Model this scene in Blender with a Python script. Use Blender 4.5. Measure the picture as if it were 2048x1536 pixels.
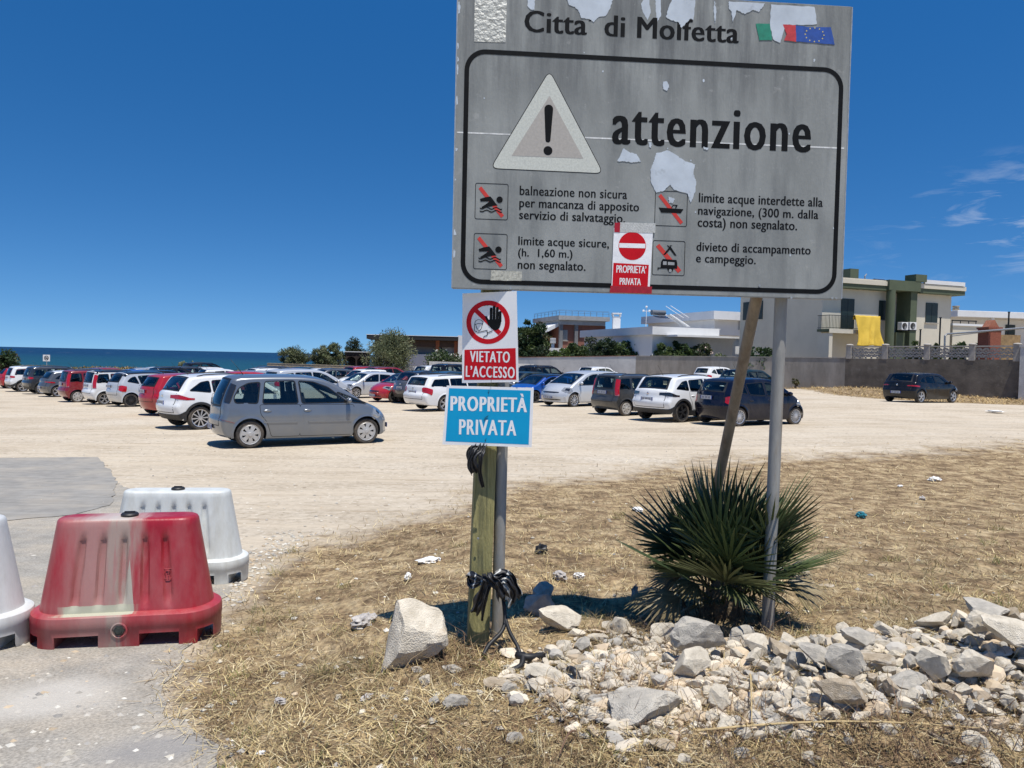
import bpy, bmesh, math, random
import numpy as np
from math import sin, cos, pi, radians, sqrt, atan2, hypot
from mathutils import Vector, Matrix, noise
from mathutils.geometry import delaunay_2d_cdt

R = random.Random(7)
for _o in list(bpy.data.objects): bpy.data.objects.remove(_o)
SC = bpy.context.scene
COL = SC.collection
# ------------------------------------------------------------------ camera
FOC = 1538.0
CAMZ = 2.1
CM = Matrix.Rotation(radians(90 - 1.94), 3, 'X') @ Matrix.Rotation(radians(1.28), 3, 'Z')
cd = bpy.data.cameras.new('camera'); cam = bpy.data.objects.new('camera', cd); COL.objects.link(cam)
cd.sensor_width = 36; cd.lens = FOC / 2048 * 36; cd.clip_start = 0.05; cd.clip_end = 60000
cam.matrix_world = Matrix.Translation((0, 0, CAMZ)) @ CM.to_4x4()
SC.camera = cam
# ------------------------------------------------------------------ light
SHX, SHY = -0.15, 0.27                       # shadow offset per metre of height
sunv = Vector((-SHX, -SHY, 1)).normalized()
SUN_EL = math.asin(sunv.z); SUN_ROT = atan2(sunv.x, sunv.y)
world = bpy.data.worlds.new('World'); SC.world = world; world.use_nodes = True
wn = world.node_tree.nodes; wl = world.node_tree.links
bg = wn['Background']
sky = wn.new('ShaderNodeTexSky'); sky.sky_type = 'NISHITA'; sky.sun_disc = False
sky.sun_elevation = SUN_EL; sky.sun_rotation = SUN_ROT
sky.altitude = 0; sky.air_density = 1.0; sky.dust_density = 0.0; sky.ozone_density = 4.0
hs = wn.new('ShaderNodeHueSaturation'); hs.inputs['Saturation'].default_value = 1.32; hs.inputs['Value'].default_value = 1.1; hs.inputs['Hue'].default_value = 0.502
tc = wn.new('ShaderNodeTexCoord')
lift = wn.new('ShaderNodeMapping'); lift.inputs['Location'].default_value = (0, 0, .125); lift.inputs['Scale'].default_value = (1, 1, 1.45)
wl.new(tc.outputs['Generated'], lift.inputs['Vector']); wl.new(lift.outputs[0], sky.inputs['Vector'])
wl.new(sky.outputs[0], hs.inputs['Color'])
# thin high cirrus low in the east part of the sky
mp = wn.new('ShaderNodeMapping'); mp.inputs['Scale'].default_value = (5, 5, 26); mp.inputs['Rotation'].default_value = (0, radians(-7), 0)
wl.new(tc.outputs['Generated'], mp.inputs['Vector'])
cn = wn.new('ShaderNodeTexNoise'); cn.inputs['Scale'].default_value = 1.9; cn.inputs['Detail'].default_value = 8; cn.inputs['Roughness'].default_value = 0.6; cn.inputs['Distortion'].default_value = 0.6
wl.new(mp.outputs[0], cn.inputs['Vector'])
cr = wn.new('ShaderNodeValToRGB'); cr.color_ramp.elements[0].position = 0.53; cr.color_ramp.elements[1].position = 0.80
wl.new(cn.outputs['Fac'], cr.inputs[0])
def world_blob(center, inner, outer):
    d = wn.new('ShaderNodeVectorMath'); d.operation = 'DISTANCE'
    s = wn.new('ShaderNodeVectorMath'); s.operation = 'MULTIPLY'; s.inputs[1].default_value = (1, 1, 2.6)
    wl.new(tc.outputs['Generated'], s.inputs[0]); wl.new(s.outputs[0], d.inputs[0])
    d.inputs[1].default_value = (center[0], center[1], center[2] * 2.6)
    m = wn.new('ShaderNodeMapRange'); m.inputs['From Min'].default_value = outer; m.inputs['From Max'].default_value = inner
    wl.new(d.outputs['Value'], m.inputs['Value']); return m.outputs[0]
b1 = world_blob(Vector((0.575, 0.80, 0.166)).normalized(), 0.02, 0.20)
b2 = world_blob(Vector((0.50, 0.85, 0.115)).normalized(), 0.02, 0.22)
mx = wn.new('ShaderNodeMath'); mx.operation = 'MULTIPLY_ADD'; mx.inputs[1].default_value = 0.25
wl.new(b2, mx.inputs[0]); wl.new(b1, mx.inputs[2])
mm = wn.new('ShaderNodeMath'); mm.operation = 'MULTIPLY'; mm.use_clamp = True
wl.new(cr.outputs[0], mm.inputs[0]); wl.new(mx.outputs[0], mm.inputs[1])
mk = wn.new('ShaderNodeMix'); mk.data_type = 'RGBA'; mk.inputs['B'].default_value = (5.6, 6.3, 7.4, 1)
wl.new(mm.outputs[0], mk.inputs['Factor']); wl.new(hs.outputs[0], mk.inputs['A'])
wl.new(mk.outputs['Result'], bg.inputs['Color'])
bg.inputs['Strength'].default_value = 0.1
sl = bpy.data.lights.new('sun', 'SUN'); sl.energy = 4.9; sl.angle = radians(0.5); sl.color = (1.0, 0.955, 0.88)
so = bpy.data.objects.new('sun', sl); COL.objects.link(so)
so.rotation_euler = sunv.to_track_quat('Z', 'Y').to_euler(); so.location = (0, 0, 40)
SC.view_settings.view_transform = 'Standard'; SC.view_settings.look = 'None'
SC.view_settings.exposure = 0.2; SC.view_settings.gamma = 1.0
SC.cycles.max_bounces = 6; SC.cycles.transparent_max_bounces = 10; SC.cycles.caustics_reflective = False
SC.cycles.caustics_refractive = False

# ------------------------------------------------------------------ helpers
def ray(px, py): return CM @ Vector(((px - 1024) / FOC, -(py - 768) / FOC, -1))
def at(px, py, Y):
    r = ray(px, py); return Vector((0, 0, CAMZ)) + r * (Y / r.y)
def hor(px): return 715.9 + 0.0223 * (px - 1024)       # image row of the horizon
def sm(a, b, x):
    t = np.clip((np.asarray(x, float) - a) / (b - a), 0, 1); return t * t * (3 - 2 * t)
def terr(x, y):
    x = np.asarray(x, float); y = np.asarray(y, float)
    Lz = np.interp(y, [0, 3, 4.5, 6.2, 9, 13], [.50, .47, .38, .25, .10, 0])
    Rz = np.interp(y, [0, 2.5, 4, 5, 7, 10, 14], [.66, .65, .64, .57, .37, .14, 0])
    k = sm(-1.7, 0.1, x)
    z = Lz * (1 - k) + Rz * k
    z = z + .30 * sm(27, 36, y) * sm(9, 17, x) + .4 * np.exp(-((x - 21.5) / 6) ** 2 - ((y - 47.5) / 3.5) ** 2)
    z = z + .13 * np.exp(-((x - 1.6) / 1.0) ** 2 - ((y - 3.1) / .55) ** 2) + .26 * np.exp(-((x - 2.7) / 1.1) ** 2 - ((y - 3.45) / .6) ** 2)
    g = k * (1 - sm(6, 12, y))
    z = z + g * .012 * (np.sin(x * 7.1 + 1.3 * y) + np.sin(y * 8.3 - 2.1 * x) + .6 * np.sin(x * 17 + y * 13))
    z = z + .02 * np.sin(x * .31 + 1) * np.sin(y * .27) * sm(12, 20, y)
    return z
def T(x, y): return float(terr(x, y))
def G(px, py):
    r = ray(px, py); t = 0.5; o = Vector((0, 0, CAMZ)); st = .05
    while t < 200:
        p = o + r * t
        if p.z <= T(p.x, p.y): break
        t += st * max(1, t * .15)
    a, b = t - st * max(1, t * .15), t
    for _ in range(24):
        m = (a + b) / 2; p = o + r * m
        if p.z <= T(p.x, p.y): b = m
        else: a = m
    p = o + r * b; return Vector((p.x, p.y, T(p.x, p.y)))

def tag(o, label=None, cat=None, group=None, kind=None):
    if label: o['label'] = label
    if cat: o['category'] = cat
    if group: o['group'] = group
    if kind: o['kind'] = kind
    return o
def thing(name, label, cat, loc=(0, 0, 0), rz=0, group=None):
    o = bpy.data.objects.new(name, None); COL.objects.link(o); o.empty_display_size = .2
    o.location = loc; o.rotation_euler = (0, 0, rz); return tag(o, label, cat, group)
def copy_tree(o, parent=None):
    c = o.copy(); COL.objects.link(c); c.parent = parent
    for ch in list(o.children): copy_tree(ch, c)
    return c

class MB:
    """collects vertices and faces; build() links them as one mesh object"""
    def __init__(s): s.v = []; s.f = []; s.m = []; s.cols = None
    def add(s, vs, fs, mi=0):
        b = len(s.v); s.v.extend([tuple(v) for v in vs]); s.f.extend([tuple(i + b for i in f) for f in fs]); s.m.extend([mi] * len(fs)); return s
    def box(s, x0, x1, y0, y1, z0, z1, mi=0, mat=None):
        vs = [Vector((x, y, z)) for z in (z0, z1) for y in (y0, y1) for x in (x0, x1)]
        if mat is not None: vs = [mat @ v for v in vs]
        return s.add(vs, [(0, 2, 3, 1), (4, 5, 7, 6), (0, 1, 5, 4), (2, 6, 7, 3), (0, 4, 6, 2), (1, 3, 7, 5)], mi)
    def prism(s, poly, a, b, axis='y', mi=0, fn=None):
        """closed prism of a 2-D polygon between a and b along an axis"""
        n = len(poly)
        def P(p, d):
            v = {'y': (p[0], d, p[1]), 'z': (p[0], p[1], d), 'x': (d, p[0], p[1])}[axis]
            return fn(v) if fn else v
        vs = [P(p, a) for p in poly] + [P(p, b) for p in poly]
        fs = [tuple(range(n - 1, -1, -1)), tuple(range(n, 2 * n))] + [(i, (i + 1) % n, n + (i + 1) % n, n + i) for i in range(n)]
        return s.add(vs, fs, mi)
    def tube(s, pts, rad, n=8, mi=0, caps=True):
        pts = [Vector(p) for p in pts]; rs = rad if hasattr(rad, '__len__') else [rad] * len(pts)
        vs = []; up = Vector((0, 0, 1))
        prev = None
        for i, p in enumerate(pts):
            d = (pts[min(i + 1, len(pts) - 1)] - pts[max(i - 1, 0)])
            d = d.normalized() if d.length > 1e-9 else up
            if prev is None:
                a = d.cross(up if abs(d.z) < .95 else Vector((1, 0, 0))).normalized()
            else:
                a = (prev - d * prev.dot(d)); a = a.normalized() if a.length > 1e-6 else d.orthogonal().normalized()
            prev = a; b = d.cross(a)
            for k in range(n):
                t = 2 * pi * k / n; vs.append(p + (a * cos(t) + b * sin(t)) * rs[i])
        fs = []
        for i in range(len(pts) - 1):
            for k in range(n): fs.append((i * n + k, i * n + (k + 1) % n, (i + 1) * n + (k + 1) % n, (i + 1) * n + k))
        if caps: fs += [tuple(range(n - 1, -1, -1)), tuple((len(pts) - 1) * n + k for k in range(n))]
        return s.add(vs, fs, mi)
    def lathe(s, prof, n=24, mi=0, fn=None, axis='z'):
        vs = []
        for r_, h in prof:
            for k in range(n):
                t = 2 * pi * k / n
                v = Vector((r_ * cos(t), r_ * sin(t), h)) if axis == 'z' else Vector((r_ * cos(t), h, r_ * sin(t)))
                vs.append(fn(v) if fn else v)
        fs = []
        for i in range(len(prof) - 1):
            for k in range(n): fs.append((i * n + k, i * n + (k + 1) % n, (i + 1) * n + (k + 1) % n, (i + 1) * n + k))
        return s.add(vs, fs, mi)
    def grid(s, rows, mi=0, closed=False):
        m = len(rows[0]); vs = [v for r_ in rows for v in r_]; fs = []
        for i in range(len(rows) - 1):
            for k in range(m if closed else m - 1):
                fs.append((i * m + k, i * m + (k + 1) % m, (i + 1) * m + (k + 1) % m, (i + 1) * m + k))
        return s.add(vs, fs, mi)
    def mesh(s, name, mats, smooth=False, merge=0, recalc=True):
        me = bpy.data.meshes.new(name); me.from_pydata([tuple(v) for v in s.v], [], s.f)
        mats = mats if isinstance(mats, (list, tuple)) else [mats]
        for m in mats: me.materials.append(m)
        me.polygons.foreach_set('material_index', s.m)
        if merge or recalc:
            bm = bmesh.new(); bm.from_mesh(me)
            if merge: bmesh.ops.remove_doubles(bm, verts=bm.verts, dist=merge)
            if recalc: bmesh.ops.recalc_face_normals(bm, faces=bm.faces)
            bm.to_mesh(me); bm.free()
        if smooth:
            me.polygons.foreach_set('use_smooth', [True] * len(me.polygons))
            if smooth is not True: me.set_sharp_from_angle(angle=radians(smooth))
        me.update(); return me
    def build(s, name, mats, parent=None, smooth=False, merge=0, bevel=0, loc=None, recalc=True):
        o = bpy.data.objects.new(name, s.mesh(name, mats, smooth, merge, recalc)); COL.objects.link(o)
        if parent is not None: o.parent = parent
        if loc is not None: o.location = loc
        if bevel:
            b = o.modifiers.new('bevel', 'BEVEL'); b.width = bevel; b.segments = 2; b.limit_method = 'ANGLE'; b.angle_limit = radians(40)
        return o
def link(name, me, parent=None, loc=None):
    o = bpy.data.objects.new(name, me); COL.objects.link(o); o.parent = parent
    if loc is not None: o.location = loc
    return o
def in_poly(x, y, poly):
    c = False; j = len(poly) - 1
    for i in range(len(poly)):
        xi, yi = poly[i]; xj, yj = poly[j]
        if (yi > y) != (yj > y) and x < (xj - xi) * (y - yi) / (yj - yi) + xi: c = not c
        j = i
    return c
def fill2d(poly, step, margin=.35):
    """triangulated fill of a 2-D polygon with interior grid points -> (points, triangles)"""
    xs = [p[0] for p in poly]; ys = [p[1] for p in poly]
    pts = [Vector((p[0], p[1])) for p in poly]; n = len(pts)
    if step:
        x = min(xs) + step * .5
        while x < max(xs):
            y = min(ys) + step * .5
            while y < max(ys):
                if in_poly(x, y, poly):
                    dm = min(seg_d(x, y, poly[i], poly[(i + 1) % n]) for i in range(n))
                    if dm > step * margin: pts.append(Vector((x, y)))
                y += step
            x += step
    r_ = delaunay_2d_cdt(pts, [], [list(range(n))], 1, 1e-6)
    return [tuple(v) for v in r_[0]], [tuple(f) for f in r_[2]]
def seg_d(x, y, a, b):
    dx, dy = b[0] - a[0], b[1] - a[1]; L2 = dx * dx + dy * dy
    t = 0 if L2 == 0 else max(0, min(1, ((x - a[0]) * dx + (y - a[1]) * dy) / L2))
    return hypot(x - a[0] - t * dx, y - a[1] - t * dy)
def smooth_poly(pts, n, closed=True):
    """Catmull-Rom resample to n points, evenly spaced"""
    out = []; m = len(pts); K = 10
    rng = range(m if closed else m - 1)
    for i in rng:
        p = [pts[(i + k) % m] if closed else pts[max(0, min(m - 1, i + k))] for k in (-1, 0, 1, 2)]
        for j in range(K):
            t = j / K
            out.append(tuple(.5 * (2 * b + (c - a) * t + (2 * a - 5 * b + 4 * c - d) * t * t + (3 * b - a - 3 * c + d) * t ** 3) for a, b, c, d in zip(*p)))
    if not closed: out.append(tuple(pts[-1]))
    L = [0]
    q = out + [out[0]] if closed else out
    for i in range(len(q) - 1): L.append(L[-1] + hypot(*(q[i + 1][k] - q[i][k] for k in (0, 1))))
    res = []; j = 0
    for i in range(n):
        s = L[-1] * i / (n if closed else n - 1)
        while j < len(L) - 2 and L[j + 1] < s: j += 1
        t = (s - L[j]) / max(1e-9, L[j + 1] - L[j]); res.append(tuple(a + (b - a) * t for a, b in zip(q[j], q[j + 1])))
    return res
def rrect(x0, z0, x1, z1, r_, n=6):
    out = []
    for cx, cz, a in ((x1 - r_, z1 - r_, 0), (x0 + r_, z1 - r_, 90), (x0 + r_, z0 + r_, 180), (x1 - r_, z0 + r_, 270)):
        for k in range(n + 1):
            t = radians(a + 90 * k / n); out.append((cx + r_ * cos(t), cz + r_ * sin(t)))
    return out
def round_poly(pts, r_, n=5):
    out = []; m = len(pts)
    for i in range(m):
        p, a, b = Vector(pts[i]), Vector(pts[i - 1]), Vector(pts[(i + 1) % m])
        u, v = (a - p), (b - p); ra = min(r_, u.length * .45, v.length * .45)
        s, e = p + u.normalized() * ra, p + v.normalized() * ra
        for k in range(n + 1):
            t = k / n; out.append(tuple((1 - t) ** 2 * s + 2 * t * (1 - t) * p + t * t * e))
    return out
def circ(cx, cy, r_, n=32, ry=None): return [(cx + r_ * cos(2 * pi * k / n), cy + (ry or r_) * sin(2 * pi * k / n)) for k in range(n)]
def capsule(a, b, r_, n=6, r2=None):
    a, b = Vector(a), Vector(b); d = (b - a).normalized(); t0 = atan2(d.y, d.x); r2 = r2 or r_
    return [tuple(b + Vector((cos(t0 - pi / 2 + pi * k / n), sin(t0 - pi / 2 + pi * k / n))) * r2) for k in range(n + 1)] + \
           [tuple(a + Vector((cos(t0 + pi / 2 + pi * k / n), sin(t0 + pi / 2 + pi * k / n))) * r_) for k in range(n + 1)]

def vnoise(x, y, sc, seed):
    rs = np.random.RandomState(seed); g = rs.rand(64, 64); u, v = np.asarray(x) * sc + 300, np.asarray(y) * sc + 300
    i, j = np.floor(u).astype(int), np.floor(v).astype(int); a, b = u - i, v - j; a = a * a * (3 - 2 * a); b = b * b * (3 - 2 * b)
    q = lambda p, r_: g[p % 64, r_ % 64]
    return (q(i, j) * (1 - a) + q(i + 1, j) * a) * (1 - b) + (q(i, j + 1) * (1 - a) + q(i + 1, j + 1) * a) * b
# ------------------------------------------------------------------ materials
def srgb(r_, g, b):
    f = lambda c: ((c / 255 + .055) / 1.055) ** 2.4 if c > 10 else c / 255 / 12.92
    return (f(r_), f(g), f(b))
MATS = {}
def mat(name, col, rough=.6, metal=0, var=.12, scale=6, bump=0, bscale=40, coat=0, spec=.5, col2=None, stretch=None, detail=5, dirt=None, dscale=3, dlow=.5, dhigh=.75):
    """Principled surface whose colour wanders with noise; optional second colour, bump and patches of dirt"""
    if name in MATS: return MATS[name]
    m = bpy.data.materials.new(name); m.use_nodes = True; N = m.node_tree.nodes; L = m.node_tree.links; b = N['Principled BSDF']
    b.inputs['Roughness'].default_value = rough; b.inputs['Metallic'].default_value = metal
    b.inputs['Specular IOR Level'].default_value = spec
    if coat: b.inputs['Coat Weight'].default_value = coat; b.inputs['Coat Roughness'].default_value = .06
    t = N.new('ShaderNodeTexCoord'); v = t.outputs['Object']
    if stretch:
        q = N.new('ShaderNodeMapping'); q.inputs['Scale'].default_value = stretch; L.new(v, q.inputs[0]); v = q.outputs[0]
    if var or col2:
        n = N.new('ShaderNodeTexNoise'); n.inputs['Scale'].default_value = scale; n.inputs['Detail'].default_value = detail; n.inputs['Roughness'].default_value = .62
        L.new(v, n.inputs['Vector'])
        r_ = N.new('ShaderNodeValToRGB'); r_.color_ramp.elements[0].position = .3; r_.color_ramp.elements[1].position = .7
        c1 = tuple(c * (1 - var) for c in col); c2 = col2 or tuple(min(1, c * (1 + var)) for c in col)
        r_.color_ramp.elements[0].color = (*c1, 1); r_.color_ramp.elements[1].color = (*c2, 1)
        L.new(n.outputs['Fac'], r_.inputs[0]); out = r_.outputs[0]
        if dirt:
            n2 = N.new('ShaderNodeTexNoise'); n2.inputs['Scale'].default_value = dscale; n2.inputs['Detail'].default_value = 7; n2.inputs['Roughness'].default_value = .65
            L.new(v, n2.inputs['Vector'])
            r2 = N.new('ShaderNodeMapRange'); r2.inputs['From Min'].default_value = dlow; r2.inputs['From Max'].default_value = dhigh; L.new(n2.outputs['Fac'], r2.inputs['Value'])
            x = N.new('ShaderNodeMix'); x.data_type = 'RGBA'; x.inputs['B'].default_value = (*dirt, 1); L.new(r2.outputs[0], x.inputs['Factor']); L.new(out, x.inputs['A']); out = x.outputs['Result']
        L.new(out, b.inputs['Base Color'])
    else: b.inputs['Base Color'].default_value = (*col, 1)
    if bump:
        n = N.new('ShaderNodeTexNoise'); n.inputs['Scale'].default_value = bscale; n.inputs['Detail'].default_value = 6; L.new(v, n.inputs['Vector'])
        u = N.new('ShaderNodeBump'); u.inputs['Strength'].default_value = min(1, bump); u.inputs['Distance'].default_value = .02 * max(1, bump); L.new(n.outputs['Fac'], u.inputs['Height']); L.new(u.outputs[0], b.inputs['Normal'])
    MATS[name] = m; return m
def attr_mat(name, rough=.7, trans=0, spec=.3):
    """colour from the per-vertex attribute Col (each blade or leaf has its own colour)"""
    if name in MATS: return MATS[name]
    m = bpy.data.materials.new(name); m.use_nodes = True; N = m.node_tree.nodes; L = m.node_tree.links; b = N['Principled BSDF']
    a = N.new('ShaderNodeAttribute'); a.attribute_name = 'Col'; L.new(a.outputs['Color'], b.inputs['Base Color'])
    b.inputs['Roughness'].default_value = rough; b.inputs['Specular IOR Level'].default_value = spec
    if trans:
        tr = N.new('ShaderNodeBsdfTranslucent'); L.new(a.outputs['Color'], tr.inputs['Color'])
        x = N.new('ShaderNodeMixShader'); x.inputs[0].default_value = trans; L.new(b.outputs[0], x.inputs[1]); L.new(tr.outputs[0], x.inputs[2])
        L.new(x.outputs[0], N['Material Output'].inputs['Surface'])
    MATS[name] = m; return m
def fast_mesh(name, V, F, cols, material):
    """V (n,3), F (m,k) numpy, cols (n,3)"""
    me = bpy.data.meshes.new(name); n, (m, k) = len(V), F.shape
    me.vertices.add(n); me.vertices.foreach_set('co', np.ascontiguousarray(V, np.float32).ravel())
    me.loops.add(m * k); me.loops.foreach_set('vertex_index', np.ascontiguousarray(F, np.int32).ravel())
    me.polygons.add(m); me.polygons.foreach_set('loop_start', np.arange(0, m * k, k, dtype=np.int32))
    me.polygons.foreach_set('use_smooth', np.zeros(m, bool)); me.update(calc_edges=True)
    if cols is not None:
        c = me.color_attributes.new('Col', 'FLOAT_COLOR', 'POINT')
        c.data.foreach_set('color', np.ascontiguousarray(np.concatenate([cols, np.ones((n, 1))], 1), np.float32).ravel())
    me.materials.append(material); return me
def tmesh(s, bold=0.0, space=1.0):
    c = bpy.data.curves.new('lettering', 'FONT'); c.body = s; c.size = 1; c.offset = bold; c.resolution_u = 3; c.space_character = space
    o = bpy.data.objects.new('lettering', c); COL.objects.link(o)
    dg = bpy.context.evaluated_depsgraph_get(); me = bpy.data.meshes.new_from_object(o.evaluated_get(dg))
    V = [tuple(v.co) for v in me.vertices]; Fs = [tuple(p.vertices) for p in me.polygons]
    bpy.data.objects.remove(o); bpy.data.curves.remove(c); bpy.data.meshes.remove(me)
    return V, Fs
def put_text(mb, s, u0, u1, v0, v1, y, bold=0.0, mi=0, space=1.0, shear=0):
    # heavier strokes: a few copies shifted sideways, each a hair prouder than the last
    st = bold * (v1 - v0) * .62; n = 5 if bold > .028 else 3
    for k in range(n): _put_text(mb, s, u0 + st * (1 + (k / (n - 1) * 2 - 1)) , u1 - st * (1 - (k / (n - 1) * 2 - 1)), v0, v1, y - .00005 * k, 0.0, mi, space, shear)
def _put_text(mb, s, u0, u1, v0, v1, y, bold=0.0, mi=0, space=1.0, shear=0):
    """lettering fitted to the box u0..u1, v0..v1 of a panel whose local axes are x (right), z (up), y (back)"""
    V, Fs = tmesh(s, bold, space); xs = [v[0] for v in V]; ys = [v[1] for v in V]
    a, b, c, d = min(xs), max(xs), min(ys), max(ys)
    mb.add([(u0 + (v[0] - a) / (b - a) * (u1 - u0), y, v0 + (v[1] - c) / (d - c) * (v1 - v0) + shear * ((v[0] - a) / (b - a) - .5)) for v in V], Fs, mi)
# ------------------------------------------------------------------ ground, road, sea
def shore(x, y): return sm(80, 92, y - np.maximum(0, x + 20) * 14)
_terr0 = terr
def terr(x, y):
    x = np.asarray(x, float); y = np.asarray(y, float)
    slope = (.017 * np.clip(x + 5, -28, 18) - .010 * np.clip(y - 18, 0, 32)) * sm(13, 21, y)
    slope = slope * (1 - sm(62, 74, y) * sm(-6, -16, x))
    return _terr0(x, y) + slope + .55 * sm(48, 70, y) * sm(-16, -6, x) * sm(30, 55, y) - 5.5 * shore(x, y)
def px_poly(l): return [tuple(G(*p)[:2]) for p in l]
GRASS = px_poly([(480, 1700), (440, 1490), (340, 1425), (345, 1350), (420, 1260), (480, 1190), (560, 1110), (640, 1085), (760, 1050), (850, 1035), (950, 990), (1020, 965), (1200, 955), (1330, 930), (1500, 915), (1750, 905), (2048, 885), (2900, 880), (4200, 1100), (4200, 2400), (480, 2400)])
VERGE = [(17.5, 52.5), (18, 44), (20, 39.5), (22.5, 36.5), (26, 35.2), (30, 34), (60, 30), (60, 44), (28, 44), (22, 52.5)]
def axis(segs):
    out = []
    for a, b, n in segs: out += list(np.linspace(a, b, n, endpoint=False))
    return np.array(out + [segs[-1][1]])
gx = axis([(-400, -60, 18), (-60, -9, 60), (-9, 9, 300), (9, 60, 80), (60, 400, 18)])
gy = axis([(-12, .8, 10), (.8, 9, 160), (9, 20, 60), (20, 95, 110), (95, 420, 20)])
X, Y = np.meshgrid(gx, gy)
Z = terr(X, Y)
def mask_poly(X, Y, poly, soft):
    ins = np.zeros(X.shape, bool); d = np.full(X.shape, 1e9); n = len(poly)
    for i in range(n):
        (x0, y0), (x1, y1) = poly[i], poly[(i + 1) % n]
        c = ((y0 > Y) != (y1 > Y)) & (X < (x1 - x0) * (Y - y0) / ((y1 - y0) or 1e-9) + x0); ins ^= c
        dx, dy = x1 - x0, y1 - y0; t = np.clip(((X - x0) * dx + (Y - y0) * dy) / (dx * dx + dy * dy + 1e-12), 0, 1)
        d = np.minimum(d, np.hypot(X - x0 - t * dx, Y - y0 - t * dy))
    return np.clip(.5 + np.where(ins, d, -d) / soft, 0, 1)
gm = np.maximum(mask_poly(X, Y, GRASS, np.clip(.28 * Y - .6, .35, 4)), mask_poly(X, Y, VERGE, 1.5))
gm = np.maximum(gm, np.clip((Y - 73) / 4, 0, 1))
V = np.stack([X, Y, Z], -1).reshape(-1, 3); nx = len(gx); ny = len(gy)
idx = np.arange(nx * ny).reshape(ny, nx)
F = np.stack([idx[:-1, :-1], idx[:-1, 1:], idx[1:, 1:], idx[1:, :-1]], -1).reshape(-1, 4)
def ground_mat():
    m = bpy.data.materials.new('dirt'); m.use_nodes = True; N = m.node_tree.nodes; L = m.node_tree.links; b = N['Principled BSDF']
    b.inputs['Roughness'].default_value = .95; b.inputs['Specular IOR Level'].default_value = .15
    t = N.new('ShaderNodeTexCoord')
    def nz(scale, detail=6, rough=.6, st=None, rot=0):
        n = N.new('ShaderNodeTexNoise'); n.inputs['Scale'].default_value = scale; n.inputs['Detail'].default_value = detail; n.inputs['Roughness'].default_value = rough
        q = N.new('ShaderNodeMapping'); q.inputs['Scale'].default_value = st or (1, 1, 1); q.inputs['Rotation'].default_value = (0, 0, rot)
        L.new(t.outputs['Object'], q.inputs[0]); L.new(q.outputs[0], n.inputs['Vector']); return n.outputs['Fac']
    def ramp(f, stops):
        r_ = N.new('ShaderNodeValToRGB'); e = r_.color_ramp.elements
        while len(e) < len(stops): e.new(.5)
        for k, (p, c) in enumerate(stops): e[k].position = p; e[k].color = (*c, 1) if len(c) == 3 else c
        L.new(f, r_.inputs[0]); return r_.outputs[0]
    def mix(a, c, f, mode='MIX'):
        x = N.new('ShaderNodeMix'); x.data_type = 'RGBA'; x.blend_type = mode
        for k, s in (('A', a), ('B', c), ('Factor', f)):
            if hasattr(s, 'links') or hasattr(s, 'is_linked'): L.new(s, x.inputs[k])
            else: x.inputs[k].default_value = s if k == 'Factor' else (*s, 1)
        return x.outputs['Result']
    sand = ramp(nz(.35, 8), [(.3, (.40, .335, .25)), (.5, (.485, .418, .325)), (.72, (.555, .493, .40))])
    fine = ramp(nz(9, 9, .75), [(.32, (.60, .57, .53)), (.5, (.98, .98, .98)), (.7, (1.15, 1.15, 1.15))])
    sand = mix(sand, fine, 1, 'MULTIPLY')
    # wheel tracks: long streaks along the way the cars drive
    tr = ramp(nz(1.0, 6, .65, (.16, 1.6, 1), radians(-14)), [(.42, (0, 0, 0)), (.62, (1, 1, 1))])
    sand = mix(sand, (.54, .46, .35), mix((0, 0, 0), (.7, .7, .7), tr), 'MIX')
    tr2 = ramp(nz(2.3, 8, .7, (.22, 2.4, 1), radians(-10)), [(.53, (0, 0, 0)), (.70, (.85, .85, .85))])
    sand = mix(sand, (.32, .25, .17), tr2, 'MIX')
    vo = N.new('ShaderNodeTexVoronoi'); vo.inputs['Scale'].default_value = 17; L.new(t.outputs['Object'], vo.inputs['Vector'])
    ch = ramp(vo.outputs['Color'], [(.80, (0, 0, 0)), (.86, (1, 1, 1))])
    near = N.new('ShaderNodeMath'); near.operation = 'LESS_THAN'; near.inputs[1].default_value = .33; L.new(vo.outputs['Distance'], near.inputs[0])
    sand = mix(sand, (.62, .57, .48), mix((0, 0, 0), ch, near.outputs[0]), 'MIX')
    vo2 = N.new('ShaderNodeTexVoronoi'); vo2.inputs['Scale'].default_value = 6; L.new(t.outputs['Object'], vo2.inputs['Vector'])
    ch2 = ramp(vo2.outputs['Color'], [(.83, (0, 0, 0)), (.86, (.8, .8, .8))])
    near2 = N.new('ShaderNodeMath'); near2.operation = 'LESS_THAN'; near2.inputs[1].default_value = .2; L.new(vo2.outputs['Distance'], near2.inputs[0])
    sand = mix(sand, (.17, .13, .09), mix((0, 0, 0), ch2, near2.outputs[0]), 'MIX')
    duff = ramp(nz(3.5, 9, .7), [(.30, (.105, .075, .048)), (.46, (.235, .17, .105)), (.56, (.39, .305, .19)), (.74, (.52, .435, .31))])
    st = ramp(nz(26, 6, .7, (1, .28, 1), radians(35)), [(.35, (.5, .48, .45)), (.6, (1.15, 1.1, 1.0))])
    duff = mix(duff, st, 1, 'MULTIPLY')
    a = N.new('ShaderNodeAttribute'); a.attribute_name = 'Col'
    n = N.new('ShaderNodeMath'); n.operation = 'MULTIPLY_ADD'; n.inputs[1].default_value = 1.3; n.inputs[2].default_value = -.65; L.new(nz(1.6, 8, .7), n.inputs[0])
    s = N.new('ShaderNodeMath'); s.operation = 'ADD'; L.new(a.outputs['Color'], s.inputs[0]); L.new(n.outputs[0], s.inputs[1])
    f = ramp(s.outputs[0], [(.34, (0, 0, 0)), (.74, (1, 1, 1))])
    L.new(mix(sand, duff, f), b.inputs['Base Color'])
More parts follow.
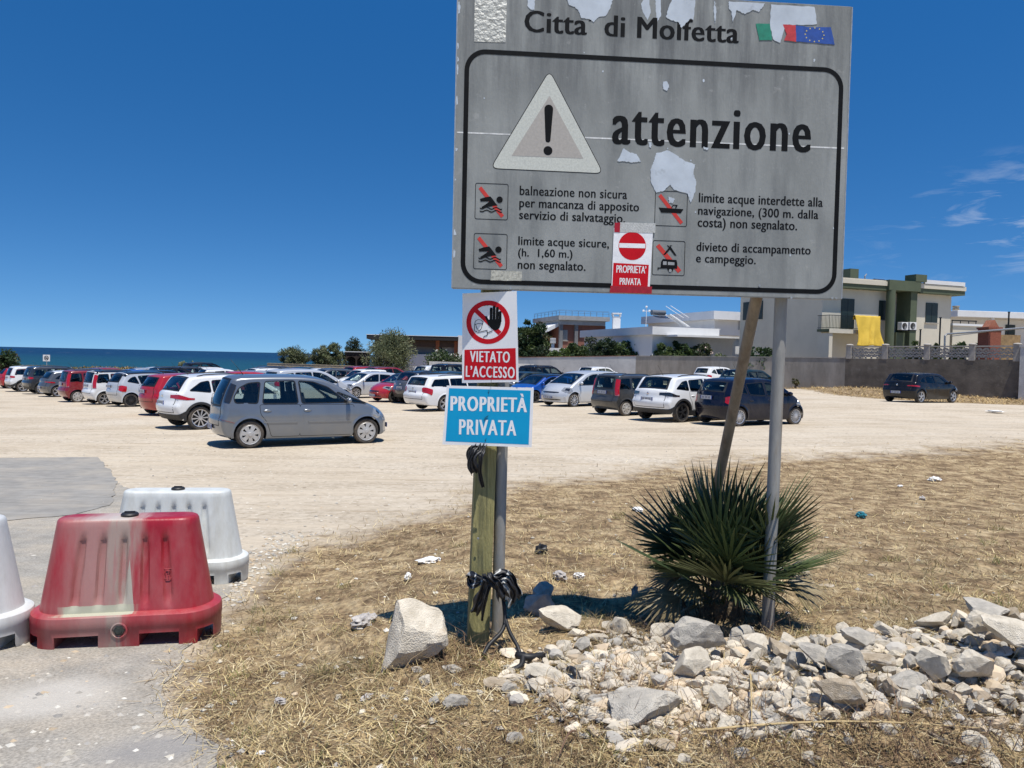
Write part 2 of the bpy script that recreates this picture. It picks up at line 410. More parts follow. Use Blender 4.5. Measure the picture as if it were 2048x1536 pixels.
    bp = N.new('ShaderNodeBump'); bp.inputs['Strength'].default_value = .7; bp.inputs['Distance'].default_value = .03; L.new(nz(14, 9, .72), bp.inputs['Height'])
    b2 = N.new('ShaderNodeBump'); b2.inputs['Strength'].default_value = .5; b2.inputs['Distance'].default_value = .08; L.new(nz(2.2, 5), b2.inputs['Height']); L.new(bp.outputs[0], b2.inputs['Normal'])
    L.new(b2.outputs[0], b.inputs['Normal']); return m
gcol = np.repeat(gm.reshape(-1, 1), 3, 1)
go = link('ground', fast_mesh('ground', V, F, gcol, ground_mat())); tag(go, kind='structure')
go.data.polygons.foreach_set('use_smooth', [True] * len(F))

def sheet(name, poly, lift, material, step=.18, jag=.05, seed=1):
    rr = random.Random(seed); P = []
    for i in range(len(poly)):
        a, b = Vector(poly[i]), Vector(poly[(i + 1) % len(poly)]); n = max(1, int((b - a).length / .12)); n = min(n, 60)
        nrm = Vector((-(b - a).y, (b - a).x)); nrm = nrm.normalized() if nrm.length > 0 else nrm
        for k in range(n):
            p = a.lerp(b, k / n); o_ = noise.noise((p.x * 2.3, p.y * 2.3, seed)) * jag * 2 + rr.uniform(-1, 1) * jag * .5
            P.append(tuple(p + nrm * o_))
    pts, tris = fill2d(P, step)
    mb = MB(); mb.add([(x, y, T(x, y) + lift) for x, y in pts], tris)
    return tag(mb.build(name, material, smooth=True, recalc=False), kind='structure')
def road_mat(name, dark, light, sandy, sandmix, streak=0, stain=None):
    m = mat(name, dark, rough=.9, col2=light, scale=5, bump=.5, bscale=120, dirt=sandy, dscale=1.1, dlow=sandmix[0], dhigh=sandmix[1], spec=.2, detail=9)
    N = m.node_tree.nodes; L = m.node_tree.links; b = N['Principled BSDF']; src = b.inputs['Base Color'].links[0].from_socket
    t = N.new('ShaderNodeTexCoord')
    n = N.new('ShaderNodeTexNoise'); n.inputs['Scale'].default_value = 70; n.inputs['Detail'].default_value = 4
    if streak:
        q = N.new('ShaderNodeMapping'); q.inputs['Scale'].default_value = (.05, 1, 1); q.inputs['Rotation'].default_value = (0, 0, radians(-6)); n.inputs['Scale'].default_value = 9
        L.new(t.outputs['Object'], q.inputs[0]); L.new(q.outputs[0], n.inputs['Vector'])
    else: L.new(t.outputs['Object'], n.inputs['Vector'])
    r_ = N.new('ShaderNodeMapRange'); r_.inputs['From Min'].default_value = .3; r_.inputs['From Max'].default_value = .7; r_.inputs['To Min'].default_value = .9 if streak else .72; r_.inputs['To Max'].default_value = 1.08 if streak else 1.22
    L.new(n.outputs['Fac'], r_.inputs['Value'])
    x = N.new('ShaderNodeVectorMath'); x.operation = 'SCALE'; L.new(src, x.inputs[0]); L.new(r_.outputs[0], x.inputs['Scale']); out = x.outputs[0]
    if stain:
        for (sx, sy, rx, ry, c) in stain:
            q = N.new('ShaderNodeMapping'); q.inputs['Location'].default_value = (-sx / rx, -sy / ry, 0); q.inputs['Scale'].default_value = (1 / rx, 1 / ry, 0); L.new(t.outputs['Object'], q.inputs[0])
            n3 = N.new('ShaderNodeTexNoise'); n3.inputs['Scale'].default_value = 3; n3.inputs['Detail'].default_value = 6; L.new(t.outputs['Object'], n3.inputs['Vector'])
            l = N.new('ShaderNodeVectorMath'); l.operation = 'LENGTH'; L.new(q.outputs[0], l.inputs[0])
            ad = N.new('ShaderNodeMath'); ad.operation = 'ADD'; L.new(l.outputs['Value'], ad.inputs[0]); L.new(n3.outputs['Fac'], ad.inputs[1])
            mr = N.new('ShaderNodeMapRange'); mr.inputs['From Min'].default_value = 1.5; mr.inputs['From Max'].default_value = .85; mr.inputs['To Max'].default_value = .72; L.new(ad.outputs[0], mr.inputs['Value'])
            mx_ = N.new('ShaderNodeMix'); mx_.data_type = 'RGBA'; mx_.inputs['B'].default_value = (*c, 1); L.new(mr.outputs[0], mx_.inputs['Factor']); L.new(out, mx_.inputs['A']); out = mx_.outputs['Result']
    L.new(out, b.inputs['Base Color']); return m
st1 = G(95, 1400); st2 = G(30, 1440)
ROAD = px_poly([(-1500, 2300), (440, 2300), (440, 1492), (400, 1462), (330, 1430), (345, 1350), (400, 1275), (450, 1200), (490, 1130), (470, 1075), (400, 1035), (310, 1000), (236, 966), (222, 1010), (-900, 1060)])
sheet('road', ROAD, .006, road_mat('worn_asphalt', (.295, .275, .24), (.385, .36, .315), (.45, .39, .305), (.44, .72),
      stain=[(st1.x, st1.y, .40, .34, (.52, .49, .435)), (G(330, 1500).x, G(330, 1500).y, .32, .2, (.27, .26, .25))]), seed=3)
PATCH = px_poly([(-1100, 921), (0, 917), (196, 915), (222, 945), (236, 968), (222, 1012), (150, 1030), (0, 1044), (-1100, 1075)])
sheet('road_patch', PATCH, .012, road_mat('smooth_asphalt', (.265, .252, .23), (.315, .302, .275), (.40, .355, .29), (.46, .8), streak=1), seed=5, jag=.03, step=.3)

sea_m = mat('sea_water', (.003, .026, .068), rough=.42, var=.25, scale=.02, spec=.22, stretch=(.3, 1, 1))
def _sea():
    N = sea_m.node_tree.nodes; L = sea_m.node_tree.links; b = N['Principled BSDF']; src = b.inputs['Base Color'].links[0].from_socket
    t = N.new('ShaderNodeTexCoord'); s = N.new('ShaderNodeSeparateXYZ'); L.new(t.outputs['Object'], s.inputs[0])
    r_ = N.new('ShaderNodeMapRange'); r_.inputs['From Min'].default_value = 700; r_.inputs['From Max'].default_value = 90; r_.interpolation_type = 'SMOOTHSTEP'; L.new(s.outputs['Y'], r_.inputs['Value'])
    x = N.new('ShaderNodeMix'); x.data_type = 'RGBA'; x.inputs['B'].default_value = (.008, .058, .075, 1); L.new(r_.outputs[0], x.inputs['Factor']); L.new(src, x.inputs['A'])
    q = N.new('ShaderNodeMapping'); q.inputs['Scale'].default_value = (.035, .011, 1); L.new(t.outputs['Object'], q.inputs[0])
    n = N.new('ShaderNodeTexNoise'); n.inputs['Scale'].default_value = 1; n.inputs['Detail'].default_value = 5; n.inputs['Roughness'].default_value = .66; L.new(q.outputs[0], n.inputs['Vector'])
    w = N.new('ShaderNodeMapRange'); w.inputs['From Min'].default_value = .695; w.inputs['From Max'].default_value = .74; L.new(n.outputs['Fac'], w.inputs['Value'])
    y = N.new('ShaderNodeMix'); y.data_type = 'RGBA'; y.inputs['B'].default_value = (.6, .65, .68, 1); L.new(w.outputs[0], y.inputs['Factor']); L.new(x.outputs['Result'], y.inputs['A'])
    L.new(y.outputs['Result'], b.inputs['Base Color'])
    q2 = N.new('ShaderNodeMapping'); q2.inputs['Scale'].default_value = (.25, .12, 1); L.new(t.outputs['Object'], q2.inputs[0])
    n2 = N.new('ShaderNodeTexNoise'); n2.inputs['Scale'].default_value = 1; n2.inputs['Detail'].default_value = 6; L.new(q2.outputs[0], n2.inputs['Vector'])
    u = N.new('ShaderNodeBump'); u.inputs['Strength'].default_value = 1; u.inputs['Distance'].default_value = 2.2; L.new(n2.outputs['Fac'], u.inputs['Height']); L.new(u.outputs[0], b.inputs['Normal'])
_sea()
mb = MB(); mb.add([(-30000, 60, -2.5), (30000, 60, -2.5), (30000, 40000, -2.5), (-30000, 40000, -2.5)], [(0, 1, 2, 3)])
tag(mb.build('sea', sea_m), kind='structure')

# ------------------------------------------------------------------ the big warning sign
BL = at(905, 575, 3.834); BR = at(1675, 598, 3.985)
BYAW = atan2(BR.y - BL.y, BR.x - BL.x)
class Panel:
    """local frame of a flat sign: origin at lower left, x right, z up, y away from the viewer"""
    def __init__(s, org, yaw): s.o = Vector(org); s.u = Vector((cos(yaw), sin(yaw), 0)); s.n = Vector((sin(yaw), -cos(yaw), 0)); s.yaw = yaw
    def __call__(s, px, py):
        r_ = ray(px, py); c = Vector((0, 0, CAMZ)); t = (s.o - c).dot(s.n) / r_.dot(s.n); p = c + r_ * t - s.o
        return (p.dot(s.u), p.z)
    def empty(s, name, label, cat, **k): return thing(name, label, cat, s.o, s.yaw, **k)
def text_px(mb, pan, zf, s, x0, x1, xm, yt, yb, y, bold, mi=0, space=1.0, tilt=False):
    ym = (yt + yb) / 2; u0 = pan(*zf(x0, ym))[0]; u1 = pan(*zf(x1, ym))[0]
    put_text(mb, s, u0, u1, pan(*zf(xm, yb))[1], pan(*zf(xm, yt))[1], y, bold, mi, space)
BP = Panel(BL, BYAW)
z6 = lambda X, Y: (900 + X / 2.477, Y / 2.477)
def BU(X, Y): return BP(*z6(X, Y))
BW = (BU(1985, 600)[0] + BU(1922, 1482)[0]) / 2
BH = BU(1992, 35)[1]
sign = BP.empty('warning_sign', "big weathered grey warning board on steel pipes reading attenzione", 'sign')
def board_mat():
    m = mat('weathered_board', (.235, .246, .238), rough=.7, col2=(.33, .342, .33), scale=2.0, stretch=(1.6, 1, .8), bump=.06, bscale=60, spec=.15, detail=9)
    N = m.node_tree.nodes; L = m.node_tree.links; b = N['Principled BSDF']; src = b.inputs['Base Color'].links[0].from_socket
    t = N.new('ShaderNodeTexCoord')
    def layer(inp, scale, st, lo, hi, col, k, zband=None):
        q = N.new('ShaderNodeMapping'); q.inputs['Scale'].default_value = st; L.new(t.outputs['Object'], q.inputs[0])
        n = N.new('ShaderNodeTexNoise'); n.inputs['Scale'].default_value = scale; n.inputs['Detail'].default_value = 8; n.inputs['Roughness'].default_value = .68; L.new(q.outputs[0], n.inputs['Vector'])
        r_ = N.new('ShaderNodeMapRange'); r_.inputs['From Min'].default_value = lo; r_.inputs['From Max'].default_value = hi; r_.inputs['To Max'].default_value = k; L.new(n.outputs['Fac'], r_.inputs['Value']); f = r_.outputs[0]
        if zband:
            s = N.new('ShaderNodeSeparateXYZ'); L.new(t.outputs['Object'], s.inputs[0])
            z = N.new('ShaderNodeMapRange'); z.interpolation_type = 'SMOOTHSTEP'; z.inputs['From Min'].default_value = zband[0]; z.inputs['From Max'].default_value = zband[1]; L.new(s.outputs['Z'], z.inputs['Value'])
            mu = N.new('ShaderNodeMath'); mu.operation = 'MULTIPLY'; L.new(f, mu.inputs[0]); L.new(z.outputs[0], mu.inputs[1]); f = mu.outputs[0]
        x = N.new('ShaderNodeMix'); x.data_type = 'RGBA'; x.inputs['B'].default_value = (*col, 1); L.new(f, x.inputs['Factor']); L.new(inp, x.inputs['A']); return x.outputs['Result']
    o = layer(src, 2.2, (3.6, 1, .6), .48, .76, (.12, .13, .135), .7)
    o = layer(o, 1.6, (5, 1, .5), .42, .66, (.09, .095, .10), .8, (.80, 1.2))
    o = layer(o, 30, (1, 1, 1), .64, .78, (.5, .51, .5), .25)
    o = layer(o, 5, (3, 1, 3), .6, .75, (.46, .46, .44), .5)
    L.new(o, b.inputs['Base Color']); return m
alu = mat('dull_aluminium', (.36, .37, .37), rough=.5, metal=.5, var=.25, scale=20)
black = mat('black_film', (.006, .0065, .007), rough=.6, var=.3, scale=30, spec=.12)
mb = MB(); mb.box(0, BW, 0, .004, 0, BH); mb.build('panel', board_mat(), sign)
mb = MB()                                                     # folded rim behind the sheet
for a in ((0, BW, .0045, .035, -.004, .004), (0, BW, .0045, .035, BH - .004, BH + .004), (-.006, 0, -.001, .035, 0, BH), (BW, BW + .006, -.001, .035, 0, BH)): mb.box(*a)
for zz in (.22, .74, 1.26): mb.box(.05, BW - .05, .0045, .03, zz - .02, zz + .02)
mb.build('rim', alu, sign)
def ring(mb, po, pi_, y0, y1, mi=0):
    n = len(po); vs = [(p[0], y, p[1]) for y in (y0, y1) for P in (po, pi_) for p in P]
    fs = []
    for i in range(n):
        j = (i + 1) % n; fs += [(i, j, n + j, n + i), (2 * n + i, 3 * n + i, 3 * n + j, 2 * n + j), (i, 2 * n + i, 2 * n + j, j), (n + i, n + j, 3 * n + j, 3 * n + i)]
    mb.add(vs, fs, mi)
def inset(poly, d):
    c = Vector((sum(p[0] for p in poly), sum(p[1] for p in poly))) / len(poly); out = []; n = len(poly); ar = sum(poly[i][0] * poly[(i + 1) % n][1] - poly[(i + 1) % n][0] * poly[i][1] for i in range(n)); sg = 1 if ar > 0 else -1
    for i in range(n):
        e = Vector(poly[(i + 1) % n]) - Vector(poly[i - 1]); e.normalize(); out.append((poly[i][0] - e.y * d * sg, poly[i][1] + e.x * d * sg))
    return out
bx = [BU(40, 1420), BU(1912, 1478), BU(1962, 322), BU(60, 236)]
bx0 = (bx[0][0] + bx[3][0]) / 2 + .012; bx1 = (bx[1][0] + bx[2][0]) / 2 - .006; bz0 = (bx[0][1] + bx[1][1]) / 2 + .018; bz1 = (bx[2][1] + bx[3][1]) / 2 - .01
fo = rrect(bx0, bz0, bx1, bz1, .105, 10)
mb = MB(); ring(mb, fo, inset(fo, .023), -.0012, .002); mb.build('border_line', black, sign)
text_m = black
mb = MB()
def line(s, x0, x1, xm, yt, yb, bold, y=-.0008, space=1.0): text_px(mb, BP, z6, s, x0, x1, xm, yt, yb, y, bold, 0, space)
line("Citta’ di Molfetta", 368, 1432, 900, 80, 187, .062, space=1.06)
mb.build('heading', text_m, sign); mb = MB()
line("attenzione", 803, 1790, 1300, 540, 736, .054, space=1.14)
mb.build('warning_word', text_m, sign); mb = MB()
for a in (("balneazione non sicura", 345, 878, 610, 930, 976), ("per mancanza di apposito", 343, 937, 640, 992, 1051), ("servizio di salvataggio.", 342, 868, 605, 1050, 1109),
          ("limite acque sicure,", 338, 788, 563, 1178, 1234), ("(h.  1,60 m.)", 337, 607, 470, 1234, 1286), ("non segnalato.", 335, 672, 500, 1292, 1351),
          ("limite acque interdette alla", 1232, 1847, 1540, 967, 1028), ("navigazione, (300 m. dalla", 1228, 1825, 1525, 1030, 1088), ("costa) non segnalato.", 1226, 1720, 1470, 1085, 1147),
          ("divieto di accampamento", 1220, 1787, 1500, 1208, 1266), ("e campeggio.", 1218, 1515, 1365, 1264, 1318)):
    line(*a, .034, space=1.04)
    if a[0][-1] == '.' : mb.build('notice_text', text_m, sign); mb = MB()
# triangle
cream = mat('cream_reflective', (.55, .56, .50), rough=.5, var=.14, scale=120, spec=.4)
beige = mat('faded_beige', (.40, .37, .33), rough=.55, var=.1, scale=90)
def Bp(l): return [BU(*p) for p in l]
mb = MB(); tri = round_poly(Bp([(493, 345), (197, 836), (762, 862)]), .045, 6); mb.prism(tri, -.0008, .002)
tb = mb.build('warning_triangle', black, sign)
mb = MB(); mb.prism(inset(tri, .0035), -.0014, .001); mb.build('triangle_face', cream, tb)
mb = MB(); mb.prism(Bp([(493, 475), (305, 772), (660, 785)]), -.0020, .001); mb.build('triangle_centre', beige, tb)
mb = MB(); e0, e1 = BU(489, 541), BU(485, 694); mb.prism(capsule(e1, e0, .0125, 8, .022), -.0026, .001); c = BU(485, 747); mb.prism(circ(c[0], c[1], .0225, 24), -.0026, .001)
mb.build('exclamation_mark', black, tb)
# pictograms
redf = mat('red_film', (.55, .035, .022), rough=.5, var=.1, scale=40)
def picto(x0, y0, x1, y1, kind):
    a, b = BU(x0, y1), BU(x1, y0); q = rrect(a[0], a[1], b[0], b[1], .010, 5); m_ = MB(); ring(m_, q, inset(q, .0028), -.0008, .002)
    w = b[0] - a[0]; P = lambda l: [(a[0] + u * w, a[1] + v * (b[1] - a[1])) for u, v in l]
    bar = P([(.10, .84), (.18, .91), (.88, .13), (.80, .06)]) if kind != 'tent' else P([(.1, .82), (.2, .9), (.9, .16), (.8, .08)])
    d = MB(); d.prism(bar, -.0009, .001)
    if kind == 'swim':
        m_.prism(P([(.15, .56), (.17, .49), (.44, .50), (.30, .40), (.20, .34), (.22, .31), (.38, .34), (.5, .37), (.68, .40), (.62, .46), (.52, .58), (.46, .64), (.3, .61)]), -.0014, .001)
        c_ = P([(.74, .56)])[0]; m_.prism(circ(c_[0], c_[1], w * .095, 20), -.0015, .001)
        for k, zc in enumerate((.30, .22)):
            top = [(u, zc + .025 * sin(u * 22) + .03) for u in np.linspace(.15, .82, 24)]; bot = [(u, zc + .025 * sin(u * 22)) for u in np.linspace(.82, .15, 24)]
            m_.prism(P(top + bot), -.0013 - .0001 * k, .001)
    elif kind == 'boat':
        m_.prism(P([(.12, .52), (.88, .5), (.80, .38), (.2, .38)]), -.0014, .001)
        m_.prism(P([(.5, .53), (.56, .62), (.70, .61), (.66, .52), (.62, .52), (.65, .59), (.57, .595), (.53, .53)]), -.0013, .001)
    else:
        m_.prism(P([(.52, .86), (.56, .82), (.74, .58), (.68, .58), (.53, .75), (.39, .59), (.33, .59), (.50, .80), (.44, .86), (.47, .87), (.52, .81), (.57, .87), (.60, .86)]), -.0014, .001)
        m_.prism(P([(.32, .47), (.74, .45), (.77, .36), (.77, .2), (.66, .2), (.63, .12), (.5, .12), (.46, .2), (.2, .19), (.2, .15), (.17, .15), (.17, .22), (.26, .22), (.27, .38)]), -.0014, .001)
        g_ = MB(); g_.prism(P([(.33, .40), (.44, .40), (.44, .3), (.33, .3)]), -.0019, .001); g_.prism(P([(.48, .39), (.68, .38), (.68, .3), (.48, .3)]), -.0019, .001); cc = P([(.56, .14)])[0]; g_.prism(circ(cc[0], cc[1], w * .045, 16), -.0019, .001)
    o = m_.build('pictogram', black, sign); d.build('red_bar', redf, o)
    if kind == 'tent': g_.build('caravan_window', mat('board_grey', (.3, .31, .31)), o)
picto(122, 912, 290, 1085, 'swim'); picto(115, 1160, 285, 1332, 'swim'); picto(1012, 950, 1178, 1118, 'boat'); picto(1000, 1195, 1166, 1362, 'tent')
mb = MB(); mb.prism(Bp([(34, 652), (1952, 731), (1952, 738), (34, 659)]), -.0006, .001); mb.build('panel_joint', mat('joint_white', (.62, .62, .6), var=.3, scale=40), sign)
# peeled film, showing the paler sheet beneath
peel = mat('bare_sheet', (.50, .55, .60), rough=.5, var=.14, scale=8, dirt=(.25, .27, .28), dscale=14, dlow=.6, dhigh=.8)
def ragged(poly, amp, seed, n=5):
    out = []; rr = random.Random(seed)
    for i in range(len(poly)):
        a, b = Vector(poly[i]), Vector(poly[(i + 1) % len(poly)])
        for k in range(n): out.append(tuple(a.lerp(b, k / n) + Vector((rr.uniform(-1, 1), rr.uniform(-1, 1))) * amp * (1 if k else .3)))
    return out
PE = [[(385, -15), (420, -15), (418, 50), (400, 48), (383, 30)], [(575, -15), (808, -15), (795, 40), (770, 80), (735, 85), (712, 110), (690, 95), (650, 90), (640, 60), (620, 35), (590, 25)],
      [(965, -10), (985, -10), (995, 60), (978, 100), (955, 60), (945, 20)], [(1018, -5), (1043, -5), (1045, 80), (1025, 108), (1018, 50)],
      [(1100, -8), (1215, 2), (1205, 100), (1190, 92), (1180, 104), (1146, 138), (1132, 112), (1088, 96), (1070, 84), (1080, 50)], [(1310, 5), (1320, 60), (1312, 120), (1306, 60)],
      [(1380, 8), (1560, 18), (1530, 60), (1500, 50), (1460, 70), (1420, 50), (1400, 110), (1395, 60), (1380, 40)], [(1590, 22), (1805, 35), (1818, 120), (1740, 125), (1660, 122), (1635, 215), (1600, 195), (1585, 130)],
      [(1020, 760), (1080, 745), (1115, 765), (1165, 800), (1215, 815), (1205, 860), (1220, 900), (1215, 950), (1190, 1005), (1178, 960), (1110, 940), (1090, 915), (1060, 945), (1020, 955), (995, 900), (992, 840), (1010, 800)],
      [(860, 735), (890, 755), (925, 765), (945, 800), (905, 805), (860, 800), (828, 800)], [(1055, 405), (1075, 403), (1085, 430), (1075, 452), (1055, 440)], [(1080, 975), (1112, 985), (1105, 1008), (1085, 1005)], [(985, 705), (1000, 708), (996, 732), (986, 728)], [(1255, 728), (1280, 732), (1276, 744), (1258, 740)]]
mb = MB()
for k, p in enumerate(PE):
    mb = MB(); mb.prism(ragged(Bp(p), .0022, k, 7), -.0006 if k in (2, 3) else -.0018 - .00003 * k, .001); mb.build('peeled_patch', peel, sign)
mb = MB()
rr = random.Random(4)
for k in range(26):
    x, z = rr.uniform(.05, BW - .05), rr.uniform(.1, BH - .05); s = rr.uniform(.002, .006); mb.prism(ragged(circ(x, z, s, 5, s * 1.6), .002, k, 2), -.0005 - .00001 * k, .001)
for k in range(13):                                          # chipped left edge
    z = rr.uniform(.1, BH - .1); h = rr.uniform(.01, .05); mb.prism(ragged([(.001, z), (rr.uniform(.006, .016), z + .004), (rr.uniform(.004, .012), z + h), (.001, z + h)], .002, k, 3), -.0004 - .00001 * k, .001)
mb.build('paint_chips', peel, sign)
mb = MB(); mb.prism(ragged(Bp([(123, -20), (282, -14), (275, 210), (120, 206)]), .001, 2, 4), -.0015, .001); st_ = mb.build('old_sticker', mat('cream_sticker', (.5, .5, .45), rough=.4, var=.22, scale=60, bump=.8, bscale=45), sign)
mb = MB(); mb.prism(ragged(Bp([(205, 1338), (355, 1346), (355, 1392), (200, 1388)]), .0015, 3, 4), -.0013, .001); mb.build('torn_label', mat('torn_label', (.46, .45, .38), var=.3, scale=80, dirt=(.12, .12, .1), dscale=60), sign)
fl = [('flag_green', (.01, .21, .13), [(1515, 118), (1585, 118), (1595, 200), (1532, 200)], -.0020), ('flag_red', (.5, .035, .04), [(1648, 122), (1712, 125), (1714, 208), (1655, 200), (1668, 170)], -.0024), ('flag_blue', (.015, .07, .32), [(1712, 127), (1790, 136), (1885, 135), (1896, 180), (1905, 222), (1800, 212), (1714, 206)], -.0022)]
for nm, c, p, y in fl:
    mb = MB(); mb.prism(ragged(Bp(p), .0012, 9, 4), y, .001); f_ = mb.build('flag_panel', mat(nm, c, var=.2, scale=30), sign)
mb = MB(); c = BU(1805, 173)
for k in range(12):
    a = 2 * pi * k / 12; x, z = c[0] + .049 * cos(a), c[1] + .034 * sin(a); mb.prism([(x + (.0050 if j % 2 == 0 else .0022) * sin(pi * j / 5), z + (.0050 if j % 2 == 0 else .0022) * cos(pi * j / 5)) for j in range(10)], -.0027, .001)
mb.build('star_ring', mat('star_yellow', (.62, .52, .16), var=.1), f_)
mb = MB()
for x, y in ((1532, 1416), (1690, 1475), (1892, 1478), (1912, 1478), (300, 1428)): c = BU(x, y); mb = MB(); mb.prism(circ(c[0], c[1], .006, 14), -.004, .001); mb.build('bolt', alu, sign)
steel = mat('galvanised_steel', (.25, .245, .23), rough=.65, metal=.0, col2=(.34, .33, .30), scale=7, stretch=(3, 3, .6), bump=.12, bscale=80, dirt=(.25, .19, .12), dscale=5, dlow=.52, dhigh=.75)
brown_steel = mat('rusty_steel', (.24, .20, .15), rough=.7, metal=.15, col2=(.33, .27, .20), scale=8, stretch=(3, 3, .6), bump=.15, bscale=80, dirt=(.17, .12, .08), dscale=5)
inv = (Matrix.Translation(BL) @ Matrix.Rotation(BYAW, 4, 'Z')).inverted()
def world_tube(name, p0, p1, r_, m_, n=20):
    mb = MB(); pts = [p0.lerp(p1, k / 8) for k in range(9)]; mb.tube([inv @ p for p in pts], r_, n); return mb.build(name, m_, sign, smooth=50)
pb = at(1534, 1280, 4.085); pt = at(1562, 600, 4.055); world_tube('pole', pb, pb + (pt - pb) * ((BL.z + BH - .06 - pb.z) / (pt.z - pb.z)), .0325, steel)
pb = at(994, 1285, 3.985); pt = at(1003.5, 900, 3.975); world_tube('pole', pb, pb + (pt - pb) * ((BL.z + BH - .06 - pb.z) / (pt.z - pb.z)), .031, steel)
pb = at(1432, 985, 4.95); pt = at(1512, 600, 4.12); world_tube('brace', pb + (pb - pt) * .55, pt + (pt - pb) * .12, .0315, brown_steel)
# taped paper notice
zp = BP.o + BP.u * 0 + BP.n * .006
NP = Panel(zp, BYAW); n6 = lambda l: [NP(*z6(*p)) for p in l]
notice = NP.empty('taped_notice', "white paper no-entry notice taped to the lower edge of the grey board", 'notice')
white = mat('white_film', (.80, .80, .80), spec=.2, rough=.45, var=.04, scale=5)
paper = mat('white_paper', (.80, .80, .81), rough=.6, var=.03, scale=9, bump=.25, bscale=9)
redp = mat('red_print', (.54, .008, .016), spec=.15, rough=.45, var=.08, scale=20)
mb = MB(); mb.prism(n6([(812, 1128), (1006, 1140), (990, 1420), (800, 1415)]), 0, .002); mb.build('paper', paper, notice)
c = NP(*z6(903, 1219)); rd = NP(*z6(971, 1219))[0] - c[0]
mb = MB(); mb.prism(circ(c[0], c[1], rd, 40), -.0006, .001); d_ = mb.build('red_disc', redp, notice)
mb = MB(); mb.prism(n6([(838, 1204), (968, 1208), (967, 1230), (838, 1227)]), -.0011, .001); mb.build('white_bar', paper, d_)
mb = MB(); mb.prism(n6([(810, 1302), (985, 1312), (979, 1424), (804, 1420)]), -.0006, .001); b_ = mb.build('red_box', redp, notice)
mb = MB(); text_px(mb, NP, z6, "PROPRIETA’", 824, 972, 898, 1316, 1353, -.0011, .04); text_px(mb, NP, z6, "PRIVATA", 840, 946, 893, 1378, 1412, -.0011, .04); mb.build('lettering', white, b_)
mb = MB(); mb.prism(ragged(n6([(795, 1416), (1001, 1420), (998, 1455), (792, 1450)]), .001, 1, 3), -.0016, .001); mb.build('red_tape', mat('red_tape', (.36, .012, .015), rough=.25, var=.2, scale=30), notice); mb = MB(); mb.prism(ragged(n6([(816, 1103), (843, 1103), (841, 1152), (814, 1150)]), .001, 2, 3), -.0016, .001)
mb.build('red_tape', mat('red_tape', (.36, .012, .015), rough=.25, var=.2, scale=30), notice)
mb = MB(); mb.prism(ragged(n6([(842, 1101), (1019, 1106), (1016, 1154), (840, 1150)]), .0008, 3, 3), -.0012, .001); mb.build('mesh_tape', mat('mesh_tape', (.50, .50, .47), rough=.35, var=.3, scale=140), notice)

# ------------------------------------------------------------------ left post and the two signs nailed on it
wood = mat('green_wood', (.235, .21, .075), rough=.75, col2=(.40, .355, .15), scale=10, stretch=(9, 9, .35), bump=.5, bscale=60, dirt=(.10, .10, .05), dscale=3, dlow=.5, dhigh=.72)
w0 = at(956, 1318, 3.87); w1 = at(986, 570, 3.985)
post = thing('wooden_post', "square greenish timber post carrying two small property signs", 'post', w0, BYAW + radians(3))
d = (w1 - w0); mb = MB(); hw = .054
rows = []
for k in range(13):
    t = -.04 + 1.12 * k / 12; c = Matrix.Rotation(-(BYAW + radians(3)), 3, 'Z') @ (d * t)
    rows.append([(c.x + sx * hw, c.y + sy * hw + hw, c.z) for sx, sy in ((-1, -1), (1, -1), (1, 1), (-1, 1))])
mb.grid(rows, closed=True); mb.f += [(3, 2, 1, 0), (48, 49, 50, 51)]; mb.m += [0, 0]; mb.build('timber', wood, post, bevel=.006)
mb = MB()
for z_ in (.62, .93, 1.25): mb.lathe([(0, 0), (.006, 0), (.006, .004), (0, .005)], 8, fn=lambda v: Vector((v.x - .02 + .12 * z_ * .1, -v.z - .001, v.y + z_)))
mb.build('nail', alu, post)
VP = Panel(at(924, 766, 3.925), radians(-17))
za = lambda X, Y: (720 + X / 4.267, 600 + Y / 4.267); idp = lambda x, y: (x, y)
van = VP.empty('prohibition_sign', "white and red sign with raised black hand reading vietato l'accesso", 'sign')
mb = MB(); q = [VP(*p) for p in ((924, 766), (1037, 764), (1033, 582), (925, 587))]; mb.prism(q, 0, .004); mb.build('panel', white, van)
c = VP(*za(1092, 190)); R1 = (VP(*za(1278, 190))[0] - VP(*za(906, 190))[0]) / 2; R2 = R1 * .775
rsc = (VP(*za(1092, 4))[1] - VP(*za(1092, 376))[1]) / 2 / R1
mb = MB(); ring(mb, circ(c[0], c[1], R1, 48, R1 * rsc), circ(c[0], c[1], R2, 48, R2 * rsc), -.0006, .001)
a, b = VP(*za(985, 85)), VP(*za(1195, 285)); dv = (Vector(b) - Vector(a)).normalized(); nv = Vector((-dv.y, dv.x)) * .0115
mb.prism([tuple(Vector(a) + nv), tuple(Vector(b) + nv), tuple(Vector(b) - nv), tuple(Vector(a) - nv)], -.0007, .001)
mb.build('red_ring', redp, van)
mb = MB(); hp = lambda *l: [VP(*za(*p)) for p in l]; px_ = .0028 / 4.267 * .9
k_ = (VP(*za(1280, 190))[0] - VP(*za(900, 190))[0]) / 380
pc = VP(*za(1150, 195)); mb.prism(round_poly(hp((1100, 165), (1203, 165), (1203, 205), (1190, 240), (1160, 262), (1125, 248), (1098, 215), (1085, 190)), .006), -.0012, .001)
for i, (x, y) in enumerate(((1120, 68), (1146, 52), (1173, 62), (1196, 98))):
    bb = VP(*za(1118 + i * 26, 180)); mb.prism(capsule(bb, VP(*za(x, y + 8)), k_ * 11.5, 7), -.0013 - .0001 * i, .001)
mb.prism(capsule(VP(*za(1112, 215)), VP(*za(1076, 146)), k_ * 12, 7, k_ * 8), -.0018, .001)
mb.build('black_hand', black, van)
mb = MB()
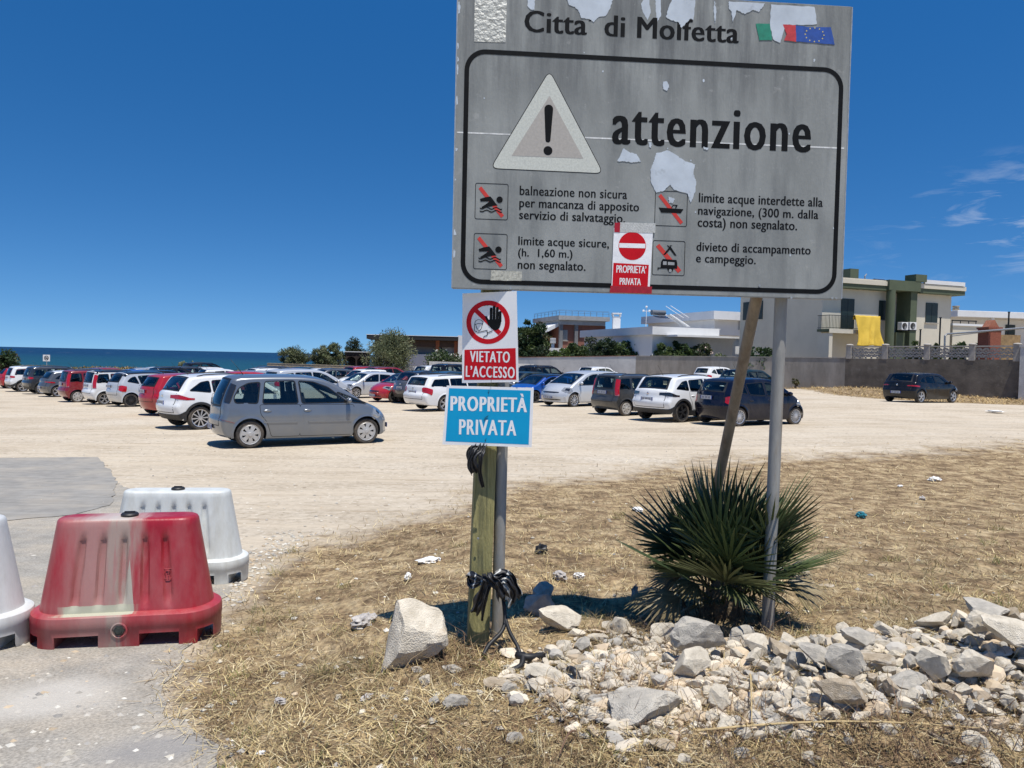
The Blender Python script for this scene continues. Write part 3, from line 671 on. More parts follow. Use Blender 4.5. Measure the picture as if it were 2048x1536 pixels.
def stroke(pts, w=.0011, y=-.0010):
    P = [Vector(VP(*za(*p))) for p in pts]
    for i in range(len(P) - 1): mb.prism(capsule(P[i], P[i + 1], w, 3), y - .00003 * i, .001)
stroke([(978, 210), (985, 180), (1005, 168), (1030, 170), (1050, 185), (1048, 205), (1015, 200), (978, 210)]); stroke([(988, 208), (995, 240), (1015, 262), (1035, 245), (1045, 208)], y=-.0014)
stroke([(978, 212), (975, 262), (1010, 275), (1085, 258), (1088, 300), (1058, 310), (1056, 325)], y=-.0017); stroke([(1085, 280), (1130, 262)], y=-.0021); stroke([(1062, 50), (1075, 45), (1088, 48), (1102, 42)], .0008, -.0023)
mb.build('head_outline', black, van)
mb = MB(); mb.prism(hp((892, 425), (1328, 410), (1334, 680), (888, 682)), -.0006, .001); rb = mb.build('red_box', redp, van)
mb = MB(); text_px(mb, VP, za, "VIETATO", 938, 1280, 1110, 437, 532, -.0012, .055, space=1.16); text_px(mb, VP, za, "L’ACCESSO", 903, 1322, 1112, 566, 662, -.0012, .052, space=1.16); mb.build('lettering', white, rb)
PP = Panel(at(885, 889, 3.845), BYAW - radians(4))
pro = PP.empty('property_sign', "turquoise sign with white border reading proprietà privata, below the hand sign", 'sign')
mb = MB(); q = [PP(*za(*p)) for p in ((703, 1232), (1465, 1258), (1483, 750), (740, 730))]; mb.prism(q, 0, .004); mb.build('panel', white, pro)
mb = MB(); mb.prism([PP(*za(*p)) for p in ((730, 1205), (1440, 1234), (1457, 773), (760, 752))], -.0006, .001); cy = mb.build('turquoise_field', mat('turquoise_print', (.006, .32, .58), spec=.15, rough=.4, var=.05, scale=6), pro)
mb = MB(); text_px(mb, PP, za, "PROPRIETÀ", 772, 1427, 1100, 793, 952, -.0012, .058, space=1.16); text_px(mb, PP, za, "PRIVATA", 845, 1335, 1090, 1023, 1153, -.0012, .058, space=1.16); mb.build('lettering', white, cy)
mb = MB()
for w_ in ([(1055, 1030), (1070, 1000), (1095, 985), (1068, 1015)], [(1095, 765), (1102, 775), (1098, 800)], [(1065, 1200), (1078, 1180), (1070, 1205)], [(1120, 560), (1122, 640), (1118, 735)]):
    mb.tube([(*[PP(*za(*p))[0]], -.004, PP(*za(*p))[1]) for p in w_], .0012, 6)
mb.build('tying_wire', mat('dark_wire', (.05, .05, .04), rough=.4, metal=.6), pro)
# ------------------------------------------------------------------ water-filled plastic barriers
def barrier_meshes(mbody, mdirt):
    def sec(L, W, z, n=26, groove=0):
        """stadium-like cross-section with pressed ribs on the long sides"""
        out = []; r_ = W / 2 * .92
        x0, x1 = -L / 2 + r_, L / 2 - r_
        for side in (-1, 1):
            xs = np.linspace(x0, x1, 61) if side < 0 else np.linspace(x1, x0, 61)
            for x in xs:
                g = 0
                for gc in (-.27, -.135, .0, .135, .27):
                    g = max(g, float(sm(.026, .018, abs(x * .96 / L - gc * .96))))
                out.append((x, side * (W / 2 - g * groove), z))
            for k in range(1, 16):
                a = (-pi / 2 + pi * k / 16) if side < 0 else (pi / 2 + pi * k / 16)
                cx = x1 if side < 0 else x0
                out.append((cx + r_ * cos(a), (W / 2) * sin(a), z))
        return out
    rows = []
    for z, f in [(.165, 0), (.20, 0), (.225, .0), (.25, .9), (.30, 1), (.40, 1), (.50, 1), (.58, 1), (.61, .7), (.635, 0), (.68, 0), (.71, 0), (.722, 0), (.727, 0), (.727, 0)]:
        t = (z - .2) / .53; L = 1.0 - .195 * t; W = .36 - .15 * t
        if z > .715: L -= (.012, .03, .10)[min(2, int(len(rows) - 12))]; W -= (.010, .03, .12)[min(2, int(len(rows) - 12))]
        rows.append(sec(L, W, z, groove=.022 * f))
    mb = MB(); mb.grid(rows, closed=True); m = len(rows[0]); mb.f.append(tuple(range((len(rows) - 1) * m, len(rows) * m))); mb.m.append(0)
    body = mb.mesh('barrier_body', mbody, 45)
    rows = [sec(1.08, .44, .0), sec(1.092, .45, .03), sec(1.094, .452, .118), sec(1.10, .458, .122), sec(1.10, .458, .17), sec(1.09, .45, .19), sec(1.05, .41, .203), sec(.98, .34, .206)]
    mb = MB(); mb.grid(rows, closed=True); mb.f += [tuple(range(m - 1, -1, -1)), tuple(range(7 * m, 8 * m))]; mb.m += [0, 0]
    base = mb.build('base', mbody, smooth=40)
    cut = MB()
    for a, b, c, d_ in ((-.355, -.115, -1, 1), (.11, .335, -1, 1), (-.525, -.455, -1, 1), (.435, .515, -1, 1)): cut.box(a, b, c, d_, -.05, .088)
    cu = cut.build('cutter', mbody); md = base.modifiers.new('b', 'BOOLEAN'); md.object = cu; md.solver = 'EXACT'
    dg = bpy.context.evaluated_depsgraph_get(); me = bpy.data.meshes.new_from_object(base.evaluated_get(dg))
    bpy.data.objects.remove(base); bpy.data.objects.remove(cu)
    return body, me
rubber = mat('black_rubber', (.012, .012, .013), rough=.55, var=.2)
def plastic(name, col, dusty, amt):
    m = mat(name, col, rough=.42, var=.14, scale=3, dirt=dusty, dscale=2.4, dlow=amt[0], dhigh=amt[1], stretch=(2.2, 2.2, .7), spec=.45, bump=.08, bscale=30)
    return m
redpl = plastic('red_plastic', (.31, .010, .022), (.38, .13, .125), (.42, .88))
def splash(m):
    N = m.node_tree.nodes; L = m.node_tree.links; b = N['Principled BSDF']; src = b.inputs['Base Color'].links[0].from_socket
    t = N.new('ShaderNodeTexCoord'); sx = N.new('ShaderNodeSeparateXYZ'); L.new(t.outputs['Object'], sx.inputs[0])
    def nz(sc, st):
        q = N.new('ShaderNodeMapping'); q.inputs['Scale'].default_value = st; L.new(t.outputs['Object'], q.inputs[0]); n = N.new('ShaderNodeTexNoise'); n.inputs['Scale'].default_value = sc; n.inputs['Detail'].default_value = 6; L.new(q.outputs[0], n.inputs['Vector']); return n.outputs['Fac']
    def mr(v, a, b_, hi=1):
        r_ = N.new('ShaderNodeMapRange'); r_.inputs['From Min'].default_value = a; r_.inputs['From Max'].default_value = b_; r_.inputs['To Max'].default_value = hi; L.new(v, r_.inputs['Value']); return r_.outputs[0]
    def op(o, a, b_):
        x = N.new('ShaderNodeMath'); x.operation = o
        for k, s in enumerate((a, b_)):
            if isinstance(s, (int, float)): x.inputs[k].default_value = s
            else: L.new(s, x.inputs[k])
        return x.outputs[0]
    def mix(a, c, f):
        x = N.new('ShaderNodeMix'); x.data_type = 'RGBA'; x.inputs['B'].default_value = (*c, 1); L.new(f, x.inputs['Factor']); L.new(a, x.inputs['A']); return x.outputs['Result']
    side = mr(sx.outputs['Y'], .02, -.02)
    wob = op('MULTIPLY_ADD', nz(3.0, (4, 1, .8)), .34); N[wob.node.name].inputs[2].default_value = -.17
    xs = op('ADD', sx.outputs['X'], wob)
    haze_ = op('MULTIPLY', op('MULTIPLY', mr(xs, .10, .0), mr(xs, -.44, -.20)), op('MULTIPLY', side, .46))          # powdery film on the left half
    o = mix(src, (.42, .36, .31), haze_)
    run = op('MULTIPLY', op('MULTIPLY', mr(xs, .07, .01), mr(xs, -.11, -.05)), op('MULTIPLY', side, mr(nz(5, (5, 1, .6)), .38, .46)))
    o = mix(o, (.33, .29, .24), op('MULTIPLY', run, .62))
    xs2 = op('ADD', xs, op('MULTIPLY', sx.outputs['Z'], -.02))
    taper = mr(sx.outputs['Z'], .50, .22, .034)
    drip = op('MULTIPLY', op('LESS_THAN', op('ABSOLUTE', op('SUBTRACT', sx.outputs['X'], .035), 0), taper), op('MULTIPLY', side, op('GREATER_THAN', sx.outputs['Z'], .2)))
    o = mix(o, (.40, .36, .30), drip)
    foot = op('MULTIPLY', op('LESS_THAN', sx.outputs['Z'], .245), op('GREATER_THAN', sx.outputs['Z'], .198)); foot = op('MULTIPLY', foot, op('MULTIPLY', mr(xs, .12, .06), mr(xs, -.36, -.3)))
    o = mix(o, (.42, .41, .31), op('MULTIPLY', foot, side))
    top = op('MULTIPLY', op('GREATER_THAN', sx.outputs['Z'], .722), op('MULTIPLY', mr(xs, .1, .0), mr(xs, -.3, -.1, .8)))
    o = mix(o, (.50, .45, .40), top)
    L.new(o, b.inputs['Base Color'])
splash(redpl)
whitepl = plastic('white_plastic', (.60, .62, .60), (.40, .38, .32), (.48, .85))
greypl = plastic('pale_grey_plastic', (.56, .57, .56), (.46, .44, .40), (.5, .9))
BARB = {}
def barrier(label, loc, yaw, m, emblem=False):
    if m.name not in BARB: BARB[m.name] = barrier_meshes(m, m)
    b, bs = BARB[m.name]
    t = thing('plastic_barrier', label, 'barrier', loc, yaw, 'water-filled road barriers')
    link('body', b, t); link('base', bs, t)
    mb = MB(); mb.lathe([(0, .724), (.05, .724), (.052, .738), (.044, .746), (.0, .748)], 20); mb.box(-.03, .03, -.007, .007, .746, .755); mb.build('filler_cap', rubber, t, smooth=40)
    mb = MB(); fy = lambda v: Vector((v.x, -.228 - v.z, v.y + .112))
    mb.lathe([(.046, -.004), (.048, .003), (.040, .006), (.036, -.002)], 24, fn=fy); o = mb.build('drain_boss', m, t, smooth=40)
    mb = MB(); mb.lathe([(.034, -.003), (.030, .003), (.02, .004), (.018, .010), (0, .010)], 6, fn=fy); mb.build('drain_plug', mat('plug', (.03, .035, .03), rough=.4, var=.5, scale=60), o)
    if emblem:
        mb = MB(); fz = lambda u, v: (.21 + u, -.158 + (v - .0) * -.0, .39 + v)
        y = lambda v: -(.18 - .075 * ((.39 + v) - .2) / .53) - .0035 + .014
        P = [(.0, .0), (.075, .0), (.075, .055), (.0, .055)]
        for a, c in ((0, 1), (1, 2), (2, 3), (3, 0)): p, q = P[a], P[c]; mb.tube([(.2 + p[0], y(p[1]), .38 + p[1]), (.2 + q[0], y(q[1]), .38 + q[1])], .0022, 6)
        for p, q in (((.01, .012), (.018, .043)), ((.018, .043), (.027, .012)), ((.03, .012), (.036, .043)), ((.036, .043), (.043, .012)), ((.048, .043), (.066, .043)), ((.057, .043), (.057, .012))): mb.tube([(.2 + p[0], y(p[1]), .38 + p[1]), (.2 + q[0], y(q[1]), .38 + q[1])], .0018, 6)
        mb.build('moulded_emblem', m, t)
    return t
def bar_loc(px, py, w=.225, yaw=0):
    """front foot of the barrier at an image point -> centre of its base"""
    p = G(px, py); return (p.x - sin(yaw) * w, p.y + cos(yaw) * w, T(p.x - sin(yaw) * w, p.y + cos(yaw) * w) + .004)
yw = radians(13); barrier("red plastic barrier smeared with grey cement on its left half", bar_loc(238, 1296, .225, yw), yw, redpl, True).scale = (.955, 1, 1)
yw = radians(8); barrier("white plastic barrier standing behind the red one", bar_loc(338, 1172, .225, yw), yw, whitepl)
yw = radians(9); barrier("pale white barrier cut off by the left edge, left of the red barrier", bar_loc(-196, 1316, .225, yw), yw, greypl)

# ------------------------------------------------------------------ rocks
def rock_mesh(seed, sx=1, sy=.8, sz=.65, cuts=15, rough=.03, planes=()):
    rr = random.Random(seed); bm = bmesh.new(); bmesh.ops.create_icosphere(bm, subdivisions=4, radius=1)
    pl = []
    for k in range(cuts):
        n = Vector((rr.gauss(0, 1), rr.gauss(0, 1), rr.gauss(0, 1))).normalized(); pl.append((n, rr.uniform(.42, .80)))
    pl += [(Vector(n).normalized(), d) for n, d in planes]
    for v in bm.verts:
        p = v.co.copy(); p += p.normalized() * noise.fractal(p * 1.7 + Vector((seed * 5.3, 1, 0)), .8, 2.1, 3) * .12
        for n, d in pl:
            e = p.dot(n) - d
            if e > 0: p -= n * e
        n0 = p.normalized(); a = noise.fractal(p * 2.6 + Vector((seed * 3.1, 0, 0)), .8, 2.1, 5); b_ = noise.fractal(p * 9 + Vector((0, seed * 1.7, 0)), .8, 2, 3)
        p += n0 * (a * rough * 1.6 + b_ * rough * .5)
        v.co = Vector((p.x * sx, p.y * sy, p.z * sz))
    me = bpy.data.meshes.new('rock'); bm.to_mesh(me); bm.free()
    me.polygons.foreach_set('use_smooth', [True] * len(me.polygons)); me.set_sharp_from_angle(angle=radians(17)); return me
stoneM = [mat('limestone_pale', (.54, .475, .37), rough=.9, col2=(.74, .67, .55), scale=3, bump=.55, bscale=34, dirt=(.40, .30, .19), dscale=2.5, dlow=.56, dhigh=.8, spec=.2, detail=8),
          mat('limestone_grey', (.37, .345, .30), rough=.9, col2=(.56, .515, .44), scale=3, bump=.55, bscale=36, dirt=(.52, .47, .38), dscale=2.2, dlow=.5, dhigh=.75, spec=.2, detail=8),
          mat('limestone_tan', (.39, .31, .215), rough=.9, col2=(.55, .46, .34), scale=3, bump=.55, bscale=34, dirt=(.55, .52, .46), dscale=3, dlow=.55, dhigh=.75, spec=.2, detail=8)]
shp = [(1, .72, .6), (1.05, .6, .38), (1, .85, .7), (1.1, .46, .36), (1.15, .75, .32), (.85, .75, .85), (1.2, .5, .5), (1, .66, .48)]
ROCKS = []
for k in range(16):
    me = rock_mesh(k + 1, *shp[k % 8]); ROCKS.append([])
    for m in stoneM: q = me.copy(); q.materials.append(m); ROCKS[-1].append(q)
RG = 'limestone rubble along the verge'
def rock(px, py, w, k, mi, label=None, rz=0, tilt=0, h=None, lift=0, group=RG, deep=.28):
    """px,py: image point of its foot; w: width in image pixels"""
    p = G(px, py); s = w * p.y / FOC / 2 / .76
    o = link('rock', ROCKS[k % 16][mi]); o.scale = (s, s, s * (h or 1)); o.rotation_euler = (tilt, tilt * .6, rz)
    sh = shp[(k % 16) % 8]; o.location = (p.x, p.y + s * sh[1] * .5, T(p.x, p.y) + s * sh[2] * (h or 1) * (.75 - deep) + lift)
    tag(o, label or 'pale limestone rubble stone lying in the heap along the bottom right', 'rock', group); return o
big = rock_mesh(77, 1, .85, .95, 7, .03, [((.42, -.5, .76), .42), ((-.72, -.62, .30), .46), ((.35, -.75, -.55), .5), ((-.3, .2, .9), .72), ((.9, .1, .2), .62)]); big.materials.append(stoneM[0])
p = G(800, 1345); o = link('rock', big); o.scale = (.25, .25, .255); o.location = (p.x + .045, p.y + .13, p.z + .14); o.rotation_euler = (0, 0, 0)
tag(o, 'largest pale squarish boulder, standing left of the timber post', 'rock', RG)
LAB = [  # foot px, py, width, shape, stone, label, rz, tilt, height factor, lift
 (1122, 1262, 92, 1, 0, 'oblong white-edged rock lying just right of the timber post foot', .4, .3, 1.1, .02),
 (1078, 1232, 68, 2, 1, 'rounded dark rock in the board shadow, nearer of two', .2, 0, 1, 0), (1090, 1208, 60, 5, 1, 'rounded dark rock in the board shadow, farther of two', 1.2, 0, 1, 0),
 (1407, 1335, 108, 0, 1, 'big grey rounded boulder perched on top of the rubble in front of the palm', .3, .12, .95, .085),
 (1392, 1372, 80, 5, 0, 'upright wedge-shaped rock propping the big grey boulder', .9, .5, 1.2, .02),
 (1330, 1285, 66, 2, 0, 'white rounded rock left of the big grey boulder', .2, 0, .9, 0),
 (1300, 1448, 165, 4, 1, 'widest dark grey slab with a white upper edge, lying in the front', .05, -.25, 1.35, .0),
 (1090, 1368, 82, 3, 0, 'long pale block slanting up to the right, in front of the strap', -.7, .5, 1.1, .01), (1002, 1385, 74, 3, 2, 'long tan block slanting up beside the slanting pale one', -.6, .4, 1, 0),
 (920, 1418, 56, 0, 1, 'grey flat stone at the left end of the rubble', .2, 0, .8, 0), (868, 1415, 34, 5, 1, 'small bluish grey stone left of the flat grey one', .4, 0, .8, 0),
 (1020, 1388, 40, 2, 1, 'mid grey angular stone between the two slanting blocks', .2, .3, .8, 0), (1168, 1308, 46, 5, 1, 'bluish grey pyramid stone beside the black strap end', .3, .2, 1, 0),
 (1030, 1490, 40, 2, 1, 'grey round stone alone in straw at the bottom centre', .2, 0, .9, 0), (1690, 1432, 95, 6, 2, 'long brown-stained rock jutting forward over a dark hollow', -.75, .25, .95, .06),
 (1555, 1420, 60, 3, 0, 'pale long block in the middle of the heap', -1.1, .4, 1, .02), (1500, 1430, 42, 3, 2, 'tan block standing beside the pale long block', -1.0, .4, 1.1, 0),
 (1820, 1392, 90, 6, 1, 'low grey log-shaped rock in the heap', .1, 0, .7, .03), (1880, 1375, 72, 2, 0, 'pale pointed rock with a bright facet near the right edge', -.7, .3, 1.1, .05),
 (1960, 1385, 80, 0, 0, 'flat-faced white rock near the right edge', .3, .4, 1.1, .06), (2040, 1330, 110, 1, 0, 'large white slab leaning out of the right edge', -.5, .3, 1, .09),
 (1990, 1275, 90, 4, 1, 'dark grey slab on the crest of the heap at the right edge', .0, .1, .8, .10), (1975, 1300, 66, 0, 0, 'cream crest rock in front of the dark slab', .2, .2, 1, .08),
 (1720, 1310, 74, 1, 1, 'grey chiselled rock on the crest right of the steel pole', .3, .3, 1, .05), (1640, 1345, 70, 1, 1, 'dark grey slab tilted towards the pole', -.5, .3, 1, .05), (1700, 1365, 84, 2, 1, 'smooth grey hump-backed rock in the middle of the heap', -.3, .2, 1, .04), (1760, 1350, 64, 3, 2, 'tan-topped block beside the hump-backed rock', -.5, .3, 1.2, .04),
 (1600, 1440, 58, 1, 1, 'blue-grey wedge stone near the front of the heap', .4, .2, .8, 0), (1330, 1500, 56, 1, 2, 'brown banded brick-shaped stone near the bottom edge', .1, .1, .8, 0), (1655, 1175, 30, 3, 2, 'flat tan brick-like stone lying in straw right of the palm', -.4, .1, .7, 0),
 (1215, 1260, 30, 2, 0, 'white knobbly stone behind the rubble', .4, 0, .9, 0)]
for a in LAB: rock(*a[:6], rz=a[6], tilt=a[7], h=a[8], lift=a[9])
HEAP = [(1120, 1300), (1240, 1262), (1330, 1290), (1500, 1290), (1560, 1298), (1700, 1280), (1860, 1270), (2060, 1250), (2060, 1470), (1960, 1440), (1860, 1420), (1760, 1420), (1680, 1450), (1600, 1480), (1480, 1490), (1380, 1450), (1260, 1480), (1150, 1430), (1060, 1400), (1000, 1340)]
rr = random.Random(21); n = 0; USED = [(a[0], a[1] - a[2] * .3, a[2]) for a in LAB]
while n < 246:
    best = None
    for _ in range(26):
        x, y = rr.uniform(1000, 2070), rr.uniform(1250, 1500)
        if not in_poly(x, y, HEAP) or rr.random() > .34 + .66 * float(sm(1120, 1420, x)): continue
        w = rr.choice([28, 34, 40, 46, 52, 60, 72]) * rr.uniform(.85, 1.15) * (1 if x > 1350 else .75)
        gap = min(hypot((x - a) / (w + c) * 2, (y - w * .3 - b) * 1.5 / (w + c) * 2) for a, b, c in USED)
        if best is None or gap > best[0]: best = (gap, x, y, w)
    if best is None: continue
    _, x, y, w = best; USED.append((x, y - w * .3, w))
    rock(x, y, w, rr.randrange(16), rr.choices([0, 1, 2], [7, 2, 2])[0], rz=rr.uniform(-3, 3), tilt=rr.uniform(-.6, .6), h=rr.uniform(.7, 1.15), lift=rr.uniform(-.005, .04) * float(sm(1300, 1550, x)), deep=rr.uniform(.2, .42)); n += 1
for x, y, w, k, m in ((815, 1395, 22, 0, 2), (850, 1370, 34, 2, 0), (835, 1345, 30, 6, 0), (905, 1345, 40, 1, 1), (676, 1400, 18, 2, 0), (1240, 1525, 40, 1, 1), (1370, 1530, 36, 2, 0), (1620, 1530, 44, 5, 0), (1480, 1520, 40, 0, 1), (1960, 1500, 60, 2, 0), (1990, 1536, 70, 1, 0), (1050, 1410, 24, 0, 2), (960, 1390, 26, 3, 0), (790, 1440, 20, 1, 1), (1880, 1480, 50, 4, 2), (1960, 1470, 46, 0, 2), (2030, 1490, 70, 4, 0), (1920, 1530, 60, 3, 1), (1840, 1515, 34, 1, 2), (1780, 1470, 40, 2, 0), (1700, 1490, 30, 5, 1)):
    rock(x, y, w, k, m, rz=x, tilt=.2, h=.8, label='scattered limestone stone lying in straw outside the main heap')

# ------------------------------------------------------------------ gravel chips, straw (nobody could count them)
def nrand(seed): return np.random.RandomState(seed)
def scatter(poly_px, n, seed, ymin=1.2, ymax=40, pw=1.6, patchy=0):
    P = poly_px; rs = nrand(seed); xs = [p[0] for p in P]; ys = [p[1] for p in P]; out = []
    a, b, c, d = max(min(xs), -14), min(max(xs), 26), max(min(ys), ymin), min(max(ys), ymax)
    pts = np.zeros((0, 2))
    while len(pts) < n:
        k = n * 2; u = rs.rand(k); q = 1 - pw
        y = (c ** q + u * (d ** q - c ** q)) ** (1 / q); x = (rs.rand(k) * 2 - 1) * .82 * y
        x = x + .0 * y; m = mask_poly(x, y, P, np.clip(.28 * y - .6, .35, 4) if patchy else .35) + rs.uniform(-.35, .35, k) > .5
        m &= (x > a) & (x < b); pts = np.concatenate([pts, np.stack([x[m], y[m]], 1)])
    pts = pts[:n]
    return pts if not patchy else pts[rs.rand(n) < np.clip(.15 + 1.5 * (.6 * vnoise(pts[:, 0], pts[:, 1], 1.1, 5) + .4 * vnoise(pts[:, 0], pts[:, 1], 3.1, 6)), 0, 1)]
# small stones: jittered octahedra
def chips(name, pts, smin, smax, seed, cols):
    rs = nrand(seed); n = len(pts); s = smin + (smax - smin) * rs.rand(n) ** 2.5
    base = np.array([(1, 0, 0), (0, 1, 0), (-1, 0, 0), (0, -1, 0), (0, 0, .75), (0, 0, -.5)], float)
    fc = np.array([(0, 1, 4), (1, 2, 4), (2, 3, 4), (3, 0, 4), (1, 0, 5), (2, 1, 5), (3, 2, 5), (0, 3, 5)])
    j = base[None] * rs.uniform(.55, 1.25, (n, 6, 3)); a = rs.rand(n) * 6.28; ca, sa = np.cos(a)[:, None], np.sin(a)[:, None]
    x = j[..., 0] * ca - j[..., 1] * sa; y = j[..., 0] * sa + j[..., 1] * ca
    V = np.stack([x, y, j[..., 2] * .7], -1) * s[:, None, None]; z = terr(pts[:, 0], pts[:, 1])
    V[..., 0] += pts[:, 0, None]; V[..., 1] += pts[:, 1, None]; V[..., 2] += (z + s * .2)[:, None]
    C = np.array(cols)[rs.randint(0, len(cols), n)] * rs.uniform(.75, 1.2, (n, 1)); C = np.repeat(C[:, None], 6, 1)
    F = (fc[None] + (np.arange(n) * 6)[:, None, None]).reshape(-1, 3)
    o = link(name, fast_mesh(name, V.reshape(-1, 3), F, C.reshape(-1, 3), attr_mat('chip_stone', .9, 0, .2))); return tag(o, kind='stuff')
stone_c = [(.52, .48, .40), (.42, .39, .34), (.34, .32, .29), (.50, .40, .28), (.6, .57, .5)]
HP = px_poly(HEAP)
def rubble_stuff(pts, seed):
    rs = nrand(seed); tm = []
    for k in range(8):
        me = rock_mesh(200 + k, *shp[k], 9, .0); bm = bmesh.new(); bmesh.ops.create_icosphere(bm, subdivisions=2, radius=1); src = np.array([v.co for v in bm.verts]); F_ = np.array([[v.index for v in f.verts] for f in bm.faces]); bm.free()
        pr = random.Random(k); V_ = src.copy()
        for _ in range(10):
            nn = np.array([pr.gauss(0, 1) for _ in range(3)]); nn /= np.linalg.norm(nn); e = np.maximum(0, V_ @ nn - pr.uniform(.45, .8)); V_ -= e[:, None] * nn
        tm.append((V_ * np.array(shp[k]), F_))
    VV, FF, CC, b0 = [], [], [], 0
    for i, (x, y) in enumerate(pts):
        V_, F_ = tm[rs.randint(8)]; s = .020 + .042 * rs.rand() ** 1.7; e = Matrix.Rotation(rs.uniform(0, 6.3), 3, 'Z') @ Matrix.Rotation(rs.uniform(-.6, .6), 3, 'X'); q = V_ @ np.array(e).T * s
        VV.append(q + np.array([x, y, T(x, y) + s * .3])); FF.append(F_ + b0); b0 += len(V_); c = np.array([(.60, .53, .42), (.52, .46, .37), (.44, .41, .36), (.55, .44, .31)][rs.randint(4)]) * rs.uniform(.8, 1.15); CC.append(np.repeat(c[None], len(V_), 0))
    o = link('small_rubble', fast_mesh('small_rubble', np.concatenate(VV), np.concatenate(FF), np.concatenate(CC), attr_mat('chip_stone', .9, 0, .2))); return tag(o, kind='stuff')
rubble_stuff(scatter(HP, 1250, 77, pw=1.1), 78)
chips('gravel', np.concatenate([scatter(HP, 3600, 1, pw=1.1), scatter(GRASS, 1700, 2, ymax=12), scatter(px_poly([(470, 1215), (540, 1120), (640, 1070), (560, 1060), (490, 1110), (430, 1200)]), 700, 3), scatter(px_poly([(-600, 1700), (500, 1600), (420, 1250), (640, 1080), (1000, 960), (1500, 905), (2300, 870), (2300, 830), (-600, 830)]), 2600, 4, ymax=24)]), .004, .028, 5, stone_c)
def blades(name, pts, L0, L1, w0, tilt, seed, cols, curl=.25, wscale=True):
    rs = nrand(seed); n = len(pts); d = np.hypot(pts[:, 0], pts[:, 1]); f = np.maximum(1, d / 4.2) ** .75
    L = (L0 + (L1 - L0) * rs.rand(n) ** 1.6) * f ** .5; w = w0 * rs.uniform(.6, 1.4, n) * f
    a = rs.rand(n) * 6.2832; el = rs.uniform(*tilt, n)
    dx, dy, dz = np.cos(a) * np.cos(el), np.sin(a) * np.cos(el), np.sin(el)
    px_, py_ = -np.sin(a), np.cos(a); b = rs.uniform(-curl, curl, n)
    z0 = terr(pts[:, 0], pts[:, 1]) + rs.uniform(.0, .018, n)
    P = np.stack([pts[:, 0], pts[:, 1], z0], 1); V = np.zeros((n, 6, 3))
    for k, t in enumerate((0, .5, 1)):
        c = P + np.stack([dx, dy, dz], 1) * (L * t)[:, None]; bend = (b * L * t * t)
        c[:, 0] += px_ * bend; c[:, 1] += py_ * bend; c[:, 2] -= .18 * L * t * t * (el > .3)
        c[:, 2] = np.maximum(c[:, 2], terr(c[:, 0], c[:, 1]) + .003)
        ww = w * (1, .9, .3)[k] / 2
        for sgn, q in ((-1, 0), (1, 1)): V[:, k * 2 + q] = c + np.stack([px_, py_, np.zeros(n)], 1) * (sgn * ww)[:, None]
    F = np.array([(0, 1, 3, 2), (2, 3, 5, 4)])[None] + (np.arange(n) * 6)[:, None, None]
    C = np.array(cols)[rs.randint(0, len(cols), n)] * rs.uniform(.7, 1.25, (n, 1)) * (.34 + 1.16 * (.65 * vnoise(pts[:, 0], pts[:, 1], 1.3, 9) + .35 * vnoise(pts[:, 0], pts[:, 1], 3.7, 8)))[:, None]; C = np.repeat(C[:, None], 6, 1)
    o = link(name, fast_mesh(name, V.reshape(-1, 3), F.reshape(-1, 4), C.reshape(-1, 3), attr_mat('dry_straw', .8, .15))); return tag(o, kind='stuff')
straw_c = [(.56, .44, .22), (.46, .34, .17), (.64, .53, .29), (.33, .23, .11), (.22, .15, .08), (.50, .39, .19), (.70, .60, .38), (.16, .11, .06)]
green_c = [(.16, .17, .05), (.22, .21, .07), (.28, .24, .09), (.12, .13, .045)]
blades('straw', scatter(GRASS, 54000, 11, ymax=26, pw=1.7, patchy=1), .025, .15, .0032, (-.05, .25), 12, straw_c, .3)
blades('dry_grass', scatter(GRASS, 52000, 13, ymax=24, pw=1.7, patchy=1), .02, .075, .003, (.3, 1.3), 14, straw_c + [(.2, .15, .08), (.24, .2, .1)], .3)
def tufts(n, seed, per, spread):
    rs = nrand(seed); c = scatter(GRASS, n, seed + 1, ymax=10, pw=1.2); return (c[:, None] + rs.normal(0, spread, (n, per, 2))).reshape(-1, 2)
blades('green_grass', tufts(130, 15, 55, .05), .02, .085, .0028, (.3, 1.3), 16, green_c + straw_c[:2], .4)
rs = nrand(31); cc = np.array([tuple(G(*p)[:2]) for p in ((1560, 1460), (1800, 1490), (1900, 1500), (1260, 1380), (1500, 1400), (1740, 1510), (1000, 1530), (1180, 1420), (1450, 1500), (2000, 1440), (900, 1330), (1300, 1300), (1480, 1290))])
blades('dead_stalks', (cc[:, None] + rs.normal(0, .13, (len(cc), 260, 2))).reshape(-1, 2), .05, .22, .0026, (.1, 1.0), 32, [(.2, .12, .07), (.3, .2, .11), (.14, .09, .06), (.42, .31, .17)], .5)
vp = np.stack([nrand(40).uniform(15, 34, 15000), nrand(41).uniform(33, 53, 15000)], 1); vm = mask_poly(vp[:, 0], vp[:, 1], VERGE, 1.2) > nrand(42).rand(15000)
blades('verge_straw', vp[vm], .04, .13, .005, (-.1, .9), 43, [(.50, .37, .18), (.56, .42, .2), (.42, .29, .13), (.34, .24, .13)], .3)

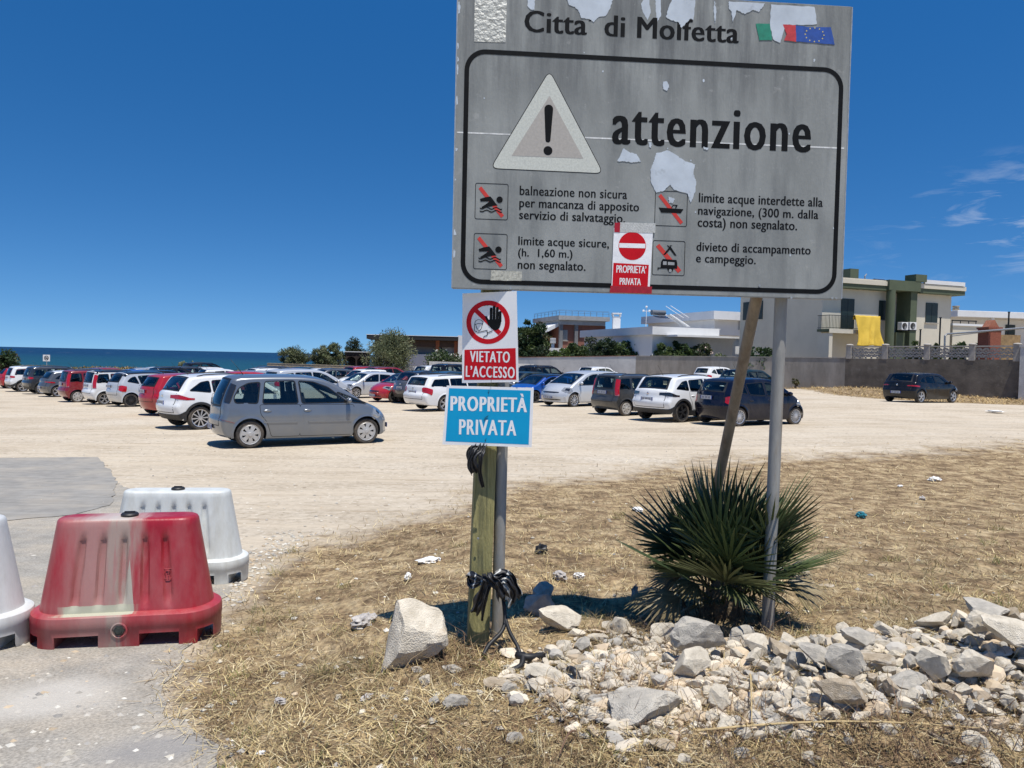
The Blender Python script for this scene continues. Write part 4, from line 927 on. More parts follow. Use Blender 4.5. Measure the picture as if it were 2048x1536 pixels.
# ------------------------------------------------------------------ dwarf fan palm
def fan_palm():
    rs = nrand(5); base = G(1462, 1262); cx, cy = base.x + .04, base.y + .26; cz = T(cx, cy)
    t = thing('dwarf_palm', 'bushy dwarf fan palm with stiff dark green fans around the steel pole', 'palm', (cx, cy, cz))
    def fans(n, el0, el1, len0, len1, cols, seed, droop=.06, spread=1.25):
        rs = nrand(seed); VV = []; FF = []; CC = []; nv = 0; mbp = MB()
        for i in range(n):
            az = 2 * pi * (i + rs.uniform(-.3, .3)) * .618; el = rs.uniform(el0, el1); pl = rs.uniform(.22, .42) * (1 - .25 * (el > 1.1)); R_ = rs.uniform(len0, len1)
            d = np.array([cos(az) * cos(el), sin(az) * cos(el), sin(el)]); side = np.array([-sin(az), cos(az), 0]); up = np.cross(d, side) * -1
            o0 = np.array([rs.uniform(-.10, .10), rs.uniform(-.10, .10), rs.uniform(.0, .14)]); hub = o0 + d * pl
            mbp.tube([o0, o0 + d * pl * .5 + [0, 0, .01], hub], [.007, .006, .005], 5)
            roll = rs.uniform(-.5, .5); side2 = side * cos(roll) + up * sin(roll); up2 = up * cos(roll) - side * sin(roll)
            m = rs.randint(15, 21); col0 = np.array(cols[rs.randint(len(cols))]) * rs.uniform(.8, 1.2)
            for k in range(m):
                a = (k / (m - 1) - .5) * 2 * spread * rs.uniform(.97, 1.03); ln = R_ * (1 - .22 * abs(a) / spread) * rs.uniform(.88, 1.05)
                dd = d * cos(a) + side2 * sin(a) + up2 * (.12 * cos(a * 1.3)); dd /= np.linalg.norm(dd); ws = np.cross(dd, up2); ws /= np.linalg.norm(ws)
                w = .0105 * rs.uniform(.8, 1.2); c = col0 * rs.uniform(.75, 1.3)
                for q, (tt, wf) in enumerate(((.0, .35), (.4, 1), (.75, .75), (1, .06))):
                    p = hub + dd * ln * tt + np.array([0, 0, -droop * ln * tt * tt])
                    fold = up2 * (.35 * w * wf)
                    VV += [p - ws * w * wf + fold, p - fold * .6, p + ws * w * wf + fold]; tip = np.array([.11, .09, .035]) if tt > .9 else 0
                    CC += [c + tip * .5] * 3
                for q in range(3):
                    b_ = nv + q * 3; FF += [(b_, b_ + 1, b_ + 4, b_ + 3), (b_ + 1, b_ + 2, b_ + 5, b_ + 4)]
                nv += 12
        return np.array(VV), np.array(FF), np.array(CC), mbp
    V1, F1, C1, st = fans(48, .40, 1.5, .40, .54, [(.048, .072, .028), (.068, .094, .036), (.04, .06, .026), (.10, .11, .046)], 51)
    link('fan_leaves', fast_mesh('fan_leaves', V1, F1, C1, attr_mat('palm_leaf', .42, .12, .5)), t)
    V2, F2, C2, st2 = fans(16, .1, .6, .20, .32, [(.16, .13, .06), (.11, .095, .05), (.20, .16, .085), (.06, .07, .025)], 52, .35, 1.0)
    link('withered_leaves', fast_mesh('withered_leaves', V2, F2, C2, attr_mat('palm_leaf', .42, .12, .5)), t)
    t.scale = (.90, .90, 1.14)
    st.add(st2.v, st2.f); st.build('leaf_stalks', mat('palm_stalk', (.085, .095, .035), var=.3, scale=20), t, smooth=True)
    mb = MB(); r3 = random.Random(3)
    for k in range(46):
        a = r3.uniform(0, 6.28); r_ = r3.uniform(.02, .30); h = r3.uniform(.05, .34); p = Vector((cos(a) * r_, sin(a) * r_, -.01)); q = p + Vector((r3.uniform(-.15, .15), r3.uniform(-.15, .15), h))
        mb.tube([p, p.lerp(q, .5) + Vector((r3.uniform(-.03, .03), 0, 0)), q], [.005, .004, .0015], 5)
    mb.lathe([(.0, -.03), (.13, -.03), (.12, .10), (.08, .2), (0, .24)], 14, fn=lambda v: v + Vector((.02 * sin(v.z * 40), .02 * cos(v.x * 50), 0)))
    mb.build('fibrous_stem', mat('palm_fibre', (.09, .065, .04), rough=.95, col2=(.2, .15, .09), scale=30, bump=1, bscale=50), t)
fan_palm()

# ------------------------------------------------------------------ plastic scraps, strap, litter
bagm = mat('black_plastic_bag', (.014, .014, .016), rough=.5, var=.3, scale=20, bump=.5, bscale=22, spec=.6)
def stripe_mat():
    m = mat('striped_rag', (.016, .016, .018), rough=.5, var=.2); N = m.node_tree.nodes; L = m.node_tree.links; b = N['Principled BSDF']
    t = N.new('ShaderNodeTexCoord'); w = N.new('ShaderNodeTexWave'); w.inputs['Scale'].default_value = 5; w.inputs['Distortion'].default_value = 14; w.inputs['Detail'].default_value = 2; L.new(t.outputs['Object'], w.inputs['Vector'])
    r_ = N.new('ShaderNodeValToRGB'); r_.color_ramp.elements[0].position = .86; r_.color_ramp.elements[1].position = .93; r_.color_ramp.elements[0].color = (.016, .016, .018, 1); r_.color_ramp.elements[1].color = (.5, .5, .47, 1); L.new(w.outputs['Fac'], r_.inputs[0]); L.new(r_.outputs[0], b.inputs['Base Color']); return m
def crumple(mb, pts, rad, seed, n=14, flat=.55, amp=.35, seg=6):
    """a crumpled, folded tube of film along a path"""
    pts = smooth_poly([tuple(p) for p in pts], len(pts) * seg, False); rs_ = np.interp(np.linspace(0, 1, len(pts)), np.linspace(0, 1, len(rad)), rad); b = MB(); b.tube(pts, list(rs_), n); vs = []
    for i, v in enumerate(b.v):
        k = i // n; c = Vector(pts[min(k, len(pts) - 1)]); d = Vector(v) - c; f = 1 + amp * noise.noise((v[0] * 38 + seed, v[1] * 38, v[2] * 24)) * 2.2 + amp * .8 * sin((i % n) * 2.6 + seed); d *= f; d.y *= flat; vs.append(c + d)
    mb.add(vs, b.f)
def atl(px, py, Y): return at(px, py, Y)
def film(mb, path, w0, w1, seed, folds=3, amp=.35, yaw=0, n=26, m=15):
    """a strip of thin film along a path, gathered into lengthwise folds"""
    w0 *= .72; w1 *= .72
    P = smooth_poly([tuple(p) for p in path], n, False); rows = []
    for i, p in enumerate(P):
        t = i / (n - 1); w = w0 + (w1 - w0) * t; d = Vector(P[min(i + 1, n - 1)]) - Vector(P[max(i - 1, 0)]); d.normalize(); s_ = d.cross(Vector((sin(yaw), -cos(yaw), .15))).normalized(); nn = s_.cross(d); row = []
        for k in range(m):
            u = k / (m - 1) - .5; ph = folds * 2 * pi * u + seed + 1.3 * sin(t * 5 + seed); jag = noise.noise((u * 5, t * 4, seed))
            e = w * (1 + .35 * noise.noise((t * 5, seed, .5))); row.append(tuple(Vector(p) + s_ * (u * e + .18 * w * jag) + nn * (amp * w * .5 * sin(ph) + .2 * w * jag) + d * (.5 * w * noise.noise((u * 3, seed, 2)) if i > n - 3 else 0)))
        rows.append(row)
    mb.grid(rows)
def film_obj(mb, name, m, parent=None):
    o = mb.build(name, m, parent, smooth=True, recalc=False); sd = o.modifiers.new('s', 'SOLIDIFY'); sd.thickness = .0015; return o
mb = MB()
film(mb, [atl(960, 886, 3.86), atl(950, 905, 3.82), atl(944, 925, 3.81), atl(952, 946, 3.83)], .05, .075, 1, 2.2); film(mb, [atl(966, 888, 3.85), atl(962, 915, 3.81), atl(960, 945, 3.82), atl(966, 975, 3.84)], .055, .02, 2, 2.5); film(mb, [atl(952, 890, 3.86), atl(940, 908, 3.84), atl(946, 930, 3.84)], .03, .06, 3, 1.6)
tag(film_obj(mb, 'plastic_bag', bagm), 'crumpled black plastic bag hanging under the turquoise sign on the post', 'bag')
rag = thing('tied_rag', 'striped black and white rag knotted round the timber post near its foot', 'rag', atl(985, 1165, 3.86)); r0 = Vector(rag.location); sm_ = stripe_mat()
def RL(px, py, Y): return atl(px, py, Y) - r0
mb = MB()
film(mb, [RL(941, 1156, 3.93), RL(943, 1158, 3.83), RL(955, 1160, 3.79), RL(972, 1163, 3.785), RL(990, 1160, 3.785), RL(1004, 1158, 3.82)], .095, .07, 1, 3.2, .22); film(mb, [RL(940, 1150, 3.92), RL(944, 1168, 3.815), RL(965, 1160, 3.775), RL(982, 1166, 3.775)], .05, .05, 5, 2.4, .3)
film(mb, [RL(994, 1156, 3.80), RL(1006, 1150, 3.81), RL(1018, 1160, 3.82), RL(1026, 1180, 3.83), RL(1030, 1196, 3.84)], .07, .13, 7, 3.5, .3); film(mb, [RL(998, 1162, 3.81), RL(1012, 1166, 3.80), RL(1022, 1186, 3.81), RL(1016, 1206, 3.82)], .05, .09, 9, 2.6, .4)
film_obj(mb, 'wrap', sm_, rag)
mb = MB(); film(mb, [RL(980, 1150, 3.77), RL(972, 1168, 3.755), RL(960, 1195, 3.77), RL(950, 1226, 3.79)], .045, .085, 4, 1.8, .3); film(mb, [RL(982, 1156, 3.765), RL(974, 1182, 3.755), RL(968, 1210, 3.765), RL(964, 1242, 3.78)], .05, .02, 6, 1.6, .4); film(mb, [RL(984, 1158, 3.77), RL(996, 1172, 3.76), RL(1006, 1196, 3.77)], .04, .08, 8, 1.8, .35)
for a_ in ((972, 1160), (982, 1158)): c = RL(*a_, 3.765); film(mb, [c + Vector((-.02, .01, .02)), c + Vector((0, -.02, .01)), c + Vector((.022, .005, -.02))], .05, .05, a_[0], 1.5, .5, n=12)
film_obj(mb, 'loose_end', bagm, rag)
mb = MB(); g = [atl(1006, 1195, 3.86), atl(1010, 1235, 3.84), atl(1004, 1262, 3.80), atl(978, 1290, 3.74), atl(966, 1312, 3.70)]
mb.tube(smooth_poly([tuple(p) for p in g], 20, False), .011, 6); g = [atl(1010, 1235, 3.84), atl(1020, 1265, 3.8), atl(1036, 1295, 3.76), atl(1046, 1330, 3.70)]; mb.tube(smooth_poly([tuple(p) for p in g], 20, False), .011, 6)
q = G(1046, 1335); g = [q + Vector((-.03, .03, .05)), q + Vector((.02, 0, .05)), q + Vector((.1, .05, .04))]; mb.tube(smooth_poly([tuple(p) for p in g], 8, False), .018, 7); g = [q + Vector((0, .02, .06)), q + Vector((-.01, -.05, .03)), q + Vector((-.06, -.09, .02))]; mb.tube(smooth_poly([tuple(p) for p in g], 8, False), .014, 7)
tag(mb.build('strap', rubber, smooth=True), 'black rubber strap trailing from the rag down to the stones', 'strap')
def scrap(px, py, wpx, m, label, cat, seed, tall=.5, name='litter', long=1.0, lift=.01):
    p = G(px, py); s = wpx * p.y / FOC / 2; bm = bmesh.new(); bmesh.ops.create_icosphere(bm, subdivisions=3, radius=1)
    for v in bm.verts:
        f = 1 + .55 * noise.fractal(v.co * 2.2 + Vector((seed, 0, 0)), .9, 2, 4); c = v.co * f; v.co = Vector((c.x * s * long, c.y * s * .6, c.z * s * tall))
    me = bpy.data.meshes.new(name); bm.to_mesh(me); bm.free(); me.materials.append(m); me.polygons.foreach_set('use_smooth', [True] * len(me.polygons)); me.set_sharp_from_angle(angle=radians(35))
    o = link(name, me); o.location = (p.x, p.y, p.z + s * tall * .55 + lift); o.rotation_euler = (0, 0, seed * .7); tag(o, label, cat, 'litter on the dry grass'); return o
wp = mat('scrap_paper', (.72, .71, .68), rough=.7, var=.12, scale=30, bump=.5, bscale=40)
gp = mat('scrap_grey', (.42, .39, .36), rough=.8, var=.3, scale=30, bump=.8, bscale=40)
scrap(858, 1126, 44, wp, 'flattened white plastic packet in straw left of the timber post', 'packet', 1, .28, 'packet', 1.1)
scrap(816, 1160, 20, wp, 'small crumpled white tissue left of the post', 'tissue', 2, .7, 'tissue'); scrap(1120, 1160, 36, gp, 'crumpled greyish tissue right of the post', 'tissue', 3, .5, 'tissue'); scrap(1158, 1158, 22, wp, 'crumpled bright white tissue beside the greyish one', 'tissue', 4, .6, 'tissue')
scrap(1082, 1108, 24, bagm, 'black plastic scrap in straw behind the post', 'scrap', 5, .9, 'plastic_scrap'); scrap(728, 1250, 62, gp, 'torn grey cloth strip in straw left of the boulder', 'rag', 6, .35, 'cloth_scrap')
scrap(1722, 1036, 24, mat('teal_plastic', (.02, .16, .20), rough=.4, var=.3, scale=40), 'crushed teal blue plastic wrapper in the dry grass', 'wrapper', 7, .6, 'wrapper')
scrap(1270, 1200, 26, gp, 'pale scrap standing in the board shadow left of the palm', 'scrap', 8, 1.3, 'paper_scrap', .5)
scrap(1870, 962, 24, wp, 'white film scrap in the dry grass, largest of three on the right', 'scrap', 9, .4, 'paper_scrap'); scrap(1800, 974, 14, wp, 'small white paper square on the right-hand grass', 'scrap', 10, .3, 'paper_scrap'); scrap(1845, 1000, 16, gp, 'grey crumpled scrap below the white film scrap', 'scrap', 11, .5, 'paper_scrap')
scrap(1990, 826, 26, wp, 'white sheet scrap on the verge near the brown wall', 'scrap', 12, .15, 'paper_scrap', 1.2, .05); scrap(560, 1410, 26, gp, 'torn brown and white wrapper in straw right of the asphalt', 'wrapper', 13, .5, 'wrapper'); scrap(522, 1513, 16, wp, 'small white wrapper at the bottom edge', 'wrapper', 14, .5, 'wrapper')
scrap(733, 1400, 26, gp, 'thin grey film strip in straw below the boulder', 'scrap', 15, .3, 'paper_scrap', 1.2); scrap(1275, 1022, 30, wp, 'thin white scrap beside the left fans of the palm', 'scrap', 16, .25, 'paper_scrap', 1.1)
mb = MB(); q = G(1138, 1365); mb.tube(smooth_poly([tuple(q + Vector(p)) for p in ((.0, .02, .05), (.02, -.02, .06), (.035, -.05, .03), (.01, -.12, .02), (-.01, -.18, .02))], 16, False), [.016] * 6 + [.011] * 10, 7); tag(mb.build('plastic_strip', bagm, smooth=True), 'twisted black plastic strip among stones right of the slanting block', 'plastic strip')
for k, (a, b) in enumerate((((1150, 1480), (1118, 1530)), ((690, 1390), (770, 1378)), ((1390, 1480), (1960, 1475)), ((1500, 1365), (1503, 1470)), ((600, 1425), (560, 1445)), ((1925, 1290), (1960, 1310)))):
    p, q = G(*a), G(*b); L_ = (q - p).length; mb = MB(); pts = [p.lerp(q, i / 6) + Vector((noise.noise((k, i, 0)) * .02, noise.noise((i, k, 5)) * .02, .035 + .03 * sin(pi * i / 6) + noise.noise((i, 3, k)) * .01)) for i in range(7)]
    mb.tube(pts, [.0045, .004, .004, .0035, .003, .0025, .0015], 6); tag(mb.build('dry_stalk', mat('stalk_' + ('tan' if k != 0 else 'brown'), (.48, .36, .18) if k != 0 else (.16, .09, .055), var=.25, scale=30)), ['thick brown twig at the bottom centre', 'pale broken reed left of the rubble', 'long yellow reed lying across the rubble heap', 'upright dry stalk in the middle of the heap', 'flat straw-coloured leaf blade in the left straw', 'short reed on the crest at right'][k], 'dry stalk', 'dry reeds on the ground')
# ------------------------------------------------------------------ walls
conc = mat('concrete_wall', (.25, .225, .19), rough=.95, col2=(.36, .325, .28), scale=1.2, stretch=(1, 1, .35), bump=.4, bscale=12, dirt=(.19, .165, .135), dscale=1.6, dlow=.48, dhigh=.75, detail=8)
concp = mat('pale_render_wall', (.44, .43, .42), rough=.95, col2=(.53, .52, .50), scale=.8, bump=.2, bscale=14, dirt=(.36, .35, .34), dscale=1, dlow=.5, dhigh=.8)
brownw = mat('brown_stained_wall', (.10, .085, .068), rough=.95, col2=(.20, .17, .135), scale=1.1, bump=.5, bscale=10, dirt=(.27, .24, .20), dscale=1.4, dlow=.56, dhigh=.78, detail=9)
blockw = mat('white_block_wall', (.44, .43, .41), rough=.95, col2=(.60, .59, .57), scale=1.5, bump=.4, bscale=10, dirt=(.30, .28, .25), dscale=2, dlow=.52, dhigh=.8)
drystone = mat('dry_stone', (.25, .21, .15), rough=.95, col2=(.42, .36, .27), scale=3.2, bump=1, bscale=5, dirt=(.12, .10, .075), dscale=5, dlow=.52, dhigh=.7, detail=8)
cap_m = mat('wall_cap', (.36, .33, .29), rough=.9, var=.2, scale=6)
def flat(p): return Vector((p.x, p.y, 0))
def wall(name, label, a, b, z0, z1a, z1b, th, m, cap=0, capm=None, joints=0):
    """upright wall from a to b; top height may run from z1a to z1b"""
    a, b = flat(a), flat(b); d = (b - a); L_ = d.length; yaw = atan2(d.y, d.x); t = thing(name, label, 'wall', (a.x, a.y, 0), yaw)
    mb = MB(); n = 16
    rows = [[(L_ * k / n, y, z) for k in range(n + 1)] for y, z in ((0, z0), (0, None), (th, None), (th, z0))]
    R_ = []
    for y, z in ((0, z0), (0, 1), (th, 1), (th, z0)):
        R_.append([(L_ * k / n, y, z0 if z == z0 else z1a + (z1b - z1a) * k / n + .012 * noise.noise((k * 1.3, y, 3))) for k in range(n + 1)])
    mb.grid(R_); m_ = len(R_[0]); mb.f += [(0, m_, 2 * m_, 3 * m_), (m_ - 1, 2 * m_ - 1, 3 * m_ - 1, 4 * m_ - 1)]; mb.m += [0, 0]
    mb.build('masonry', m, t)
    if cap:
        mb = MB(); R_ = []
        for y, dz in ((-.03, .012), (-.03, cap), (th + .03, cap), (th + .03, .012), (-.03, .012)): R_.append([(L_ * k / n, y, z1a + (z1b - z1a) * k / n + dz) for k in range(n + 1)])
        mb.grid(R_); mb.f += [(0, m_, 2 * m_, 3 * m_), (m_ - 1, 2 * m_ - 1, 3 * m_ - 1, 4 * m_ - 1)]; mb.m += [0, 0]; mb.build('coping', capm or cap_m, t)
    return t, L_
wA, wB, wC, wD = at(2120, 740, 42.0), at(1690, 740, 50.5), at(1271, 740, 61.5), at(1035, 740, 68)
wE = at(2040, 740, 43.4)
tw, Lw = wall('boundary_wall', 'brown stained wall carrying a breeze-block balustrade on the right', wB, wE, -.5, 2.55, 2.64, .25, brownw)
wall('boundary_wall', 'streaked concrete wall in the middle, behind the row of cars', wC, wB, -.8, 2.46, 2.58, .22, conc, .05)
wall('boundary_wall', 'smooth pale grey wall with a thin red-brown top edge', wD, wC, -.8, 2.14, 2.46, .22, concp, .05, mat('terracotta_cap', (.30, .14, .10), rough=.9, var=.2, scale=8))
wall('boundary_wall', 'low dark brown end wall at the right edge beyond the gate post', at(2044, 740, 43.6), wA, -.5, 1.5, 1.45, .25, brownw)
wall('low_wall', 'short white wall just right of the hand sign', at(1022, 740, 66), at(1068, 740, 66.5), -.8, 1.62, 1.62, .2, blockw)
wall('low_wall', 'white painted block wall left of the hand sign, higher at its right end', at(858, 740, 71), at(930, 740, 70), -.8, 1.62, 1.60, .2, blockw)
wall('low_wall', 'grey-white block wall lower than its neighbour, beside the large tamarisk', at(788, 740, 72), at(857.5, 740, 71), -.8, 1.12, 1.14, .2, blockw)
wall('stone_wall', 'low dry-stone wall below the tamarisk trees', at(534, 740, 76), at(787, 740, 73), -1.2, 1.0, .92, .5, drystone, .06, drystone)
# breeze-block balustrade on the brown wall
d = flat(wE) - flat(wB); byaw = atan2(d.y, d.x)
bal = thing('balustrade', 'grey breeze-block balustrade with arch-shaped openings on the brown wall', 'balustrade', (wB.x, wB.y, 2.56), byaw)
zt = lambda x: .09 * x / Lw
mb = MB(); tw_ = .36
def tile(cx, zb, flip=1):
    n = 10; r0, r1 = .072, .178; A = [(cx + r1 * cos(pi * k / n), zb + r1 * sin(pi * k / n)) for k in range(n + 1)]; B = [(cx + r0 * cos(pi * k / n), zb + r0 * sin(pi * k / n)) for k in range(n, -1, -1)]
    mb.prism(A + B, .07, .19); mb.prism([(cx - .045, zb - .10), (cx + .045, zb - .10), (cx + .03, zb + .02), (cx - .03, zb + .02)], .075, .185)
nt = int(Lw / tw_)
for k in range(nt):
    for row in range(3): tile((k + .5 * (row % 2) + .45) * tw_, zt(k * tw_) + .10 + row * .20)
mb.build('breeze_blocks', cap_m, bal)
mb = MB(); mb.grid([[(x, y, zt(x) + z) for x in (0, Lw)] for y, z in ((.02, .72), (.02, .80), (.24, .80), (.24, .72), (.02, .72))]); mb.build('top_rail', cap_m, bal)
for k in range(5):
    x = Lw * k / 4; x = min(max(x, .2), Lw - .2); p_ = MB(); p_.box(x - .17, x + .17, -.02, .28, -.02, .84 + zt(x)); p_.lathe([(.0, .0), (.23, 0), (.23, .05), (.16, .09), (0, .11)], 12, fn=lambda v: v + Vector((x, .13, .84 + zt(x)))); p_.build('pier', cap_m, bal, bevel=.01)
gp_ = thing('gate_post', 'white square gate post at the right end of the balustrade', 'gate post', tuple(at(2040, 740, 43.2))[:2] + (0,), byaw); mb = MB(); mb.box(-.02, .3, -.05, .27, -.3, 3.35); mb.box(-.06, .34, -.09, .31, 3.35, 3.45); mb.build('pillar', blockw, gp_); mb = MB(); mb.box(.34, .40, 0, .06, .3, 4.6); mb.build('iron_bar', black, gp_)

# ------------------------------------------------------------------ houses
cream = mat('cream_render', (.60, .55, .44), rough=.9, var=.05, scale=.6, dirt=(.50, .46, .37), dscale=.7, dlow=.5, dhigh=.9)
whiteR = mat('white_render', (.68, .68, .67), rough=.9, var=.05, scale=.5, dirt=(.56, .55, .53), dscale=.7, dlow=.52, dhigh=.9)
green = mat('olive_green_trim', (.085, .105, .06), rough=.8, var=.1, scale=2)
shut = mat('dark_green_shutter', (.012, .026, .024), rough=.5, var=.2, scale=4, bump=.3, bscale=20, stretch=(.2, .2, 6))
iron = mat('black_iron', (.015, .016, .017), rough=.5, metal=.4, var=.1)
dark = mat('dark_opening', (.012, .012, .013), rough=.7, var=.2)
tiles_m = mat('roof_tiles_red', (.28, .11, .075), rough=.9, var=.3, scale=9, bump=.8, bscale=12)
brickm = mat('red_brick', (.27, .085, .05), rough=.9, var=.3, scale=7, stretch=(1, 1, 3), bump=.5, bscale=15)
z5 = lambda X, Y: (1480 + X / 3.606, 520 + Y / 3.606)
z4 = lambda X, Y: (1120 + X / 3.657, 600 + Y / 3.657)
z7 = lambda X, Y: (1020 + X / 5.907, 600 + Y / 5.907)
class Bld:
    """building frame: u along the front, v into the depth, z up; f(...) reads a front point from the photograph"""
    def __init__(s, name, label, px, Y, yaw, cat='house'):
        o = at(px, 740, Y); s.o = Vector((o.x, o.y, 0)); s.yaw = radians(yaw); s.t = thing(name, label, cat, s.o, s.yaw); s.fp = Panel(s.o, s.yaw)
        s.lp = Panel(s.o, s.yaw - pi / 2)                      # left flank: u runs from the corner to the back (negative)
    def f(s, zf, X, Y): return s.fp(*zf(X, Y))
    def fv(s, zf, X, Y, v): return Panel(s.o + Vector((-sin(s.yaw), cos(s.yaw), 0)) * v, s.yaw)(*zf(X, Y))
    def loc(s, p): return (Matrix.Translation(s.o) @ Matrix.Rotation(s.yaw, 4, 'Z')).inverted() @ p
    def side(s, zf, X, Y): q = s.lp(*zf(X, Y)); return (-q[0], q[1])
    def box(s, nm, m, u0, u1, v0, v1, z0, z1, par=None, bevel=0):
        mb = MB(); mb.box(u0, u1, v0, v1, z0, z1); return mb.build(nm, m, par or s.t, bevel=bevel)
    def win(s, zf, X0, Y0, X1, Y1, m=None, nm='window', v=0, frame=None, sill=True):
        a, b = s.f(zf, X0, (Y0 + Y1) / 2), s.f(zf, X1, (Y0 + Y1) / 2); zt_, zb = s.f(zf, (X0 + X1) / 2, Y0)[1], s.f(zf, (X0 + X1) / 2, Y1)[1]
        mb = MB(); mb.box(a[0], b[0], v - .05, v + .02, zb, zt_); w_ = mb.build(nm, m or shut, s.t); mb = MB(); u = (a[0] + b[0]) / 2; mb.box(u - .02, u + .02, v - .065, v - .045, zb + .02, zt_ - .02); mb.build('shutter_bar', m or shut, w_)
        if sill: mb = MB(); mb.box(a[0] - .08, b[0] + .08, v - .12, v, zb - .07, zb - .005); mb.build('sill', frame or cap_m, w_)
        return w_
H = Bld('green_trimmed_house', 'two-storey cream house with olive green trim and a yellow cloth on its balcony', 1640, 56, 20)
uR = H.f(z5, 1520, 400)[0]; zT = H.f(z5, 720, 132)[1]; zS = H.f(z5, 720, 205)[1]
Ldep = 9.6
uc1, uc2 = H.f(z5, 1112, 400)[0], H.f(z5, 1232, 400)[0]
H.box('wall', cream, 0, uc1, 0, Ldep, -.5, zS); H.box('wall', cream, uc2, uR, .003, Ldep, -.5, zS); H.box('wall', cream, uc1 + .002, uc2 - .002, .75, Ldep, -.5, zS)
for a, b in ((-.05, uc1 - .1), (uc2 + .25, uR + .75)):
    H.box('soffit', green, a, b, -.55, Ldep + .2, zS + .004, zS + .34); H.box('cornice', cream, a - .03, b + .03, -.62, Ldep + .3, zS + .344, zS + .66); H.box('parapet', cream, a, b, -.5, -.3, zS + .664, zT)
H.box('roof', cap_m, -.05, uR + .7, -.3, Ldep, zS + .67, zS + .78)
cu0, cu1 = H.fv(z5, 1062, 300, -.55)[0], H.fv(z5, 1110, 300, -.55)[0]; cu2, cu3 = H.fv(z5, 1232, 300, -.6)[0], H.fv(z5, 1278, 300, -.6)[0]
zH = H.f(z5, 1190, 232)[1]; zHt = H.f(z5, 1190, 160)[1]
mb = MB(); mb.lathe([((cu1 - cu0) / 2, 0), ((cu1 - cu0) / 2, zH)], 20, fn=lambda v: v + Vector(((cu0 + cu1) / 2, -.55, 0))); mb.build('column', green, H.t, smooth=True)
H.box('column', green, cu2, cu3, -.6, .7, 0, zH); H.box('lintel', green, cu0 - .1, cu3 + .1, -.8, .6, zH + .004, zHt)
a, b = H.f(z5, 1205, 130)[0], H.f(z5, 1284, 130)[0]; H.box('stepped_parapet', green, a, b, -.82, .2, zHt + .004, H.f(z5, 1240, 112)[1]); H.box('stepped_parapet', whiteR, b + .01, uR + .6, -.66, -.5, zS + .70, zS + 1.0)
H.win(z5, 727, 279, 820, 492, nm='balcony_door', sill=False); H.win(z5, 1000, 293, 1048, 432); H.win(z5, 1338, 310, 1422, 452)
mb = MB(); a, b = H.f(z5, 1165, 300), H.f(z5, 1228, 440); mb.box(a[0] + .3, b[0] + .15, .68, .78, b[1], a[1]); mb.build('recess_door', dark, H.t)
zb_ = H.f(z5, 740, 525)[1]; zf_ = zb_ + .18; u0 = H.fv(z5, 645, 500, -1.25)[0]; u1 = H.fv(z5, 1003, 500, -1.25)[0]
slab = H.box('balcony_slab', green, u0, u1, -1.25, -.002, zb_, zf_); H.box('balcony_edge', cream, u0 - .02, u1, -1.27, -1.255, zb_ - .1, zf_ + .02, slab)
mb = MB(); zr = zf_ + 1.0
mb.box(u0, u1, -1.24, -1.20, zr - .04, zr); mb.box(u0, u0 + .04, -1.2, -.02, zr - .04, zr); mb.box(u0, u1, -1.24, -1.20, zf_ + .08, zf_ + .11); mb.box(u0, u0 + .04, -1.2, -.02, zf_ + .08, zf_ + .11)
for x in np.arange(u0, u1, .13): mb.box(x, x + .018, -1.23, -1.212, zf_, zr - .03)
for y in np.arange(-1.2, -.05, .13): mb.box(u0 + .01, u0 + .028, y, y + .018, zf_, zr - .03)
mb.build('balcony_railing', iron, H.t)
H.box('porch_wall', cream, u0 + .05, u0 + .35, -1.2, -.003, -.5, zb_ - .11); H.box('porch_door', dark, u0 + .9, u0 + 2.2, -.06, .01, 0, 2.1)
H.box('green_panel', green, uc1 + .01, uc2 - .01, -.25, .72, 1.2, H.f(z5, 1165, 525)[1])
a, b = H.f(z5, 882, 100), H.f(z5, 945, 62); H.box('roof_chimney', green, a[0] + .4, b[0] + .4, 1.6, 2.6, zT - .3, b[1] + .15)
mb = MB(); sw = H.side(z5, 95, 365); z0_, z1_ = H.side(z5, 95, 430)[1], H.side(z5, 95, 300)[1]; s0, s1 = H.side(z5, 165, 365)[0], H.side(z5, 25, 365)[0]; mb.box(-.05, .02, s0, s1, z0_, z1_); w_ = mb.build('window', shut, H.t)
mb = MB(); mb.lathe([(.05, 0), (.05, .3)], 8, fn=lambda v: v + Vector((6.2, 2, zT))); mb.tube([(5.8, 2, zT + .1), (5.8, 2, zT + .6), (5.95, 2, zT + .75)], .05, 8); mb.build('vent_pipe', alu, H.t)
mb = MB(); mb.box(6.4, 7.8, 2, 3.4, zT + .15, zT + .22, mat=Matrix.Rotation(radians(-3), 4, 'X')); mb.lathe([(.22, 0), (.22, 1.0)], 12, fn=lambda v: Vector((7.9 + v.z, 3.2 + v.x, zT + .4 + v.y))); mb.build('solar_panel', mat('solar', (.03, .04, .07), rough=.2, var=.1), H.t)
def on(B_, u, v, z): return B_.t.matrix_basis @ Vector((u, v, z))
bpy.context.view_layer.update()
